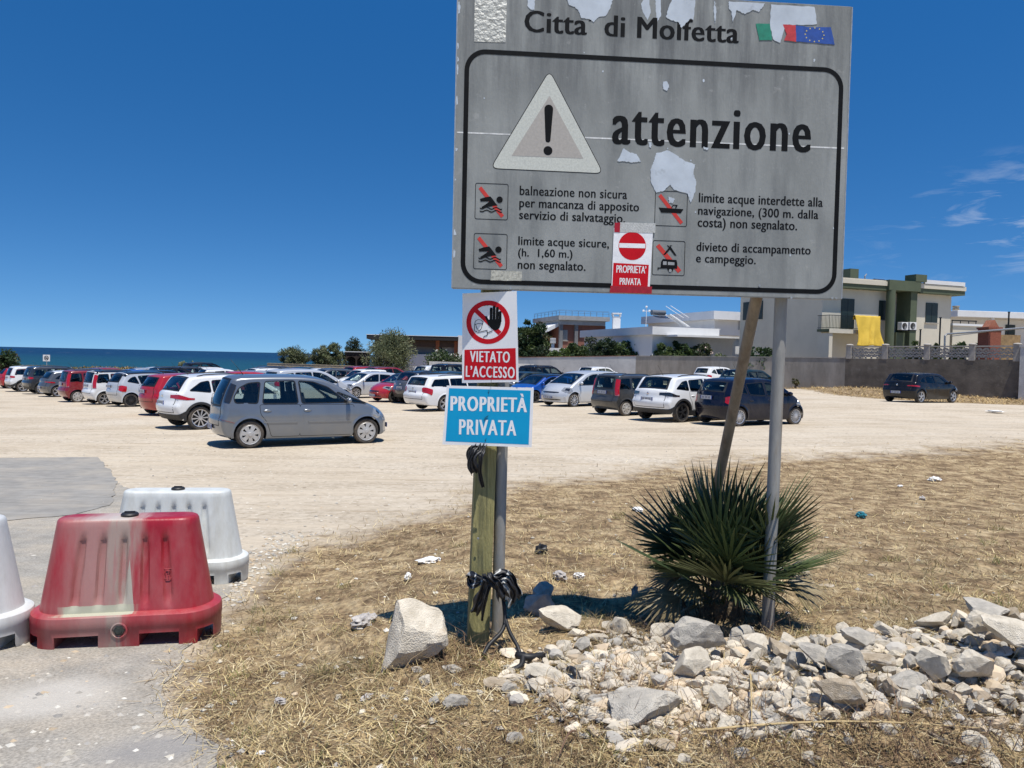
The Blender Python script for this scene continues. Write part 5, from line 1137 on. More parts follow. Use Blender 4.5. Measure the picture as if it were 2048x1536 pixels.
for k, (X0, X1) in enumerate(((1113, 1166), (1171, 1226))):     # outdoor units
    a, b = H.f(z5, X0, 505), H.f(z5, X1, 452); p = on(H, (a[0] + b[0]) / 2, -.45, a[1]); t = thing('air_conditioner', ['white outdoor cooling unit in the house recess, left of two', 'white outdoor cooling unit in the house recess, right of two'][k], 'air conditioner', p, H.yaw, 'outdoor cooling units on the green house'); w = (b[0] - a[0]) * .46; h = b[1] - a[1]
    mb = MB(); mb.box(-w, w, -.2, .2, 0, h); mb.build('casing', whiteR, t, bevel=.02); mb = MB(); mb.lathe([(0, 0), (h * .36, 0), (h * .38, .015), (h * .42, .0)], 20, fn=lambda v: Vector((v.x - w * .12, -.205 - v.z, h * .5 + v.y))); g_ = mb.build('fan_grille', dark, t); mb = MB()
    for j in range(4): mb.lathe([(h * (.1 + .075 * j), .004), (h * (.12 + .075 * j), .012)], 18, fn=lambda v: Vector((v.x - w * .12, -.21 - v.z, h * .5 + v.y)))
    mb.build('guard', alu, g_); mb = MB(); mb.box(-w, w, -.2, .2, -.06, -.005); mb.build('bracket', iron, t)
# yellow cloth over the balcony railing
q0, q1 = H.fv(z5, 819, 400, -1.25), H.fv(z5, 1003, 620, -1.25); cw = q1[0] - q0[0] - .15; ch = zr + .06 - q1[1]
mb = MB(); rows = []
for i in range(25):
    v_ = i / 24; row = []
    for j in range(25):
        u_ = j / 24; fold = .26 * v_ * sin(u_ * 9 + 2.5 * v_) + .16 * v_ * sin(u_ * 19 + 4 * v_) + .05 * noise.noise((u_ * 4, v_ * 3, 1))
        row.append((cw * (u_ + .03 * sin(v_ * 3) * (1 - 2 * u_)), -.14 - .22 * v_ - abs(fold) * .8 + .1 * v_ * fold, -ch * v_ * (1 + .02 * sin(u_ * 8)) + .02 * abs(sin(u_ * 14)) * (1 - v_)))
    rows.append(row)
rows = [[(x, .05, -.28) for x, y, z in rows[0]]] + [[(x, .03, .01) for x, y, z in rows[0]]] + rows
mb.grid(rows); o = mb.build('yellow_cloth', mat('yellow_fabric', (.66, .44, .05), rough=.8, var=.06, scale=3, bump=.2, bscale=8), smooth=True); o.location = on(H, q0[0], -1.26, zr + .02); o.rotation_euler = (0, 0, H.yaw); sd = o.modifiers.new('s', 'SOLIDIFY'); sd.thickness = .012
tag(o, 'yellow cloth hung over the balcony railing of the green-trimmed house', 'cloth')
E = Bld('annexe', 'low cream annexe with dark rail on its roof right of the green-trimmed house', 1902, 61, 14)
E.box('wall', cream, 0, 3.4, 0, 6, -.5, E.f(z5, 1600, 475)[1]); E.box('coping', whiteR, -.1, 3.5, -.1, 6, E.f(z5, 1600, 475)[1] + .004, E.f(z5, 1600, 465)[1] + .06); E.box('roof_rail', iron, .2, 2.6, .3, .36, E.f(z5, 1600, 440)[1], E.f(z5, 1600, 436)[1] + .05)
for x in (.2, 1.0, 1.8, 2.5): E.box('roof_rail_post', iron, x, x + .05, .3, .35, E.f(z5, 1600, 465)[1] + .06, E.f(z5, 1600, 440)[1])
Wh = Bld('white_house', 'flat-roofed white house with shaded porch at the right edge', 1905, 78, 8)
zt2, zs2 = Wh.f(z5, 1800, 372)[1], Wh.f(z5, 1800, 418)[1]
Wh.box('wall', whiteR, .8, 17, 2.2, 9, -.5, zs2); Wh.box('roof', whiteR, 0, 18, -.4, 9.5, zs2 + .004, zt2, bevel=.03)
for x in (4.0, 10.5, 15): Wh.box('column', whiteR, x, x + .3, -.2, .1, 0, zs2)
for x0 in (5.2, 7.6, 11.5): Wh.box('shutter_door', shut, x0, x0 + 1.1, 2.12, 2.21, 2.6, zs2 - .5)
a = Wh.f(z5, 1707, 360); mb = MB(); mb.lathe([(.3, 0), (.3, .3), (.36, .3), (.36, .4), (.3, .4), (.3, .62), (.36, .62), (.36, .72), (0, .72)], 10, fn=lambda v: v + Vector((a[0], 3, zt2))); mb.build('chimney', drystone, Wh.t); mb = MB(); mb.tube([(14.2, 1, zt2), (14.2, 1, zt2 + 1.3)], .04, 6); mb.build('flue_pipe', iron, Wh.t)
# barbecue, pergola and posts behind the balustrade
BB = Bld('brick_barbecue', 'red brick outdoor barbecue with pointed chimney hood behind the balustrade', 1976, 47.5, 8, 'barbecue')
a, b = BB.f(z5, 1790, 600), BB.f(z5, 1886, 485); zc = BB.f(z5, 1840, 432)[1]; u_ = a[0]; w_ = b[0] - a[0]
BB.box('brick_stack', brickm, u_, u_ + w_, 0, .9, 1.5, b[1]); mb = MB(); mb.prism([(u_ + w_ * .1, b[1] + .004), (u_ + w_ * .9, b[1] + .004), (u_ + w_ * .56, zc), (u_ + w_ * .42, zc)], .1, .7); mb.build('hood', mat('terracotta_hood', (.36, .14, .08), rough=.9, var=.2, scale=8), BB.t); BB.box('stack_ledge', brickm, u_ - .06, u_ + w_ + .06, -.06, .96, b[1] - .12, b[1] - .004)
BB.box('stone_counter', mat('ochre_stone', (.32, .21, .10), rough=.9, var=.3, scale=4, bump=.6, bscale=8), u_ + w_ + .004, BB.f(z5, 2028, 570)[0], .05, .95, 1.5, BB.f(z5, 1950, 540)[1])
pg = thing('pergola_frame', 'bent grey tubular frame over the terrace behind the balustrade', 'pergola', (0, 0, 0)); mb = MB(); A = at(1890, 690, 49); B_ = at(1890, 668, 49); C_ = at(2060, 655, 46)
mb.tube([A + Vector((0, 0, -1.2)), B_ + Vector((0, 0, -.1)), B_ + Vector((.15, 0, 0)), C_], .06, 8); mb.tube([at(2000, 660, 47), at(1905, 672, 49.5)], .03, 6); mb.tube([C_, C_ + Vector((0, .1, -3))], .05, 8); mb.build('tubes', alu, pg)
for k, (px, y0, y1, l) in enumerate(((1841, 690, 660, 'short thin black post behind the balustrade'), (1881, 690, 636, 'tall thin black post behind the balustrade'), (2018, 650, 625, 'thin dark mast above the white roof at the right edge'))):
    mb = MB(); p = at(px, y0, 50); q = at(px, y1, 50); mb.tube([Vector((q.x, q.y, 1.2)), q], .05, 8); mb.tube([q, q + Vector((0, 0, .05))], .08, 8); tag(mb.build('iron_post', iron), l, 'post')

# centre white modern house
W2 = Bld('modern_white_house', 'stepped white flat-roofed house with outside stair in the centre background', 1302.7, 66, 20)
zp1, zp0 = W2.f(z4, 668, 192)[1], W2.f(z4, 668, 252)[1]; uf = W2.f(z4, 1165, 230)[0]; sd_ = W2.side(z4, 145, 240)[0]
W2.box('wall', whiteR, .3, W2.f(z4, 1300, 330)[0], .5, sd_ - .5, -.5, zp0); W2.box('roof_band', whiteR, 0, uf, 0, sd_, zp0 + .004, zp1)
a, b = W2.f(z4, 785, 268), W2.f(z4, 1285, 295); W2.box('canopy', whiteR, a[0], b[0] + .4, -1.6, 1.0, b[1] + .1, a[1] + .15)
for X in (1212, 1290): u = W2.f(z4, X, 360)[0]; W2.box('column', whiteR, u, u + .45, -1.4, -1.0, -.5, b[1] + .096)
zu0, zu1 = W2.fv(z4, 1125, 155, 5.5)[1], W2.fv(z4, 1125, 78, 5.5)[1] - .55; ub = W2.fv(z4, 1125, 110, 5.5)[0]
W2.box('upper_wall', whiteR, ub + .6, ub + 9.5, 6.2, 19, zp1 - .3, zu0 + .2); W2.box('upper_roof_band', whiteR, ub, ub + 10, 5.5, 19.6, zu0 + .204, zu1 + .55)
W2.box('upper_window', mat('grey_blind', (.3, .31, .33), rough=.6), ub + 3.4, ub + 4.8, 6.1, 6.21, zp1 + .3, zp1 + 1.5)
W2.box('terrace_furniture', mat('white_plastic_dull', (.55, .55, .55), rough=.6), ub - .6, ub + .5, 5.0, 5.4, zp1 + .2, zp1 + .28)
mb = MB(); s0 = W2.loc(at(1372, 653, 71)); s1 = W2.loc(at(1336, 629, 72)); n_ = 13
for k in range(n_): c = s0.lerp(s1, k / n_); mb.box(c.x - .2, c.x + .2, c.y - .4, c.y + .4, c.z - .03, c.z + .02)
for dy in (-.42, .42): mb.tube([s0 + Vector((0, dy, 0)), s1 + Vector((0, dy, 0))], .05, 6); mb.tube([s0 + Vector((0, dy, .8)), s1 + Vector((0, dy, .8))], .025, 6)
mb.build('outside_stair', whiteR, W2.t)
an = at(1292, 650, 78); t = thing('roof_antenna', 'white mast with small dishes on the modern white house roof', 'antenna', an); mb = MB(); mb.tube([(0, 0, -.5), (0, 0, 1.85)], .03, 8); mb.build('mast', whiteR, t); mb = MB(); mb.tube([(-.3, 0, 1.4), (.3, 0, 1.4)], .02, 6)
for x in (-.3, .3, 0): mb.lathe([(0, .06), (.10, .02), (.12, 0)], 10, fn=lambda v: Vector((x + v.x, -.05 - v.z, 1.42 + (.4 if x == 0 else 0) + v.y)))
mb.build('dishes', whiteR, t)
t = thing('solar_water_heater', 'dark cylindrical solar water heater on the upper white roof', 'water heater', at(1303, 632, 76), W2.yaw); mb = MB(); mb.lathe([(0, 0), (.26, 0), (.26, 1.5), (0, 1.5)], 14, fn=lambda v: Vector((v.z, v.x, .35 + v.y))); mb.build('tank', mat('tank_grey', (.16, .17, .18), rough=.4, metal=.4), t); mb = MB(); mb.box(.1, 1.9, -1.3, -.1, .02, .08, mat=Matrix.Rotation(radians(12), 4, 'X')); mb.build('collector', mat('solar', (.03, .04, .07)), t)
ch_ = thing('white_chimney', 'tall white chimney standing left of the modern white house', 'chimney', Vector((at(1230, 740, 76).x, 76, 0))); mb = MB(); zc = at(1230, 626, 76).z; mb.box(-.36, .36, -.36, .36, 0, zc - .35); mb.build('shaft', whiteR, ch_); mb = MB()
for x in (-.42, .30):
    for y in (-.42, .30): mb.box(x, x + .12, y, y + .12, zc - .35, zc - .12)
mb.box(-.46, .46, -.46, .46, zc - .12, zc); mb.build('cap', whiteR, ch_)
# red-brown house with roof terrace
terra = mat('red_brown_render', (.20, .085, .06), rough=.9, var=.1, scale=1)
grc = mat('grey_concrete', (.34, .34, .33), rough=.9, var=.12, scale=1.5, dirt=(.25, .25, .24), dscale=1)
B3 = Bld('red_brown_house', 'red-brown house with grey concrete roof terrace and glass rail, behind the tree', 1115, 84, 16)
zt3, zb3 = B3.f(z7, 560, 180)[1], B3.f(z7, 560, 285)[1]; u3 = B3.f(z7, 1180, 250)[0]
B3.box('wall', terra, .4, u3 - .2, .7, 8, -.5, zb3); B3.box('terrace_band', grc, 0, u3, 0, 9.5, zb3 + .5, zt3); B3.box('terrace_soffit', grc, .25, u3 - .4, .3, 9, zb3 + .004, zb3 + .496)
for X in (563, 745): u = B3.f(z7, X, 400)[0] + .35; B3.box('column', mat('dark_concrete', (.17, .17, .17), rough=.9, var=.1), u, u + .38, .35, .69, -.5, zb3)
B3.win(z7, 650, 352, 704, 478, m=mat('grey_shutter', (.26, .26, .25), rough=.6), v=.7)
mb = MB(); zr3 = B3.f(z7, 560, 122)[1]
for x in np.linspace(.1, u3 - .1, 9): mb.box(x, x + .04, .1, .14, zt3, zr3)
for y in np.linspace(1.2, 9.2, 7): mb.box(.1, .14, y, y + .04, zt3, zr3)
for z in (zt3 + .3, zt3 + .6, zr3 - .03): mb.box(.1, u3 - .1, .11, .13, z, z + .025); mb.box(.11, .13, .14, 9.3, z, z + .025)
mb.build('terrace_railing', mat('rail_grey', (.2, .23, .25), rough=.4, metal=.4), B3.t)
mb = MB(); mb.prism([(-4.5, zb3 - 2.6), (.3, zb3 - .2), (.3, zb3 + .2), (-4.5, zb3 - 2.1)], .8, 6); mb.build('stair_roof', whiteR, B3.t); B3.box('rear_wing', mat('ochre_render', (.45, .27, .13), rough=.9, var=.08), -5, .38, 3, 8, -.5, zb3 - 1.2)
B3.box('lower_band', whiteR, -5.5, u3 - 2, -.6, .99, B3.f(z7, 600, 615)[1], B3.f(z7, 600, 570)[1])
t = thing('white_flue', 'short white banded flue standing behind the pale grey wall', 'flue', at(1105, 716, 72) + Vector((0, 0, -1.5))); zf3 = at(1105, 676, 72).z - t.location.z; mb = MB(); mb.box(-.14, .14, -.14, .14, 0, zf3 - .5); mb.build('shaft', whiteR, t); mb = MB()
for k in range(4): mb.box(-.26, .26, -.26, .26, zf3 - .48 + k * .13, zf3 - .40 + k * .13)
mb.box(-.1, .1, -.1, .1, zf3 - .5, zf3); mb.build('cowl', whiteR, t)
for px, dist, w, l in ((1246, 70, 3.2, 'small red-tiled gable roof just behind the pale grey wall'), (1330, 72, 4.4, 'long low red-tiled roof behind the streaked concrete wall')):
    p = at(px, 716, dist); t = thing('tiled_roof', l, 'roof', (p.x, p.y, p.z), radians(20)); mb = MB(); mb.prism([(-w / 2, -.1), (w / 2, -.1), (w * .1, .42)], 0, 3.0); mb.build('tiles', tiles_m, t); mb = MB(); mb.prism([(-w / 2 - .1, -.12), (-w / 2 - .1, -.02), (w * .1, .52), (w * .1, .425)], -.05, -.005); mb.build('gable_edge', whiteR, t); mb = MB(); mb.box(-w / 2 + .2, w / 2 - .2, .1, 2.9, -2.2, -.105); mb.build('wall', whiteR, t)
# low flat-roofed building on the left
z3 = za
B4 = Bld('flat_roofed_pavilion', 'low pavilion with overhanging black flat roof and orange pillars, behind the tamarisk', 732, 82, 6)
r1, r0 = B4.f(z3, 400, 300)[1], B4.f(z3, 400, 338)[1]; uw = B4.f(z3, 835, 320)[0]
B4.box('roof', mat('black_fascia', (.016, .015, .015), rough=.7, var=.2), 0, uw, 0, 7, r0, r1 - .06); B4.box('roof_edge', whiteR, -.05, uw + .02, -.04, 7, r1 - .056, r1)
B4.box('wall', mat('grey_panel', (.20, .20, .195), rough=.8, var=.1, scale=1), .8, uw, 1.6, 6.5, -.5, r0 - .004); og = mat('orange_pillar', (.33, .11, .045), rough=.8, var=.12)
for X in (662, 822): u = B4.f(z3, X, 400)[0]; B4.box('pillar', og, u - .2, u + .2, .8, 1.2, -.5, r0 - .006)
B4.box('beam', mat('brown_beam', (.08, .05, .035), rough=.8), .8, uw, .9, 1.5, r0 - .7, r0 - .008)
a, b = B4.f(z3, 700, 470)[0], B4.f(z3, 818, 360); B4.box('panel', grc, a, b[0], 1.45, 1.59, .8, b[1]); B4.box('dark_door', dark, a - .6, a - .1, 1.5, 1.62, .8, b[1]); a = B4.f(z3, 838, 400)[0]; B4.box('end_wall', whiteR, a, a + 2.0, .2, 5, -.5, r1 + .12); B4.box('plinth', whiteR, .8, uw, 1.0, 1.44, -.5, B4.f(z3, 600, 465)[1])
A4 = Bld('arched_kiosk', 'small dark brown kiosk with two arches between the tamarisks', 690, 79, 4, 'kiosk'); u4 = A4.f(z3, 68, 480)[0]; u4 = 2.25; zk = at(712, 703, 79).z; brn = mat('dark_brown_wood', (.035, .022, .017), rough=.8, var=.2)
A4.box('roof', whiteR, -.15, u4 + .15, -.1, 2.6, zk - .07, zk); A4.box('fascia', brn, -.05, u4 + .05, 0, 2.5, zk - .42, zk - .074)
for x in (0, u4 / 2 - .07, u4 - .14): A4.box('post', brn, x, x + .14, 0, .2, .4, zk - .424)
mb = MB()
for x in (.6, u4 / 2 + .56): mb.prism([(x - .46, zk - .44), (x + .46, zk - .44)] + [(x + .46 * cos(t_), zk - .95 + .42 * sin(t_)) for t_ in np.linspace(0, pi, 12)], .02, .14)
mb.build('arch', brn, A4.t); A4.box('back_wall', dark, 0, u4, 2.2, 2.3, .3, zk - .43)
# small sign by the sea
p = at(93, 735, 66); t = thing('beach_sign', 'small white square sign on a thin pole before the sea', 'sign', (p.x, p.y, T(p.x, p.y))); zb, zt_ = at(93, 722.5, 66).z - t.location.z, at(93, 709.5, 66).z - t.location.z; mb = MB(); mb.tube([(0, .03, 0), (0, .03, zt_ - .05)], .03, 8); mb.build('pole', alu, t); mb = MB(); mb.box(-.30, .30, -.02, 0, zb, zt_); f_ = mb.build('panel', whiteR, t); mb = MB(); ring(mb, circ(0, (zb + zt_) / 2, .2, 24), circ(0, (zb + zt_) / 2, .14, 24), -.026, -.021); mb.prism(capsule((-.12, (zb + zt_) / 2 + .1), (.12, (zb + zt_) / 2 - .1), .025), -.027, -.0215); mb.prism(capsule((-.05, (zb + zt_) / 2 - .03), (.06, (zb + zt_) / 2 + .01), .05), -.0255, -.0212); mb.build('ring_symbol', dark, f_)

# ------------------------------------------------------------------ trees and shrubs
def plant(name, label, cat, px, top, wpx, Y, cols, leaf=(.16, .07), n=5200, group=None, base=None, trunk=True, clumps=46, shape=1.0, flower=None, flat_b=.35, seed=1, sway=.0, zb=None):
    rs = nrand(seed); p = at(px, 735, Y); zg = T(p.x, p.y) if zb is None else zb; h = at(px, top, Y).z - zg; w = wpx * Y / FOC * 1.15
    t = thing(name, label, cat, (p.x, p.y, zg), 0, group)
    # clump centres fill an uneven egg-shaped volume
    c = rs.normal(0, 1, (clumps, 3)); c /= np.linalg.norm(c, axis=1)[:, None]; c *= rs.rand(clumps, 1) ** .45
    z = (c[:, 2] * .5 + .5); tap = (1 - .55 * z ** 1.6 * shape); lob = 1 + .25 * np.sin(3 * np.arctan2(c[:, 1], c[:, 0]) + seed)
    C = np.stack([c[:, 0] * w * .46 * tap * lob + sway * z * w, c[:, 1] * w * .42 * tap * lob, h * (flat_b * .5 + z * (1 - flat_b * .5) * .92)], 1)
    cr_ = w * rs.uniform(.07, .19, clumps); k = rs.randint(0, clumps, n)
    d = rs.normal(0, 1, (n, 3)); d /= np.linalg.norm(d, axis=1)[:, None]; P = C[k] + d * (cr_[k] * rs.rand(n) ** .4)[:, None] * np.array([1, 1, .8])
    P[:, 2] = np.maximum(P[:, 2], .02)
    A = d + rs.normal(0, .7, (n, 3)); A /= np.linalg.norm(A, axis=1)[:, None]; Bv = np.cross(A, rs.normal(0, 1, (n, 3))); Bv /= np.linalg.norm(Bv, axis=1)[:, None]
    L_ = leaf[0] * rs.uniform(.6, 1.4, n)[:, None]; W_ = leaf[1] * rs.uniform(.6, 1.3, n)[:, None]
    V = np.stack([P - A * L_ / 2, P + Bv * W_ / 2, P + A * L_ / 2, P - Bv * W_ / 2], 1).reshape(-1, 3); F = np.arange(n * 4).reshape(n, 4)
    cc = np.array(cols)[rs.randint(0, len(cols), clumps)] * rs.uniform(.75, 1.25, (clumps, 1)); col = cc[k] * rs.uniform(.7, 1.3, (n, 1))
    if flower is not None: m = rs.rand(n) < .09; col[m] = np.array(flower) * rs.uniform(.8, 1.1, (m.sum(), 1))
    link('crown', fast_mesh('crown', V, F, np.repeat(col, 4, 0), attr_mat('leaf', .55, .2, .35)), t)
    mb = MB(); bk = mat('bark', (.09, .07, .05), rough=.95, var=.3, scale=12, bump=.6, bscale=20)
    r3 = random.Random(seed)
    for j in range(7 if trunk else 5):
        q = C[r3.randrange(clumps)]; b0 = Vector((r3.uniform(-.1, .1) * w * (.4 if trunk else 1.5), r3.uniform(-.1, .1) * w, -.05)); mid = b0.lerp(Vector(q), .5) + Vector((r3.uniform(-.1, .1) * w, 0, .08 * h)); r_ = max(.02, w * .022)
        mb.tube([b0, b0.lerp(mid, .5) + Vector((0, 0, .05)), mid, Vector(q)], [r_ * 1.3, r_, r_ * .7, r_ * .25], 7)
    mb.build('trunk' if trunk else 'stems', bk, t, smooth=True); return t
tam = [(.115, .135, .062), (.155, .17, .085), (.09, .108, .05), (.19, .20, .105)]
TG = 'tamarisk trees along the low stone wall'
plant('tamarisk_tree', 'leftmost tamarisk, standing alone against the sea', 'tree', 583, 687, 68, 77.5, tam, (.28, .07), 6000, TG, seed=3, flat_b=.2, sway=.12)
plant('tamarisk_tree', 'bushy tamarisk left of the dark kiosk, nearer of the pair', 'tree', 642, 688, 52, 77.6, tam, (.28, .07), 5200, TG, seed=4, flat_b=.2)
plant('tamarisk_tree', 'pointed tamarisk directly left of the dark kiosk', 'tree', 668, 681, 46, 78.2, tam, (.28, .07), 5000, TG, seed=5, flat_b=.2)
plant('tamarisk_tree', 'dark double-topped tamarisk rising behind the dark kiosk', 'tree', 706, 672, 52, 83.5, [(.035, .05, .026), (.05, .065, .032), (.03, .042, .022)], (.28, .08), 5200, TG, seed=6, flat_b=.2)
plant('tamarisk_tree', 'largest tamarisk, spreading before the flat-roofed pavilion', 'tree', 786, 655, 112, 71.5, tam, (.30, .07), 11000, TG, clumps=80, seed=8, flat_b=.1, sway=-.04)
plant('broadleaf_tree', 'dark green broadleaf tree right of the hand sign', 'tree', 1060, 626, 84, 74, [(.022, .045, .014), (.035, .062, .018), (.018, .034, .012), (.06, .085, .025)], (.34, .13), 8500, clumps=64, seed=12, shape=.5, flat_b=.25)
ole = [(.065, .105, .03), (.045, .078, .025), (.09, .125, .04), (.035, .062, .022)]
HG = 'shrubs behind the boundary walls'
for k, (px, top, w, Y, cols, lab, fl_) in enumerate(((1122, 692, 44, 70.5, [(.07, .11, .02), (.05, .085, .02), (.09, .13, .03)], 'low bright green shrub beside the white flue', None), (1150, 684, 46, 71, ole, 'round green shrub second from the flue', None), (1182, 671, 46, 72, [(.05, .065, .035), (.065, .08, .045)], 'greyish feathery shrub before the red-brown house', None),
      (1216, 668, 50, 70, [(.018, .036, .014), (.028, .05, .018)], 'tall dark shrub with a pointed top before the white house', None), (1250, 677, 44, 70, ole, 'dark leafy shrub left of the small red roof', None), (1276, 684, 30, 69.5, ole, 'narrow shrub above the wall joint', None), (1292, 694, 22, 68.5, ole, 'lowest small shrub right of the wall joint', None), (1326, 682, 38, 66, ole, 'round leafy shrub behind the concrete wall, leftmost of three', None),
      (1362, 675, 48, 66, ole, 'wide leafy shrub behind the concrete wall, middle of three', None), (1404, 678, 46, 66, [(.055, .075, .03), (.04, .06, .022), (.08, .09, .04)], 'pale flowering shrub behind the concrete wall, rightmost of three', (.55, .42, .38)), (1440, 700, 24, 64, ole, 'sparse white-flowered twigs under the canopy column', (.6, .55, .5)), (1526, 682, 54, 55.5, [(.03, .06, .02), (.045, .08, .025)], 'dense round green shrub against the shaded house wall', None),
      (890, 707, 76, 73.5, [(.04, .065, .02), (.06, .085, .03)], 'flowering hedge with white blossoms left of the hand sign', (.6, .6, .52)), (1828, 676, 26, 50, ole, 'small thin shrub behind the balustrade piers', None), (1868, 680, 22, 50, [(.07, .1, .03)], 'light green small shrub behind the balustrade', None), (1916, 680, 30, 49.5, ole, 'small shrub by the pergola foot', None), (1958, 672, 22, 49, ole, 'slender shrub left of the brick barbecue', None))):
    plant('shrub', lab, 'shrub', px, top, w * 1.25, Y, cols, (.24, .11), 4600, HG, trunk=False, clumps=46, seed=20 + k, shape=.4, flower=fl_, flat_b=.1, zb=.9)
plant('shrub', 'large dark green bush cut off by the left edge before the sea', 'shrub', 2, 690, 76, 58, [(.03, .055, .018), (.045, .075, .022), (.06, .05, .025)], (.24, .12), 5200, None, trunk=False, clumps=46, seed=60, shape=.5, flat_b=.05)
plant('shrub', 'small weed with pale stems at the foot of the concrete wall', 'weed', 1592, 752, 18, 51.5, [(.12, .12, .05), (.2, .17, .08)], (.2, .05), 420, None, trunk=False, clumps=12, seed=61)
# prickly pear
p = at(378, 735, 72); t = thing('prickly_pear', 'prickly pear cactus silhouetted against the sea', 'cactus', (p.x, p.y, T(p.x, p.y))); mb = MB(); r3 = random.Random(8)
for k in range(34):
    x = r3.uniform(-1.25, 1.1); z = r3.uniform(.1, 1) * (at(378, 719, 72).z - t.location.z) * (1 - .35 * abs(x)); yaw = r3.uniform(0, 3); tl = r3.uniform(-.6, .6); M_ = Matrix.Translation((x, r3.uniform(-.4, .4), max(.1, z - .1))) @ Matrix.Rotation(yaw, 4, 'Z') @ Matrix.Rotation(tl, 4, 'Y')
    mb.lathe([(0, -.03), (.16, -.025), (.19, 0), (.16, .025), (0, .03)], 12, fn=lambda v: M_ @ Vector((v.x * .8, v.z, v.y * 1.25)))
mb.build('pads', mat('cactus_pad', (.085, .105, .05), rough=.6, var=.3, scale=3, dirt=(.25, .2, .09), dscale=4, dlow=.55, dhigh=.7), t, smooth=True)
# dry coastal scrub on the bank above the sea
rs = nrand(70); n = 26000; sx = rs.uniform(-62, -12, n); sy = rs.uniform(71, 80, n); keep = rs.rand(n) < .5 + .5 * np.sin(sx * .9 + 2 * np.sin(sx * .23)); pts = np.stack([sx, sy], 1)[keep]
blades('coastal_scrub', pts, .05, .15, .011, (.5, 1.4), 71, [(.30, .22, .11), (.22, .17, .08), (.14, .13, .05), (.38, .30, .16)], .3)
# ------------------------------------------------------------------ cars
glassM = bpy.data.materials.new('tinted_glass'); glassM.use_nodes = True
def _glass():
    N = glassM.node_tree.nodes; L = glassM.node_tree.links; N.remove(N['Principled BSDF'])
    t = N.new('ShaderNodeBsdfTransparent'); t.inputs[0].default_value = (.64, .72, .68, 1); g = N.new('ShaderNodeBsdfGlossy'); g.inputs['Roughness'].default_value = .03; g.inputs[0].default_value = (.9, .95, 1, 1)
    lw = N.new('ShaderNodeLayerWeight'); pw = N.new('ShaderNodeMath'); pw.operation = 'POWER'; pw.inputs[1].default_value = 4.5; L.new(lw.outputs['Facing'], pw.inputs[0]); f = N.new('ShaderNodeMath'); f.operation = 'MULTIPLY_ADD'; f.inputs[1].default_value = .9; f.inputs[2].default_value = .05; L.new(pw.outputs[0], f.inputs[0]); x = N.new('ShaderNodeMixShader'); L.new(f.outputs[0], x.inputs[0]); L.new(t.outputs[0], x.inputs[1]); L.new(g.outputs[0], x.inputs[2]); L.new(x.outputs[0], N['Material Output'].inputs['Surface'])
_glass()
darkglassM = mat('dark_glass', (.008, .010, .011), rough=.05, var=0, spec=.6)
interiorM = mat('car_interior', (.02, .02, .022), rough=.8, var=.2)
claddingM = mat('black_cladding', (.022, .022, .023), rough=.6, var=.25, scale=4, dirt=(.12, .10, .08), dscale=3, dlow=.55, dhigh=.9)
sealM = mat('window_rubber', (.01, .01, .011), rough=.5, var=0)
tyreM = mat('tyre_rubber', (.028, .027, .026), rough=.85, var=.3, scale=12, dirt=(.16, .13, .10), dscale=4, dlow=.42, dhigh=.8)
rimM = mat('alloy_silver', (.55, .55, .56), rough=.32, metal=.65, var=.1, scale=9)
rimdarkM = mat('rim_dark', (.03, .03, .032), rough=.4, metal=.3, var=.2)
hubM = mat('hubcap_silver', (.50, .49, .47), rough=.45, metal=.35, var=.15, scale=12, dirt=(.38, .33, .26), dscale=8, dlow=.5, dhigh=.9)
redL = mat('tail_lamp_red', (.42, .006, .008), rough=.12, var=.15, scale=16, coat=1)
clearL = mat('lamp_clear', (.30, .31, .32), rough=.15, var=.5, scale=30, coat=1, metal=.3)
blackL = mat('lamp_smoked', (.02, .02, .022), rough=.1, var=.2, coat=1)
plateM = mat('plate_white', (.52, .53, .55), rough=.5, var=.1, scale=30); plateB = mat('plate_blue', (.02, .05, .28), rough=.5, var=.1); chromeM = mat('chrome', (.7, .7, .7), rough=.12, metal=1, var=0)
seatM = mat('seat_cloth', (.028, .029, .034), rough=.9, var=.3, scale=10)
def paint(name, col, metal=.0, rough=.28, dust=1.05, coat=.7, spec=.5):
    return mat('paint_' + name, col, rough=rough, metal=metal, var=.05, scale=2, coat=coat, spec=spec, dirt=tuple(c * .72 + d * .28 for c, d in zip(col, (.45, .38, .28))), dscale=1.6, dlow=.45, dhigh=dust)
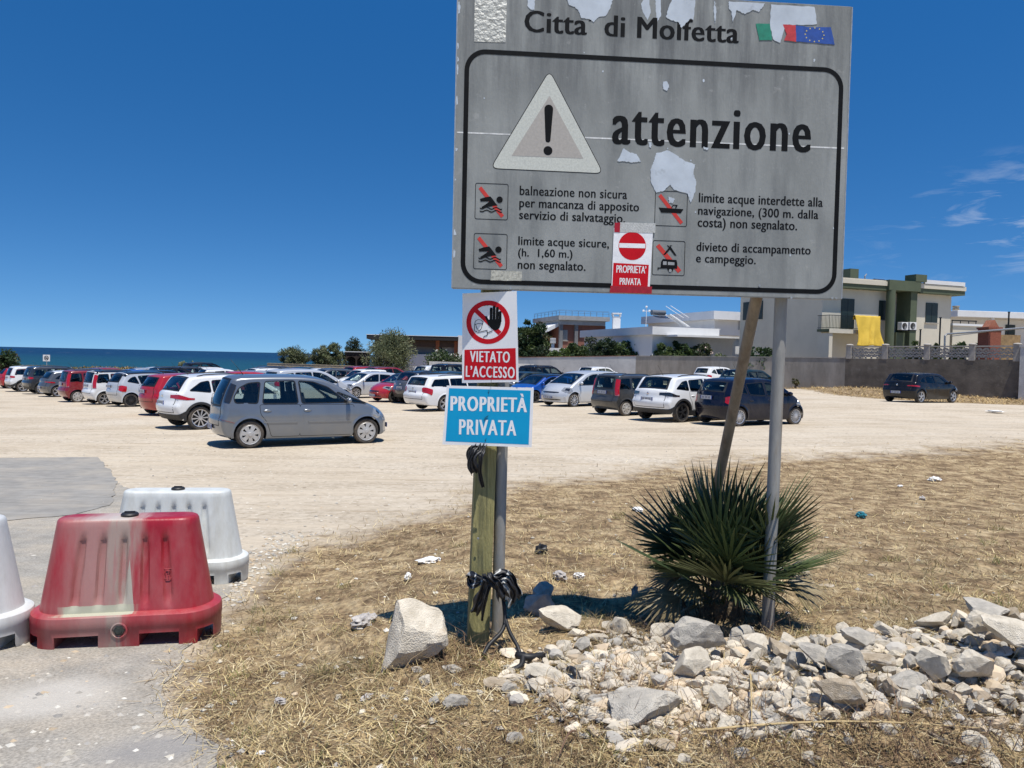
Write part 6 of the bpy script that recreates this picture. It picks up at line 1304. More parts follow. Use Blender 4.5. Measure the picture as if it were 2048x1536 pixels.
class Shell:
    """car body inflated from its side outline: C(s) is the centre line of the roof, bonnet and bumpers, S(s) the outline at the flank"""
    def __init__(s, outline, W, H, r0=.10, pf=.20, pr=.12, crown=.045, tumble=.80, n=150, belt=.92, roof_r=.075):
        s.W, s.H, s.tumble, s.belt = W, H, tumble, belt; s.n = n
        s.C = smooth_poly(outline, n); C = s.C
        s.x0 = min(p[0] for p in C); s.x1 = max(p[0] for p in C); s.nrm = []; s.S = []; s.r = []
        ar = sum(C[i][0] * C[(i + 1) % n][1] - C[(i + 1) % n][0] * C[i][1] for i in range(n)); sg = 1 if ar > 0 else -1
        for i in range(n):
            e = Vector(C[(i + 1) % n]) - Vector(C[i - 1]); e.normalize(); s.nrm.append(Vector((e.y * sg, -e.x * sg)))
        for i in range(n):
            x, z = C[i]; nx_, nz_ = s.nrm[i]
            dx = -pf * float(sm(s.x1 - .85, s.x1 - .05, x)) + pr * float(sm(s.x0 + .6, s.x0 + .05, x)); dz = -crown * max(0, nz_) ** 2
            s.S.append((x + dx, z + dz)); k = abs(nx_)
            s.r.append((roof_r if z > belt else r0) * (1 - k) + .13 * k if z > .35 else .05)
        for _ in range(3): s.r = [(s.r[i - 1] + s.r[i] * 2 + s.r[(i + 1) % n]) / 4 for i in range(n)]
        s.nS = []
        for i in range(n):
            e = Vector(s.S[(i + 1) % n]) - Vector(s.S[i - 1]); e.normalize(); s.nS.append(Vector((-e.y * sg, e.x * sg)))
    def w(s, x, z):
        h = s.W / 2; b = s.belt
        if z < b: sec = np.interp(z, [.15, .3, .5, .68, .84, b], [.93, .965, .99, 1.0, .985, .962])
        else: sec = .962 + (s.tumble - .962) * ((z - b) / (s.H - b)) ** 1.15
        e = 1 - .10 * float(sm(s.x1 - .75, s.x1 + .1, x)) - .07 * float(sm(s.x0 + .7, s.x0 - .1, x)); return h * sec * e
    def surf(s, si, q, off=0):
        """q: 0 centre, 1 edge of the crown, 2 where the rounding meets the flank, >2 down the flank (sign gives the side)"""
        sg = -1 if q < 0 else 1; q = abs(q); n = s.n; i = int(math.floor(si)) % n; f = si - math.floor(si); j = (i + 1) % n
        L = lambda a, b: Vector(a) * (1 - f) + Vector(b) * f
        C = L(s.C[i], s.C[j]); S = L(s.S[i], s.S[j]); nn = L(s.nS[i], s.nS[j]).normalized(); r_ = s.r[i] * (1 - f) + s.r[j] * f; no = L(s.nrm[i], s.nrm[j])
        P90 = S + nn * r_; w = s.w(P90.x, P90.y)
        if q <= 1: P = C + (S - C) * q * q; y = q * (w - r_); P += no * off
        elif q <= 2: a = (q - 1) * pi / 2; P = S + nn * (r_ * (1 - cos(a))) - nn * (off * cos(a)); y = w - r_ + r_ * sin(a) + off * sin(a)
        else: P = P90 + nn * ((q - 2) * .3); y = s.w(P.x, P.y) + off
        return Vector((P.x, sg * y, P.y))
    def near(s, x, z):
        return min(range(s.n), key=lambda i: (s.C[i][0] - x) ** 2 + (s.C[i][1] - z) ** 2)
    def body(s, mb, mi=0):
        n = s.n; qs = [0, .25, .5, .75, .9, 1, 1.2, 1.4, 1.6, 1.8, 2.0]
        rows = [[s.surf(i, q) for i in range(n)] for q in ([-q for q in qs[:0:-1]] + qs)]
        mb.grid(rows, mi, closed=True)
        ringp = [(s.surf(i, 2.0).x, s.surf(i, 2.0).z) for i in range(n)]; pts, tris = fill2d(ringp, .075)
        for sg in (-1, 1): mb.add([(x, sg * s.w(x, z), z) for x, z in pts], tris, mi)
    def side(s, mb, poly, off, sg, mi=0, step=.09, rim=True):
        pts, tris = fill2d(poly, step); mb.add([(x, sg * (s.w(x, z) + off), z) for x, z in pts], tris, mi)
        if rim:
            n = len(poly); mb.grid([[(x, sg * (s.w(x, z) + off), z) for x, z in poly], [(x, sg * (s.w(x, z) - .012), z) for x, z in poly]], mi, closed=True)
    def ribbon(s, mb, pts, wd, off, sg, mi=0, closed=False):
        P = [Vector(p) for p in pts]; n = len(P); A, B = [], []
        for i in range(n):
            a = P[i - 1] if (closed or i > 0) else P[i]; b = P[(i + 1) % n] if (closed or i < n - 1) else P[i]; e = (b - a).normalized(); o = Vector((-e.y, e.x)) * wd / 2
            for lst, p in ((A, P[i] + o), (B, P[i] - o)): lst.append((p.x, sg * (s.w(p.x, p.y) + off), p.y))
        mb.grid([A, B], mi, closed=closed)
    def patch(s, mb, s0, s1, q0, q1, off, mi=0, ns=8, nq=10, rim=True, corner=0):
        rows = []
        for a in range(ns + 1):
            row = []
            for b in range(nq + 1):
                u, v = a / ns, b / nq
                if corner:
                    m = abs(2 * u - 1); k = 1 - corner * max(0, m - .7) / .3 * 1.0 if m > .7 else 1; vv = .5 + (v - .5) * k
                else: vv = v
                row.append(s.surf(s0 + (s1 - s0) * u, q0 + (q1 - q0) * vv, off))
            rows.append(row)
        mb.grid(rows, mi)
        if rim:
            top = rows[0] + [r_[-1] for r_ in rows[1:]] + rows[-1][-2::-1] + [r_[0] for r_ in rows[-2:0:-1]]
            c = sum((Vector(v) for v in top), Vector()) / len(top); ins = [v + (Vector((0, 0, .7)) - v).normalized() * (off + .02) for v in top]; mb.grid([top, ins], mi, closed=True)
def zrange(sh, front, z0, z1):
    """outline indices on the front or rear face between two heights"""
    I = [i for i in range(sh.n) if z0 <= sh.C[i][1] <= z1 and ((sh.C[i][0] > 0) == front) and abs(sh.nrm[i].x) > .25]
    return I
def prof_idx(sh, a, b):
    i, j = sh.near(*a), sh.near(*b)
    if j < i and i - j > sh.n / 2: j += sh.n
    if i < j and j - i > sh.n / 2: i += sh.n
    return min(i, j), max(i, j)
def wheel_mesh(r_, style, wdt=.19):
    t = MB(); R0 = r_; k = r_ * (.72 if style != 'alloy' else .74)
    y = lambda v: Vector((v.x, v.y, v.z))
    t.lathe([(k, -wdt / 2 + .01), (r_ * .9, -wdt / 2), (r_ * .97, -wdt / 2 + .02), (r_, -wdt / 2 + .05), (r_, wdt / 2 - .05), (r_ * .97, wdt / 2 - .02), (r_ * .9, wdt / 2), (k, wdt / 2 - .01)], 36, axis='y')
    rm = MB(); rm.lathe([(k * 1.01, wdt / 2 - .004), (k * .93, wdt / 2 - .012), (k * .90, wdt / 2 - .03), (k * .88, wdt / 2 - .09)], 36, mi=0, axis='y')
    rm.lathe([(k * .9, wdt / 2 - .085), (0, wdt / 2 - .085)], 30, mi=1, axis='y')
    def spoke(a, r0, r1, w0, w1, y0, y1):
        c, s_ = cos(a), sin(a); vs = []
        for rr_, ww, yy in ((r0, w0, y0), (r1, w1, y1)):
            for sg in (-1, 1): vs += [(c * rr_ - s_ * ww * sg, yy, s_ * rr_ + c * ww * sg), (c * rr_ - s_ * ww * sg, yy - .03, s_ * rr_ + c * ww * sg)]
        rm.add(vs, [(0, 2, 6, 4), (0, 4, 5, 1), (2, 3, 7, 6), (0, 1, 3, 2), (4, 6, 7, 5)])
    yo = wdt / 2 - .012
    if style == 'hubcap':
        rm.lathe([(k * .93, yo - .006), (k * .88, yo + .004), (k * .80, yo + .004), (k * .78, yo - .02)], 36, axis='y'); rm.lathe([(k * .46, yo - .02), (k * .44, yo + .008), (k * .2, yo + .016), (k * .18, yo + .022), (0, yo + .022)], 30, axis='y')
        for j in range(7): spoke(2 * pi * j / 7 + .3, k * .42, k * .84, k * .17, k * .24, yo + .008, yo + .003)
    elif style == 'five':
        for j in range(5):
            for d in (-.13, .13): spoke(2 * pi * j / 5 + d + .3, k * .12, k * .95, k * .06, k * .055, yo + .004, yo)
        rm.lathe([(k * .24, yo - .03), (k * .22, yo + .008), (0, yo + .01)], 20, axis='y')
    elif style == 'multi':
        for j in range(10): spoke(2 * pi * j / 10, k * .15, k * .95, k * .05, k * .075, yo + .004, yo)
        rm.lathe([(k * .24, yo - .03), (k * .22, yo + .008), (0, yo + .01)], 20, axis='y')
    else:
        for j in range(16): spoke(2 * pi * j / 16, k * .28, k * .93, k * .045, k * .06, yo + .004, yo)
        rm.lathe([(k * .36, yo - .03), (k * .33, yo + .008), (0, yo + .012)], 24, axis='y')
    return t.mesh('tyre', tyreM, 40), rm
WHEELS = {}
def wheel(style, r_, dark):
    key = (style, round(r_, 3), dark)
    if key not in WHEELS:
        t, rm = wheel_mesh(r_, style); m = rimdarkM if dark else (hubM if style == 'hubcap' else rimM)
        WHEELS[key] = (t, rm.mesh('rim', [m, rimdarkM], 35))
    return WHEELS[key]
def boolean(me, cutters):
    o = link('shell', me); cs = []
    for c in cutters:
        cu = link('cutter', c); cs.append(cu); md = o.modifiers.new('b', 'BOOLEAN'); md.object = cu; md.solver = 'EXACT'; md.operation = 'DIFFERENCE'
        try: md.material_mode = 'TRANSFER'
        except Exception: pass
    dg = bpy.context.evaluated_depsgraph_get(); r_ = bpy.data.meshes.new_from_object(o.evaluated_get(dg))
    for x in [o] + cs: bpy.data.objects.remove(x)
    return r_
PAINT0 = mat('paint_slot', (.5, .5, .5), var=0)
def car_model(key, o):
    """meshes of one kind of car, in its own frame: x forwards, wheels at +-wb/2"""
    sh = Shell(o['out'], o['W'], o['H'], belt=o['belt'], tumble=o.get('tumble', .8), pf=o.get('pf', .2), pr=o.get('pr', .12)); wb = o['wb']; r_ = o['r']; P = {}
    mb = MB(); sh.body(mb); me = mb.mesh('body', [PAINT0], False, .002)
    cut = MB(); ra = r_ + .045
    for sx in (-1, 1):
        cx = sx * wb / 2; arc = [(cx + ra * cos(a), r_ + .01 + ra * sin(a)) for a in np.linspace(-.55, pi + .55, 40)]; arc = [(cx - ra * .85, -.1)] [:0] + arc
        for sg in (-1, 1): cut.prism(arc, sg * (o['W'] / 2 - .30), sg * (o['W'] / 2 + .25))
    c1 = cut.mesh('c', [interiorM])
    cav = round_poly(o['cav'], .06, 3); cavs = smooth_poly(cav, 60); pts, tris = fill2d(cavs, .12); m2 = MB()
    for sg in (-1, 1): m2.add([(x, sg * (sh.w(x, z) - .075), z) for x, z in pts], tris)
    m2.grid([[(x, -(sh.w(x, z) - .075), z) for x, z in cavs], [(x, sh.w(x, z) - .075, z) for x, z in cavs]], closed=True); c2 = m2.mesh('c', [interiorM], False, .0002)
    c3 = []
    for w_ in o['side']:
        q = Vector((sum(p[0] for p in w_) / len(w_), sum(p[1] for p in w_) / len(w_))); m3 = MB(); m3.prism(round_poly([tuple(Vector(p).lerp(q, .03)) for p in w_], .05, 4), -o['W'] / 2 - .06, o['W'] / 2 + .06); c3.append(m3.mesh('c', [sealM]))
    def scr(a, b, q, nar):
        i, j = prof_idx(sh, a, b); m_ = MB()
        def row(off):
            out = []
            for u in range(9):
                si = i + (j - i) * u / 8
                for v in range(9): out.append(sh.surf(si, (-1 + v / 4) * q, off))
            return out
        A, B = row(.08), row(-.16); F_ = []
        idx_ = lambda u, v: u * 9 + v
        for u in range(8):
            for v in range(8): F_ += [(idx_(u, v), idx_(u, v + 1), idx_(u + 1, v + 1), idx_(u + 1, v)), (81 + idx_(u, v), 81 + idx_(u + 1, v), 81 + idx_(u + 1, v + 1), 81 + idx_(u, v + 1))]
        e = [idx_(0, v) for v in range(9)] + [idx_(u, 8) for u in range(1, 9)] + [idx_(8, v) for v in range(7, -1, -1)] + [idx_(u, 0) for u in range(7, 0, -1)]
        for k in range(len(e)): a_, b_ = e[k], e[(k + 1) % len(e)]; F_.append((a_, 81 + a_, 81 + b_, b_))
        m_.add(A + B, F_); return m_.mesh('c', [sealM])
    c4 = scr(*o['ws'], .86, 0); c5 = scr(*o['rw'], .80, 0)
    full = o.get('full', True)
    nb = boolean(me, [c1, c2]); base_n = len(nb.polygons)
    for c_ in c3 + [c4, c5]:
        t_ = boolean(nb.copy(), [c_])
        if len(t_.polygons) > base_n * .8 and max(abs(v.co.y) for v in t_.vertices) < o['W'] / 2 + .03: nb = t_
        else: print('boolean skipped', key, len(t_.polygons))
    nb.polygons.foreach_set('use_smooth', [True] * len(nb.polygons)); nb.set_sharp_from_angle(angle=radians(38)); P['body'] = nb
    gl = glassM
    P['side_window'] = []
    for w_ in o['side']:
        for sg in (-1, 1):
            m_ = MB(); q = round_poly(w_, .055, 4); sh.side(m_, q, .003, sg, 0, .12, rim=False); sh.ribbon(m_, q + q[:1], .022, .0045, sg, 1, closed=False); P['side_window'].append(m_.mesh('side_window', [gl, sealM], True, recalc=False))
    def screen(a, b, q, nm):
        i, j = prof_idx(sh, a, b); m_ = MB(); sh.patch(m_, i - .6, j + .6, -q - .05, q + .05, .003, 0, 10, 14, rim=False)
        for q_ in (-q - .03, q + .03): m_.grid([[sh.surf(i - .8 + (j - i + 1.6) * u / 8, q_ - .05, .005) for u in range(9)], [sh.surf(i - .8 + (j - i + 1.6) * u / 8, q_ + .05, .005) for u in range(9)]], 1)
        for si in (i - .8, j + .1): m_.grid([[sh.surf(si, (-1 + v / 6) * (q + .06), .005) for v in range(13)], [sh.surf(si + .75, (-1 + v / 6) * (q + .06), .005) for v in range(13)]], 1)
        P[nm] = m_.mesh(nm, [gl, sealM], True, recalc=False)
    screen(*o['ws'], .87, 'windscreen'); screen(*o['rw'], .81, 'rear_window')
    # doors with a dark shut line, handle as a child
    P['door'] = []
    for d in o['doors']:
        for sg in (-1, 1):
            m_ = MB(); q = round_poly(d, .05, 4); sh.side(m_, inset(q, .004), .0035, sg, 0, .12, rim=True); sh.ribbon(m_, q + q[:1], .014, .0012, sg, 1)
            if o.get('strip'):
                xs = [p[0] for p in d]; z = o['strip']; m_.grid([[(x, sg * (sh.w(x, z + dz) + dy), z + dz) for x in np.linspace(min(xs) + .08 + (.10 if d is o['doors'][-1] else 0), max(xs) - .06, 8)] for dz, dy in ((.02, .002), (.018, .014), (-.018, .014), (-.02, .002))], 0)
            hx = min(p[0] for p in d) + .16; hz = o['belt'] - .13; h = MB(); h.lathe([(0, -.012), (.05, -.010), (.075, .0), (.07, .014), (.03, .022), (0, .024)], 16, fn=lambda v: Vector((hx + v.x * 1.25, sg * (sh.w(hx, hz) + v.z - .002), hz + v.y * .45)))
            P['door'].append((m_.mesh('door', [PAINT0, sealM], 50, recalc=False), h.mesh('handle', [PAINT0], True)))
    # lamps
    P['tail_lamp'] = []; P['headlamp'] = []
    for sg in (-1, 1):
        m_ = MB()
        for (z0, z1, q0, q1, mi) in o['tail']:
            I = zrange(sh, False, z0, z1); a, b = min(I), max(I)
            if b - a > sh.n / 2: I = [k + sh.n if k < sh.n / 2 else k for k in I]; a, b = min(I), max(I)
            sh.patch(m_, a, b, sg * q0, sg * q1, .008, mi, 6, 10, corner=o.get('tc', .2))
        P['tail_lamp'].append(m_.mesh('tail_lamp', [redL, clearL, blackL], 40))
        m_ = MB(); (a, b, q0, q1) = o['head']; i, j = prof_idx(sh, a, b); q0 += .12; q1 = min(q1, 2.25); sh.patch(m_, i, j, sg * q0, sg * q1, .007, 0, 6, 12, corner=.75); i2 = i + (j - i) * .3; sh.patch(m_, i2, i2 + (j - i) * .45, sg * (q0 + .15), sg * (q0 + (q1 - q0) * .55), .0095, 1, 4, 6, rim=False); P['headlamp'].append(m_.mesh('headlamp', [clearL, blackL], 40))
    # plates, grille, lower trim
    def plate(front, z):
        I = zrange(sh, front, z - .05, z + .05); i = I[len(I) // 2]; c = sh.surf(i, 0, .016); m_ = MB(); x = c.x; s_ = 1 if front else -1
        m_.box(x - .006, x + .006, -.26, .26, c.z - .056, c.z + .056, 0)
        for y0 in (-.26, .228): m_.box(x - .0075, x + .0075, y0, y0 + .032, c.z - .0555, c.z + .0555, 1)
        for k, wd in ((-.17, .03), (-.12, .03), (-.05, .025), (-.01, .028), (.035, .025), (.11, .03), (.16, .03)): m_.box(x - .0072, x + .0072, k, k + wd, c.z - .035, c.z + .035, 2)
        return m_.mesh('number_plate', [plateM, plateB, mat('plate_grey', (.16, .17, .2), var=.2, scale=90)])
    P['plate_rear'] = plate(False, o['plate'][0]); P['plate_front'] = plate(True, o['plate'][1])
    m_ = MB()
    for (z0, z1, q, mi) in o['grille']:
        I = zrange(sh, True, z0, z1); I = [k + sh.n if k < sh.n / 4 else k for k in I]; sh.patch(m_, min(I), max(I), -q, q, .006, mi, 5, 14, corner=.3)
    P['grille'] = m_.mesh('grille', [blackL, chromeM, claddingM], 40)
    P['trim'] = None; m_ = MB()
    if o.get('clad'):
        zc = o['clad']
        for fr in (False, True):
            I = zrange(sh, fr, .2, zc); I = [k + sh.n if k < sh.n / 4 else k for k in I]; sh.patch(m_, min(I), max(I), -2.55, 2.55, .010, 0, 6, 40)
        for sg in (-1, 1):
            xa, xb = -wb / 2 + ra * .8, wb / 2 - ra * .8; sh.side(m_, [(xa, .22), (xb, .22), (xb, .40), (xa, .40)], .014, sg, 0, .15)
            for sx in (-1, 1):
                cx = sx * wb / 2; a_ = np.linspace(-.2, pi + .2, 36); A = [(cx + (ra - .005) * cos(t), r_ + .01 + (ra - .005) * sin(t)) for t in a_]; B = [(cx + (ra + .06) * cos(t), r_ + .01 + (ra + .06) * sin(t)) for t in a_]
                m_.grid([[(x, sg * (sh.w(x, z) - .01), z) for x, z in A], [(x, sg * (sh.w(x, z) + .018), z) for x, z in A], [(x, sg * (sh.w(x, z) + .014), z) for x, z in B], [(x, sg * (sh.w(x, z) - .01), z) for x, z in B]], 0)
        P['trim'] = m_.mesh('lower_cladding', [claddingM], 40)
    else:
        for sg in (-1, 1):
            for sx in (-1, 1):                                  # painted lip round each wheel opening
                cx = sx * wb / 2; a_ = np.linspace(-.25, pi + .25, 36); A = [(cx + (ra - .004) * cos(t), r_ + .01 + (ra - .004) * sin(t)) for t in a_]; B = [(cx + (ra + .05) * cos(t), r_ + .01 + (ra + .05) * sin(t)) for t in a_]
                m_.grid([[(x, sg * (sh.w(x, z) - .01), z) for x, z in A], [(x, sg * (sh.w(x, z) + .014), z) for x, z in A], [(x, sg * (sh.w(x, z) + .0), z) for x, z in B]], 0)
        P['arch'] = m_.mesh('wheel_arch_lip', [PAINT0], 50)
    if o.get('rails'):
        m_ = []
        for sg in (-1, 1):
            q = MB(); pts = []
            for x in np.linspace(o['rails'][0], o['rails'][1], 9):
                i = max((k for k in range(sh.n) if sh.C[k][1] > o['belt'] + .2), key=lambda k: -abs(sh.C[k][0] - x)); pts.append(sh.surf(i, sg * .93, .035 if x not in o['rails'] else .004))
            q.tube(pts, .016, 8); m_.append(q.mesh('roof_rail', [claddingM], True))
        P['roof_rail'] = m_
    P['mirror'] = []
    mx_, mz = o['mirror']
    for sg in (-1, 1):
        m_ = MB(); c = Vector((mx_, sg * (sh.w(mx_, mz) + .10), mz + .05)); m_.lathe([(0, -.055), (.075, -.05), (.098, -.01), (.085, .03), (.04, .05), (0, .055)], 18, fn=lambda v: c + Vector((v.z, v.x * 1.0, v.y * .72))); m_.tube([c + Vector((0, -sg * .12, -.05)), c + Vector((0, -sg * .05, -.035))], .02, 8, 1)
        P['mirror'].append(m_.mesh('mirror', [PAINT0, sealM], True))
    P['seat'] = []
    if full:
        for (sx, sy, wd) in ((.22, .38, .25), (.22, -.38, .25), (-.72, 0, .6)):
            m_ = MB(); T_ = Matrix.Translation((sx, sy, 0)); m_.box(-.25, .25, -wd, wd, .46, .62, mat=T_); m_.box(-.07, .07, -wd, wd, 0, .62, mat=T_ @ Matrix.Translation((-.26, 0, .58)) @ Matrix.Rotation(radians(-14), 4, 'Y'))
            for y_ in ([0] if wd < .5 else [-.36, .36]): m_.box(-.05, .05, -.13, .13, 0, .2, mat=T_ @ Matrix.Translation((-.415, y_, 1.20)) @ Matrix.Rotation(radians(-8), 4, 'Y'))
            P['seat'].append(m_.mesh('seat', [seatM]))
    if o.get('roofcap'):
        i, j = prof_idx(sh, o['ws'][0] if o['ws'][0][1] > o['ws'][1][1] else o['ws'][1], o['rw'][0] if o['rw'][0][1] > o['rw'][1][1] else o['rw'][1]); m_ = MB(); sh.patch(m_, i - 1, j + 1, -1.75, 1.75, .004, 0, 16, 24, rim=False); P['roof_panel'] = m_.mesh('roof_panel', [PAINT0], True)
    m_ = MB(); i = prof_idx(sh, *o['rw'])[0]; j = sh.near(o['ant'][0], o['ant'][1]); c = sh.surf(j, 0); m_.tube([c + Vector((0, 0, -.01)), c + Vector((-.05, 0, .06)), c + Vector((-.28, 0, .34))], [.012, .006, .004], 6); P['antenna'] = m_.mesh('antenna', [sealM], True)
    a, b = o['rw']; a = a if a[1] < b[1] else b; i = sh.near(*a); m_ = MB(); m_.tube([sh.surf(i, 0, .03), sh.surf(i - .8, .2, .02), sh.surf(i - 1.6, .5, .02)] if sh.C[(i - 1) % sh.n][1] > sh.C[i][1] else [sh.surf(i, 0, .03), sh.surf(i + .8, .2, .02), sh.surf(i + 1.6, .5, .02)], .010, 6); P['wiper'] = m_.mesh('wiper', [sealM], True)
    I = zrange(sh, False, o['belt'] - .12, o['belt'] - .04); c = sh.surf(I[len(I) // 2], 0, .004); m_ = MB(); m_.lathe([(.0, .0), (.045, .0), (.043, .008), (.03, .006), (0, .01)], 20, fn=lambda v: Vector((c.x - v.z, v.x, c.z + v.y))); P['badge'] = m_.mesh('badge', [chromeM], True)
    a, b = o['rw']; lo = min(a[1], b[1]) - .06; I = zrange(sh, False, .50, lo); m_ = MB()
    if I:
        i, j = min(I), max(I); sh.patch(m_, i, j, -.88, .88, .004, 0, 8, 12)
        for q_ in (-.895, .895): m_.grid([[sh.surf(i + (j - i) * u / 8, q_ - .012, .0015) for u in range(9)], [sh.surf(i + (j - i) * u / 8, q_ + .012, .0015) for u in range(9)]], 1)
        k = i if sh.C[i][1] < sh.C[j][1] else j; d_ = -.35 if k == i else .35; m_.grid([[sh.surf(k, (-1 + v / 6) * .9, .0015) for v in range(13)], [sh.surf(k + d_, (-1 + v / 6) * .9, .0015) for v in range(13)]], 1)
        P['tailgate'] = m_.mesh('tailgate', [PAINT0, sealM], 50, recalc=False)
    P['o'] = o; P['sh'] = sh; return P

def arcdoor(x0, x1, z0, z1, cx, ra, rear):
    """door outline that follows the wheel opening at one lower corner"""
    if rear: return [(x1, z0), (x1, z1), (x0, z1), (x0 + .02, z1 - .22), (cx + ra * .95, r_z(ra, .95)), (cx + ra * 1.12, z0)]
    return [(x1, z0), (x1, z1), (x0, z1), (x0, z0)]
def r_z(ra, f): return .31 + ra * .45
MOD = {}
def model(key):
    if key not in MOD: MOD[key] = car_model(key, SPEC[key])
    return MOD[key]
SPEC = {}
def spec(key, **k): SPEC[key] = k
# -- compact people carrier
spec('mpv', W=1.69, H=1.60, wb=2.63, r=.303, belt=.94, strip=.56, pf=.24, pr=.11, tumble=.83,
     out=[(-1.93, .27), (-2.0, .40), (-2.03, .60), (-1.995, .70), (-1.975, .92), (-1.90, 1.16), (-1.78, 1.40), (-1.66, 1.545), (-1.3, 1.585), (-.6, 1.60), (.0, 1.585), (.40, 1.51), (.85, 1.275), (1.25, 1.03), (1.50, .945), (1.78, .82), (1.94, .68), (2.01, .52), (2.00, .34), (1.92, .21), (1.0, .19), (-1.0, .19), (-1.8, .23)],
     cav=[(-1.85, .62), (-1.80, 1.0), (-1.66, 1.40), (-1.3, 1.50), (-.5, 1.525), (.1, 1.50), (.42, 1.40), (.85, 1.16), (1.12, .95), (1.0, .45), (-.85, .42), (-1.0, .62)],
     side=[[(-1.63, .985), (-1.66, 1.10), (-1.55, 1.31), (-1.36, 1.415), (-1.10, 1.44), (-1.16, .975)], [(-1.06, .97), (-1.0, 1.455), (-.35, 1.475), (-.28, .97)], [(-.20, .97), (-.27, 1.475), (.06, 1.45), (.40, 1.33), (.86, .98)], [(.98, .975), (.60, 1.21), (.64, 1.215), (1.32, .955)]],
     ws=((.50, 1.46), (1.24, 1.04)), rw=((-1.955, .97), (-1.72, 1.47)), doors=[[(-.24, .24), (-.24, .945), (-1.12, .945), (-1.10, .74), (-.96, .56), (-.86, .24)], [(1.0, .24), (1.0, .93), (-.24, .945), (-.24, .24)]],
     tail=[(.96, 1.42, .96, 1.9, 2), (.58, .655, .9, 2.5, 0)], tc=.1, head=((1.66, .88), (1.93, .68), .62, 2.3), plate=(.45, .42), grille=[(.55, .62, .4, 0), (.28, .38, .8, 0)], mirror=(.86, .98), ant=(-1.3, 1.585))
# -- crossover
spec('crossover', W=1.80, H=1.57, wb=2.64, r=.338, belt=1.0, clad=.47, rails=(-1.35, .15), pf=.26, pr=.16, tumble=.80,
     out=[(-2.0, .34), (-2.10, .50), (-2.13, .68), (-2.06, .80), (-2.03, 1.02), (-1.93, 1.10), (-1.62, 1.42), (-1.50, 1.50), (-1.2, 1.535), (-.6, 1.565), (0, 1.555), (.35, 1.50), (.8, 1.26), (1.15, 1.065), (1.5, .99), (1.85, .90), (2.0, .78), (2.06, .6), (2.04, .4), (1.94, .26), (1.0, .24), (-1.0, .24), (-1.85, .28)],
     cav=[(-1.80, .7), (-1.75, 1.05), (-1.5, 1.36), (-1.2, 1.45), (-.5, 1.485), (.1, 1.46), (.38, 1.38), (.8, 1.14), (1.0, 1.0), (.95, .5), (-.85, .5), (-1.0, .7)],
     side=[[(-1.62, 1.10), (-1.30, 1.33), (-1.06, 1.375), (-1.02, 1.05)], [(-.95, 1.045), (-.99, 1.38), (-.28, 1.425), (-.22, 1.025)], [(-.14, 1.02), (-.20, 1.43), (.12, 1.40), (.38, 1.30), (.86, 1.01)]],
     ws=((.44, 1.455), (1.12, 1.08)), rw=((-1.90, 1.14), (-1.60, 1.44)), doors=[[(-.18, .42), (-.18, 1.0), (-1.0, 1.02), (-1.0, .85), (-.88, .64), (-.84, .42)], [(.98, .42), (.98, .985), (-.18, 1.0), (-.18, .42)]],
     tail=[(.84, 1.0, .62, 2.9, 0)], tc=.55, head=((1.72, .96), (1.98, .80), .55, 2.7), plate=(.70, .5), grille=[(.68, .80, .5, 0), (.34, .50, .8, 0)], mirror=(.85, 1.03), ant=(-1.35, 1.51))
spec('boxy_suv', W=1.82, H=1.66, wb=2.67, r=.348, belt=1.04, clad=.50, rails=(-1.45, .2), pf=.2, pr=.10, tumble=.84,
     out=[(-2.0, .36), (-2.10, .50), (-2.13, .70), (-2.08, .80), (-2.07, 1.05), (-1.98, 1.32), (-1.86, 1.55), (-1.75, 1.62), (-1.3, 1.65), (-.6, 1.66), (.05, 1.64), (.38, 1.56), (.78, 1.32), (1.10, 1.12), (1.5, 1.06), (1.88, .99), (2.03, .86), (2.08, .66), (2.05, .42), (1.94, .28), (1.0, .26), (-1.0, .26), (-1.85, .30)],
     cav=[(-1.92, .72), (-1.90, 1.1), (-1.75, 1.48), (-1.2, 1.56), (-.5, 1.575), (.1, 1.54), (.42, 1.44), (.78, 1.20), (.95, 1.05), (.95, .5), (-.85, .5), (-1.0, .72)],
     side=[[(-1.78, 1.10), (-1.66, 1.44), (-1.14, 1.48), (-1.10, 1.09)], [(-1.02, 1.085), (-1.05, 1.49), (-.30, 1.51), (-.24, 1.07)], [(-.16, 1.07), (-.22, 1.51), (.14, 1.48), (.42, 1.36), (.84, 1.06)]],
     ws=((.46, 1.51), (1.08, 1.14)), rw=((-2.03, 1.12), (-1.90, 1.48)), doors=[[(-.20, .44), (-.20, 1.04), (-1.08, 1.05), (-1.06, .85), (-.9, .66), (-.86, .44)], [(.98, .44), (.98, 1.03), (-.20, 1.04), (-.20, .44)]],
     tail=[(.86, 1.10, .84, 2.2, 0)], tc=.1, head=((1.78, 1.02), (2.02, .86), .55, 2.5), plate=(.90, .5), grille=[(.74, .88, .55, 1), (.36, .52, .8, 2)], mirror=(.84, 1.08), ant=(-1.4, 1.645))
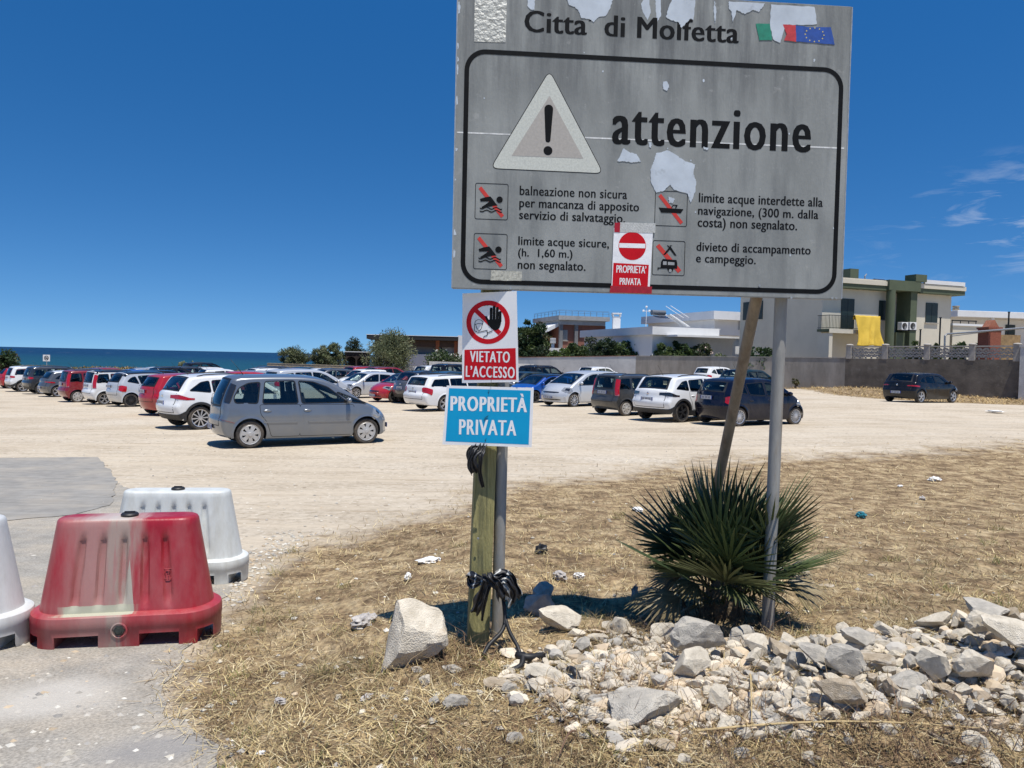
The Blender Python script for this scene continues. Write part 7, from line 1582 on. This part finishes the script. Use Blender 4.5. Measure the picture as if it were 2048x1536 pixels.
# -- supermini hatchback
hb = [(-1.86, .28), (-1.94, .42), (-1.97, .62), (-1.90, .74), (-1.875, .94), (-1.78, 1.03), (-1.52, 1.30), (-1.40, 1.385), (-1.1, 1.42), (-.5, 1.445), (.05, 1.435), (.40, 1.375), (.85, 1.12), (1.18, .94), (1.5, .87), (1.82, .76), (1.98, .62), (2.04, .48), (2.02, .32), (1.92, .20), (1.0, .18), (-1.0, .18), (-1.75, .22)]
spec('hatch', W=1.75, H=1.45, wb=2.56, r=.312, belt=.90, pf=.26, pr=.15, tumble=.79, out=hb,
     cav=[(-1.68, .58), (-1.64, .95), (-1.42, 1.25), (-1.1, 1.335), (-.5, 1.365), (.1, 1.34), (.42, 1.25), (.85, 1.0), (1.0, .86), (.9, .42), (-.85, .42), (-1.0, .6)],
     side=[[(-1.42, 1.0), (-1.22, 1.17), (-1.02, 1.245), (-.96, .945)], [(-.88, .94), (-.93, 1.26), (-.26, 1.305), (-.20, .92)], [(-.12, .915), (-.18, 1.31), (.14, 1.285), (.42, 1.18), (.88, .905)]],
     ws=((.48, 1.335), (1.15, .955)), rw=((-1.76, 1.06), (-1.48, 1.335)), doors=[[(-.16, .23), (-.16, .895), (-.95, .915), (-.96, .72), (-.82, .54), (-.78, .23)], [(.98, .23), (.98, .88), (-.16, .895), (-.16, .23)]],
     tail=[(.76, .90, .66, 2.6, 0)], tc=.45, head=((1.68, .83), (1.95, .66), .58, 2.9), plate=(.48, .36), grille=[(.50, .58, .62, 0), (.24, .38, .75, 0)], mirror=(.86, .93), ant=(-1.15, 1.415))
spec('ypsilon', W=1.68, H=1.51, wb=2.39, r=.292, belt=.93, pf=.30, pr=.20, tumble=.77,
     out=[(-1.73, .26), (-1.82, .42), (-1.86, .64), (-1.81, .80), (-1.80, .98), (-1.66, 1.18), (-1.44, 1.40), (-1.30, 1.46), (-1.0, 1.49), (-.4, 1.51), (.1, 1.495), (.42, 1.42), (.80, 1.20), (1.12, 1.00), (1.40, .91), (1.66, .78), (1.80, .62), (1.85, .46), (1.83, .32), (1.74, .2), (.9, .18), (-.9, .18), (-1.62, .21)],
     cav=[(-1.55, .6), (-1.54, 1.0), (-1.36, 1.32), (-1.0, 1.41), (-.4, 1.43), (.1, 1.40), (.42, 1.30), (.8, 1.07), (.95, .92), (.85, .42), (-.8, .42), (-.95, .6)],
     side=[[(-1.34, 1.08), (-1.18, 1.24), (-1.0, 1.30), (-.86, .99)], [(-.78, .98), (-.90, 1.315), (-.20, 1.365), (-.14, .95)], [(-.06, .945), (-.12, 1.37), (.16, 1.345), (.42, 1.25), (.84, .935)]],
     ws=((.48, 1.38), (1.08, 1.025)), rw=((-1.72, 1.10), (-1.50, 1.35)), doors=[[(-.10, .23), (-.10, .925), (-.86, .95), (-.9, .74), (-.76, .54), (-.72, .23)], [(.92, .23), (.92, .91), (-.10, .925), (-.10, .23)]],
     tail=[(.66, .98, .95, 2.35, 0), (.70, .80, 1.0, 2.3, 1)], tc=.7, head=((1.48, .88), (1.74, .70), .6, 2.6), plate=(.86, .36), grille=[(.44, .66, .34, 0), (.24, .36, .7, 0)], mirror=(.82, .96), ant=(-1.05, 1.485))
spec('boxy_city', W=1.60, H=1.54, wb=2.30, r=.287, belt=.93, pf=.18, pr=.08, tumble=.86,
     out=[(-1.62, .28), (-1.72, .42), (-1.74, .60), (-1.68, .70), (-1.67, .95), (-1.60, 1.25), (-1.52, 1.45), (-1.42, 1.515), (-1.0, 1.535), (-.4, 1.54), (.1, 1.525), (.36, 1.47), (.72, 1.22), (1.02, 1.02), (1.3, .95), (1.58, .85), (1.70, .70), (1.74, .50), (1.72, .32), (1.64, .2), (.9, .18), (-.9, .18), (-1.5, .22)],
     cav=[(-1.55, .6), (-1.53, 1.0), (-1.44, 1.38), (-1.0, 1.45), (-.4, 1.46), (.1, 1.43), (.36, 1.35), (.72, 1.10), (.86, .94), (.8, .42), (-.75, .42), (-.9, .6)],
     side=[[(-1.46, .99), (-1.38, 1.36), (-.98, 1.38), (-.94, .985)], [(-.86, .98), (-.89, 1.385), (-.22, 1.40), (-.17, .97)], [(-.09, .965), (-.14, 1.40), (.14, 1.38), (.38, 1.27), (.74, .955)]],
     ws=((.42, 1.425), (1.0, 1.035)), rw=((-1.655, 1.0), (-1.54, 1.41)), doors=[[(-.13, .24), (-.13, .93), (-.92, .94), (-.9, .74), (-.76, .54), (-.72, .24)], [(.84, .24), (.84, .92), (-.13, .93), (-.13, .24)]],
     tail=[(.72, 1.40, 1.0, 1.85, 0), (.74, .84, 1.05, 1.8, 1)], tc=0, head=((1.36, .92), (1.62, .74), .55, 2.4), plate=(.82, .4), grille=[(.54, .64, .5, 0), (.26, .36, .6, 0)], mirror=(.74, .98), ant=(-1.1, 1.53), rails=(-1.25, .1))
spec('wagon', W=1.78, H=1.47, wb=2.65, r=.318, belt=.93, rails=(-1.55, .2), pf=.24, pr=.12, tumble=.81,
     out=[(-2.28, .32), (-2.36, .46), (-2.38, .66), (-2.30, .76), (-2.28, .96), (-2.14, 1.20), (-2.02, 1.34), (-1.86, 1.41), (-1.3, 1.44), (-.6, 1.46), (.05, 1.45), (.42, 1.385), (.88, 1.13), (1.2, .96), (1.6, .9), (1.98, .79), (2.14, .64), (2.19, .48), (2.16, .32), (2.06, .2), (1.0, .18), (-1.0, .18), (-2.1, .25)],
     cav=[(-2.1, .62), (-2.08, 1.0), (-1.92, 1.28), (-1.3, 1.35), (-.5, 1.375), (.1, 1.35), (.44, 1.26), (.88, 1.01), (1.02, .88), (.95, .42), (-.9, .42), (-1.1, .62)],
     side=[[(-1.98, 1.0), (-1.80, 1.26), (-1.14, 1.29), (-1.10, .985)], [(-1.02, .98), (-1.05, 1.295), (-.30, 1.32), (-.24, .96)], [(-.16, .955), (-.22, 1.32), (.14, 1.295), (.44, 1.19), (.92, .94)]],
     ws=((.50, 1.345), (1.18, .975)), rw=((-2.20, 1.06), (-2.06, 1.30)), doors=[[(-.20, .23), (-.20, .935), (-1.08, .955), (-1.06, .74), (-.88, .56), (-.84, .23)], [(1.02, .23), (1.02, .92), (-.20, .935), (-.20, .23)]],
     tail=[(.72, .96, .78, 2.4, 0), (.80, .86, .9, 1.9, 1)], tc=.1, head=((1.82, .86), (2.10, .68), .6, 2.5), plate=(.76, .38), grille=[(.52, .66, .5, 1), (.26, .38, .75, 0)], mirror=(.88, .97), ant=(-1.5, 1.435))
spec('large_mpv', W=1.85, H=1.64, wb=2.70, r=.322, belt=.99, pf=.30, pr=.14, tumble=.80,
     out=[(-2.06, .30), (-2.14, .46), (-2.16, .66), (-2.08, .78), (-2.06, 1.02), (-1.98, 1.26), (-1.85, 1.50), (-1.72, 1.58), (-1.3, 1.62), (-.6, 1.64), (.05, 1.62), (.50, 1.52), (1.0, 1.27), (1.42, 1.04), (1.66, .96), (1.92, .83), (2.08, .68), (2.15, .5), (2.12, .32), (2.0, .2), (1.0, .18), (-1.0, .18), (-1.9, .24)],
     cav=[(-1.92, .66), (-1.90, 1.05), (-1.74, 1.44), (-1.2, 1.535), (-.5, 1.555), (.1, 1.52), (.5, 1.41), (1.0, 1.14), (1.14, 1.0), (1.0, .45), (-.9, .45), (-1.1, .66)],
     side=[[(-1.76, 1.08), (-1.60, 1.38), (-1.12, 1.45), (-1.08, 1.04)], [(-1.0, 1.035), (-1.03, 1.46), (-.26, 1.485), (-.20, 1.015)], [(-.12, 1.01), (-.18, 1.485), (.18, 1.455), (.50, 1.34), (1.06, .995)]],
     ws=((.58, 1.475), (1.38, 1.065)), rw=((-2.03, 1.10), (-1.88, 1.43)), doors=[[(-.16, .24), (-.16, .985), (-1.06, 1.005), (-1.04, .8), (-.9, .58), (-.86, .24)], [(1.12, .24), (1.12, .965), (-.16, .985), (-.16, .24)]],
     tail=[(.84, 1.1, .9, 2.4, 0)], tc=.4, head=((1.78, .91), (2.06, .71), .62, 2.9), plate=(.74, .46), grille=[(.60, .70, .68, 0), (.25, .40, .8, 0)], mirror=(1.02, 1.03), ant=(-1.35, 1.615))
PNT = {'silverblue': paint('silver_blue', (.19, .21, .235), .5, .3), 'white': paint('white', (.74, .75, .75)), 'red': paint('red', (.36, .012, .018)), 'darkred': paint('dark_red', (.20, .010, .014)),
       'black': paint('black', (.008, .008, .01), 0, .2, 1.9, .3, .3), 'navy': paint('navy', (.004, .006, .018), 0, .2, 1.9, .3, .3), 'anthracite': paint('anthracite', (.045, .048, .055), .4), 'silver': paint('silver', (.44, .45, .46), .5, .32), 'grey': paint('mid_grey', (.11, .115, .125), .4),
       'pandagrey': paint('warm_grey', (.055, .056, .056), .3, .35), 'blue': paint('blue', (.008, .075, .36), .2), 'teal': paint('teal', (.012, .035, .038), .3), 'lightsilver': paint('light_silver', (.55, .57, .59), .3, .3), 'green': paint('dark_green', (.012, .022, .018))}
CG = 'cars parked in the gravel lot'
def retint(me, m):
    q = me.copy()
    for i, s in enumerate(q.materials):
        if s == PAINT0: q.materials[i] = m
    return q
CACHE = {}
PLACED = []
def car(key, label, pos, yaw, colour, roof=None, whl='five', dark=False, far=False, lower=None, lamp=None, name='parked_car'):
    P = model(key); o = P['o']; m = PNT[colour]; PLACED.append(((pos[0], pos[1]), yaw))
    t = thing(name, label, 'car', (pos[0], pos[1], T(pos[0], pos[1])), yaw, CG)
    def tm(k, me):
        kk = (key, k, colour)
        if kk not in CACHE: CACHE[kk] = retint(me, m)
        return CACHE[kk]
    link('body', tm('body', P['body']), t)
    for k, w_ in enumerate(P['side_window']): link('side_window', w_, t)
    link('windscreen', P['windscreen'], t); link('rear_window', P['rear_window'], t)
    for k, (d, h) in enumerate(P['door']):
        if far: continue
        dd = link('door', tm('door%d' % k, d), t); link('handle', tm('handle%d' % k, h), dd)
    for l in P['tail_lamp']:
        if lamp: l = l.copy(); l.materials[0] = lamp
        link('tail_lamp', l, t)
    for l in P['headlamp']: link('headlamp', l, t)
    link('grille', P['grille'], t)
    if P.get('trim'):
        q = P['trim']
        link('lower_cladding', q, t)
    if P.get('arch'): link('wheel_arch_lip', tm('arch', P['arch']), t)
    for k, r_ in enumerate(P.get('roof_rail') or []): link('roof_rail', r_, t)
    for k, q in enumerate(P['mirror']): link('mirror', tm('mir%d' % k, q), t)
    if roof:
        sh = P['sh']; kk = (key, 'roof', roof)
        if kk not in CACHE:
            a, b = o['ws']; c, d = o['rw']; a = a if a[1] > b[1] else b; c = c if c[1] > d[1] else d; i, j = prof_idx(sh, a, c); m_ = MB(); sh.patch(m_, i - .4, j + .4, -1.72, 1.72, .004, 0, 16, 24, rim=False); CACHE[kk] = m_.mesh('roof_panel', [PNT[roof]], True, recalc=False)
        link('roof_panel', CACHE[kk], t)
    if not far:
        
        if P.get('tailgate'): link('tailgate', tm('tailgate', P['tailgate']), t)
        link('number_plate', P['plate_rear'], t); link('number_plate', P['plate_front'], t); link('wiper', P['wiper'], t); link('badge', P['badge'], t)
        for s in P['seat']: link('seat', s, t)
    link('antenna', P['antenna'], t)
    ty, rm = wheel(whl, o['r'], dark)
    for sx in (-1, 1):
        for sg in (-1, 1):
            w_ = thing('wheel', None, None, (sx * o['wb'] / 2, sg * (o['W'] / 2 - .115), o['r'] + .002)); w_.parent = t; w_.rotation_euler = (0, R.uniform(0, 6), 0 if sg > 0 else pi)
            link('tyre', ty, w_); link('rim', rm, w_)
    return t
def by_wheel(px, py, key, yaw, wx, wy):
    """centre of a car whose wheel (wx: -1 rear +1 front, wy: -1 right +1 left) touches the ground at an image point"""
    p = G(px, py); o = SPEC[key]; a, b = wx * o['wb'] / 2, wy * (o['W'] / 2 - .04); return (p.x - a * cos(yaw) + b * sin(yaw), p.y - a * sin(yaw) - b * cos(yaw))
def by_wheel_d(px, d, key, yaw, wx, wy):
    r_ = ray(px, 800); x = r_.x / r_.y * d; o = SPEC[key]; a, b = wx * o['wb'] / 2, wy * (o['W'] / 2 - .04); return (x - a * cos(yaw) + b * sin(yaw), d - a * sin(yaw) - b * cos(yaw))
def by_roof(px, roofy, key):
    """centre of a half-hidden car from the image row of its roof"""
    h = SPEC[key]['H'] - .02; r_ = ray(px, roofy)
    for k in range(2600):
        Y = 25 + k * .02
        if CAMZ + r_.z / r_.y * Y <= T(r_.x / r_.y * Y, Y) + h: break
    return (r_.x / r_.y * Y, Y)
D = radians
def rear(label, px, py, key, yaw, col, **k): return car(key, label, (by_wheel if py > 400 else by_wheel_d)(px, py, key, D(yaw), -1, -1), D(yaw), col, **k)
rear('silver blue people carrier nearest the camera, seen from its side', 500, 897, 'mpv', 30, 'silverblue', whl='hubcap')
rear('white crossover with black lower body half hidden behind the silver people carrier', 401, 21.3, 'crossover', 43, 'white', whl='multi')
rear('small red hatchback squeezed in beside the white crossover', 338, 27.0, 'ypsilon', 46, 'red', whl='hubcap')
rear('pearl white rounded hatchback with black wheels', 262, 32.3, 'ypsilon', 46, 'lightsilver', roof='black', whl='sixteen', dark=True)
rear('white city car with black roof and silver spoked wheels', 209, 34.0, 'boxy_city', 46, 'white', roof='black', whl='five')
rear('red boxy city car with black windows in the left row', 155, 36.2, 'boxy_city', 44, 'darkred', whl='hubcap')
rear('grey hatchback with white pillars between the red box car and a dark sport utility', 116, 41.5, 'hatch', 46, 'grey', roof='white', whl='five')
rear('dark grey sport utility with roof rails near the left edge', 84, 45.0, 'boxy_suv', 44, 'anthracite', whl='multi')
rear('white sport utility with small red lamp near the left edge', 46, 49.0, 'boxy_suv', 44, 'white', whl='five')
car('hatch', 'bright red car cut off by the left edge', by_wheel_d(20, 53, 'hatch', D(44), -1, -1), D(44), 'red')
rear('navy rounded hatchback behind the sign poles', 1478, 853, 'ypsilon', 27, 'navy', whl='sixteen')
rear('white crossover with grey bumper and wide dark tail lamps', 1364, 845, 'crossover', 36, 'white', whl='five', dark=True, lamp=blackL)
rear('dark grey boxy city car with tall red tail lamps', 1252, 832, 'boxy_city', 33, 'pandagrey', whl='hubcap')
rear('black hatchback parked alone before the brown wall', 1842, 806, 'hatch', 30, 'black', whl='five')
car('large_mpv', 'silver people carrier facing the camera, right of the turquoise sign', by_wheel(1148, 814, 'large_mpv', D(219), 1, 1), D(219), 'lightsilver', whl='multi')
car('hatch', 'bright blue hatchback with black roof facing the camera', by_wheel_d(1070, 38.2, 'hatch', D(219), 1, 1), D(219), 'blue', roof='black', whl='five', dark=True)
car('hatch', 'red hatchback with black wheels facing the camera', by_wheel_d(789, 37.5, 'hatch', D(221), 1, 1), D(221), 'red', roof='black', whl='five', dark=True)
car('hatch', 'silver hatchback facing the camera behind the people carrier bonnet', by_wheel_d(712, 41.5, 'hatch', D(222), 1, 1), D(222), 'lightsilver', whl='multi')
rear('grey crossover with red tail lamps beside the red hatchback', 846, 36.2, 'crossover', 42, 'grey', roof='black', whl='five', dark=True)
rear('white estate car partly hidden by the turquoise sign', 890, 30.5, 'wagon', 40, 'white', whl='five')
rear('dark blue car just behind the white estate', 900, 34.5, 'crossover', 41, 'teal', whl='five')
FAR = [(618, 738, 'large_mpv', 40, 'lightsilver', None, 'pale silver van-like car behind the silver people carrier'), (548, 736, 'crossover', 42, 'white', None, 'white crossover above the people carrier roof'),
       (448, 738, 'hatch', 42, 'white', None, 'long white car roof behind the white crossover'), (430, 734, 'wagon', 42, 'white', None, 'white estate roof farther behind on the left'), (496, 739.5, 'hatch', 222, 'silver', None, 'silver car roof left of the white crossover row'),
       (352, 734, 'crossover', 44, 'black', None, 'black crossover with red lamps in the second row'), (386, 733.5, 'crossover', 44, 'anthracite', None, 'charcoal crossover right of the black one in the second row'), (416, 731, 'boxy_suv', 44, 'black', None, 'black tall vehicle in the far left row'), (330, 734, 'hatch', 44, 'white', None, 'white hatchback in the second row on the left'), (304, 735, 'hatch', 44, 'silver', None, 'silver hatchback at the left end of the second row'),
       (255, 738, 'hatch', 222, 'blue', None, 'blue car roof seen over the left row'), (222, 738, 'hatch', 44, 'darkred', None, 'dark maroon roof left of the blue one'), (194, 738, 'hatch', 44, 'black', None, 'black roof far left before the sea'),
       (596, 734, 'hatch', 222, 'teal', None, 'dark teal car behind the white crossover'), (580, 731.5, 'hatch', 222, 'red', None, 'red roof far behind the dark teal car'), (634, 736, 'hatch', 222, 'white', None, 'white car with black bonnet in the middle row'), (706, 735, 'wagon', 222, 'black', None, 'black car before the stone wall'), (725, 738.5, 'boxy_city', 222, 'white', None, 'small white car behind the silver hatchback'),
       (736, 731, 'crossover', 44, 'red', None, 'red car close to the stone wall'), (778, 735, 'crossover', 44, 'darkred', None, 'dark red car right of the brighter red one'), (873, 733, 'hatch', 44, 'white', None, 'white car before the white block wall'), (914, 727, 'boxy_suv', 44, 'black', None, 'black jeep-like car left of the hand sign'),
       (1040, 735.5, 'hatch', 222, 'black', None, 'black car roof just right of the hand sign'), (1046, 743, 'hatch', 222, 'green', None, 'dark green car below the black roof by the hand sign'), (1090, 730, 'boxy_suv', 42, 'black', None, 'black sport utility behind the blue hatchback'), (1200, 733.5, 'hatch', 40, 'white', None, 'white car roof behind the silver people carrier on the right'),
       (1436, 733.5, 'ypsilon', 30, 'white', None, 'small white rounded car by the concrete wall'), (1500, 738.5, 'hatch', 30, 'teal', None, 'dark teal car behind the navy hatchback'),
       (470, 741, 'hatch', 222, 'red', None, 'red roof beyond the white crossover'), (655, 734, 'crossover', 222, 'grey', None, 'grey roof between the white cars in the middle row'), (526, 733, 'boxy_suv', 222, 'anthracite', None, 'charcoal sport utility far behind, below the low stone wall'), (300, 740, 'hatch', 222, 'black', None, 'black hatchback behind the pearl white one')]
for (px, ry, key, yaw, colr, roof, lab) in FAR:
    p0 = by_roof(px, ry, key); best = p0
    for dd in (0, 1.2, -1.2, 2.4, -2.4, 3.6, -3.6, 4.8, -4.8, 6, -6, 7.2, -7.2, 8.4, -8.4):
        q = (p0[0] * (1 + dd / p0[1]), p0[1] + dd); ok = q[1] < 66
        for (c, a) in PLACED:
            dx, dy = q[0] - c[0], q[1] - c[1]
            if abs(dx * cos(a) + dy * sin(a)) < 4.25 and abs(-dx * sin(a) + dy * cos(a)) < 1.95: ok = False
        if ok: best = q; break
    else: print('no room', lab)
    car(key, lab, best, D(yaw), colr, roof=roof, far=True, whl='five')
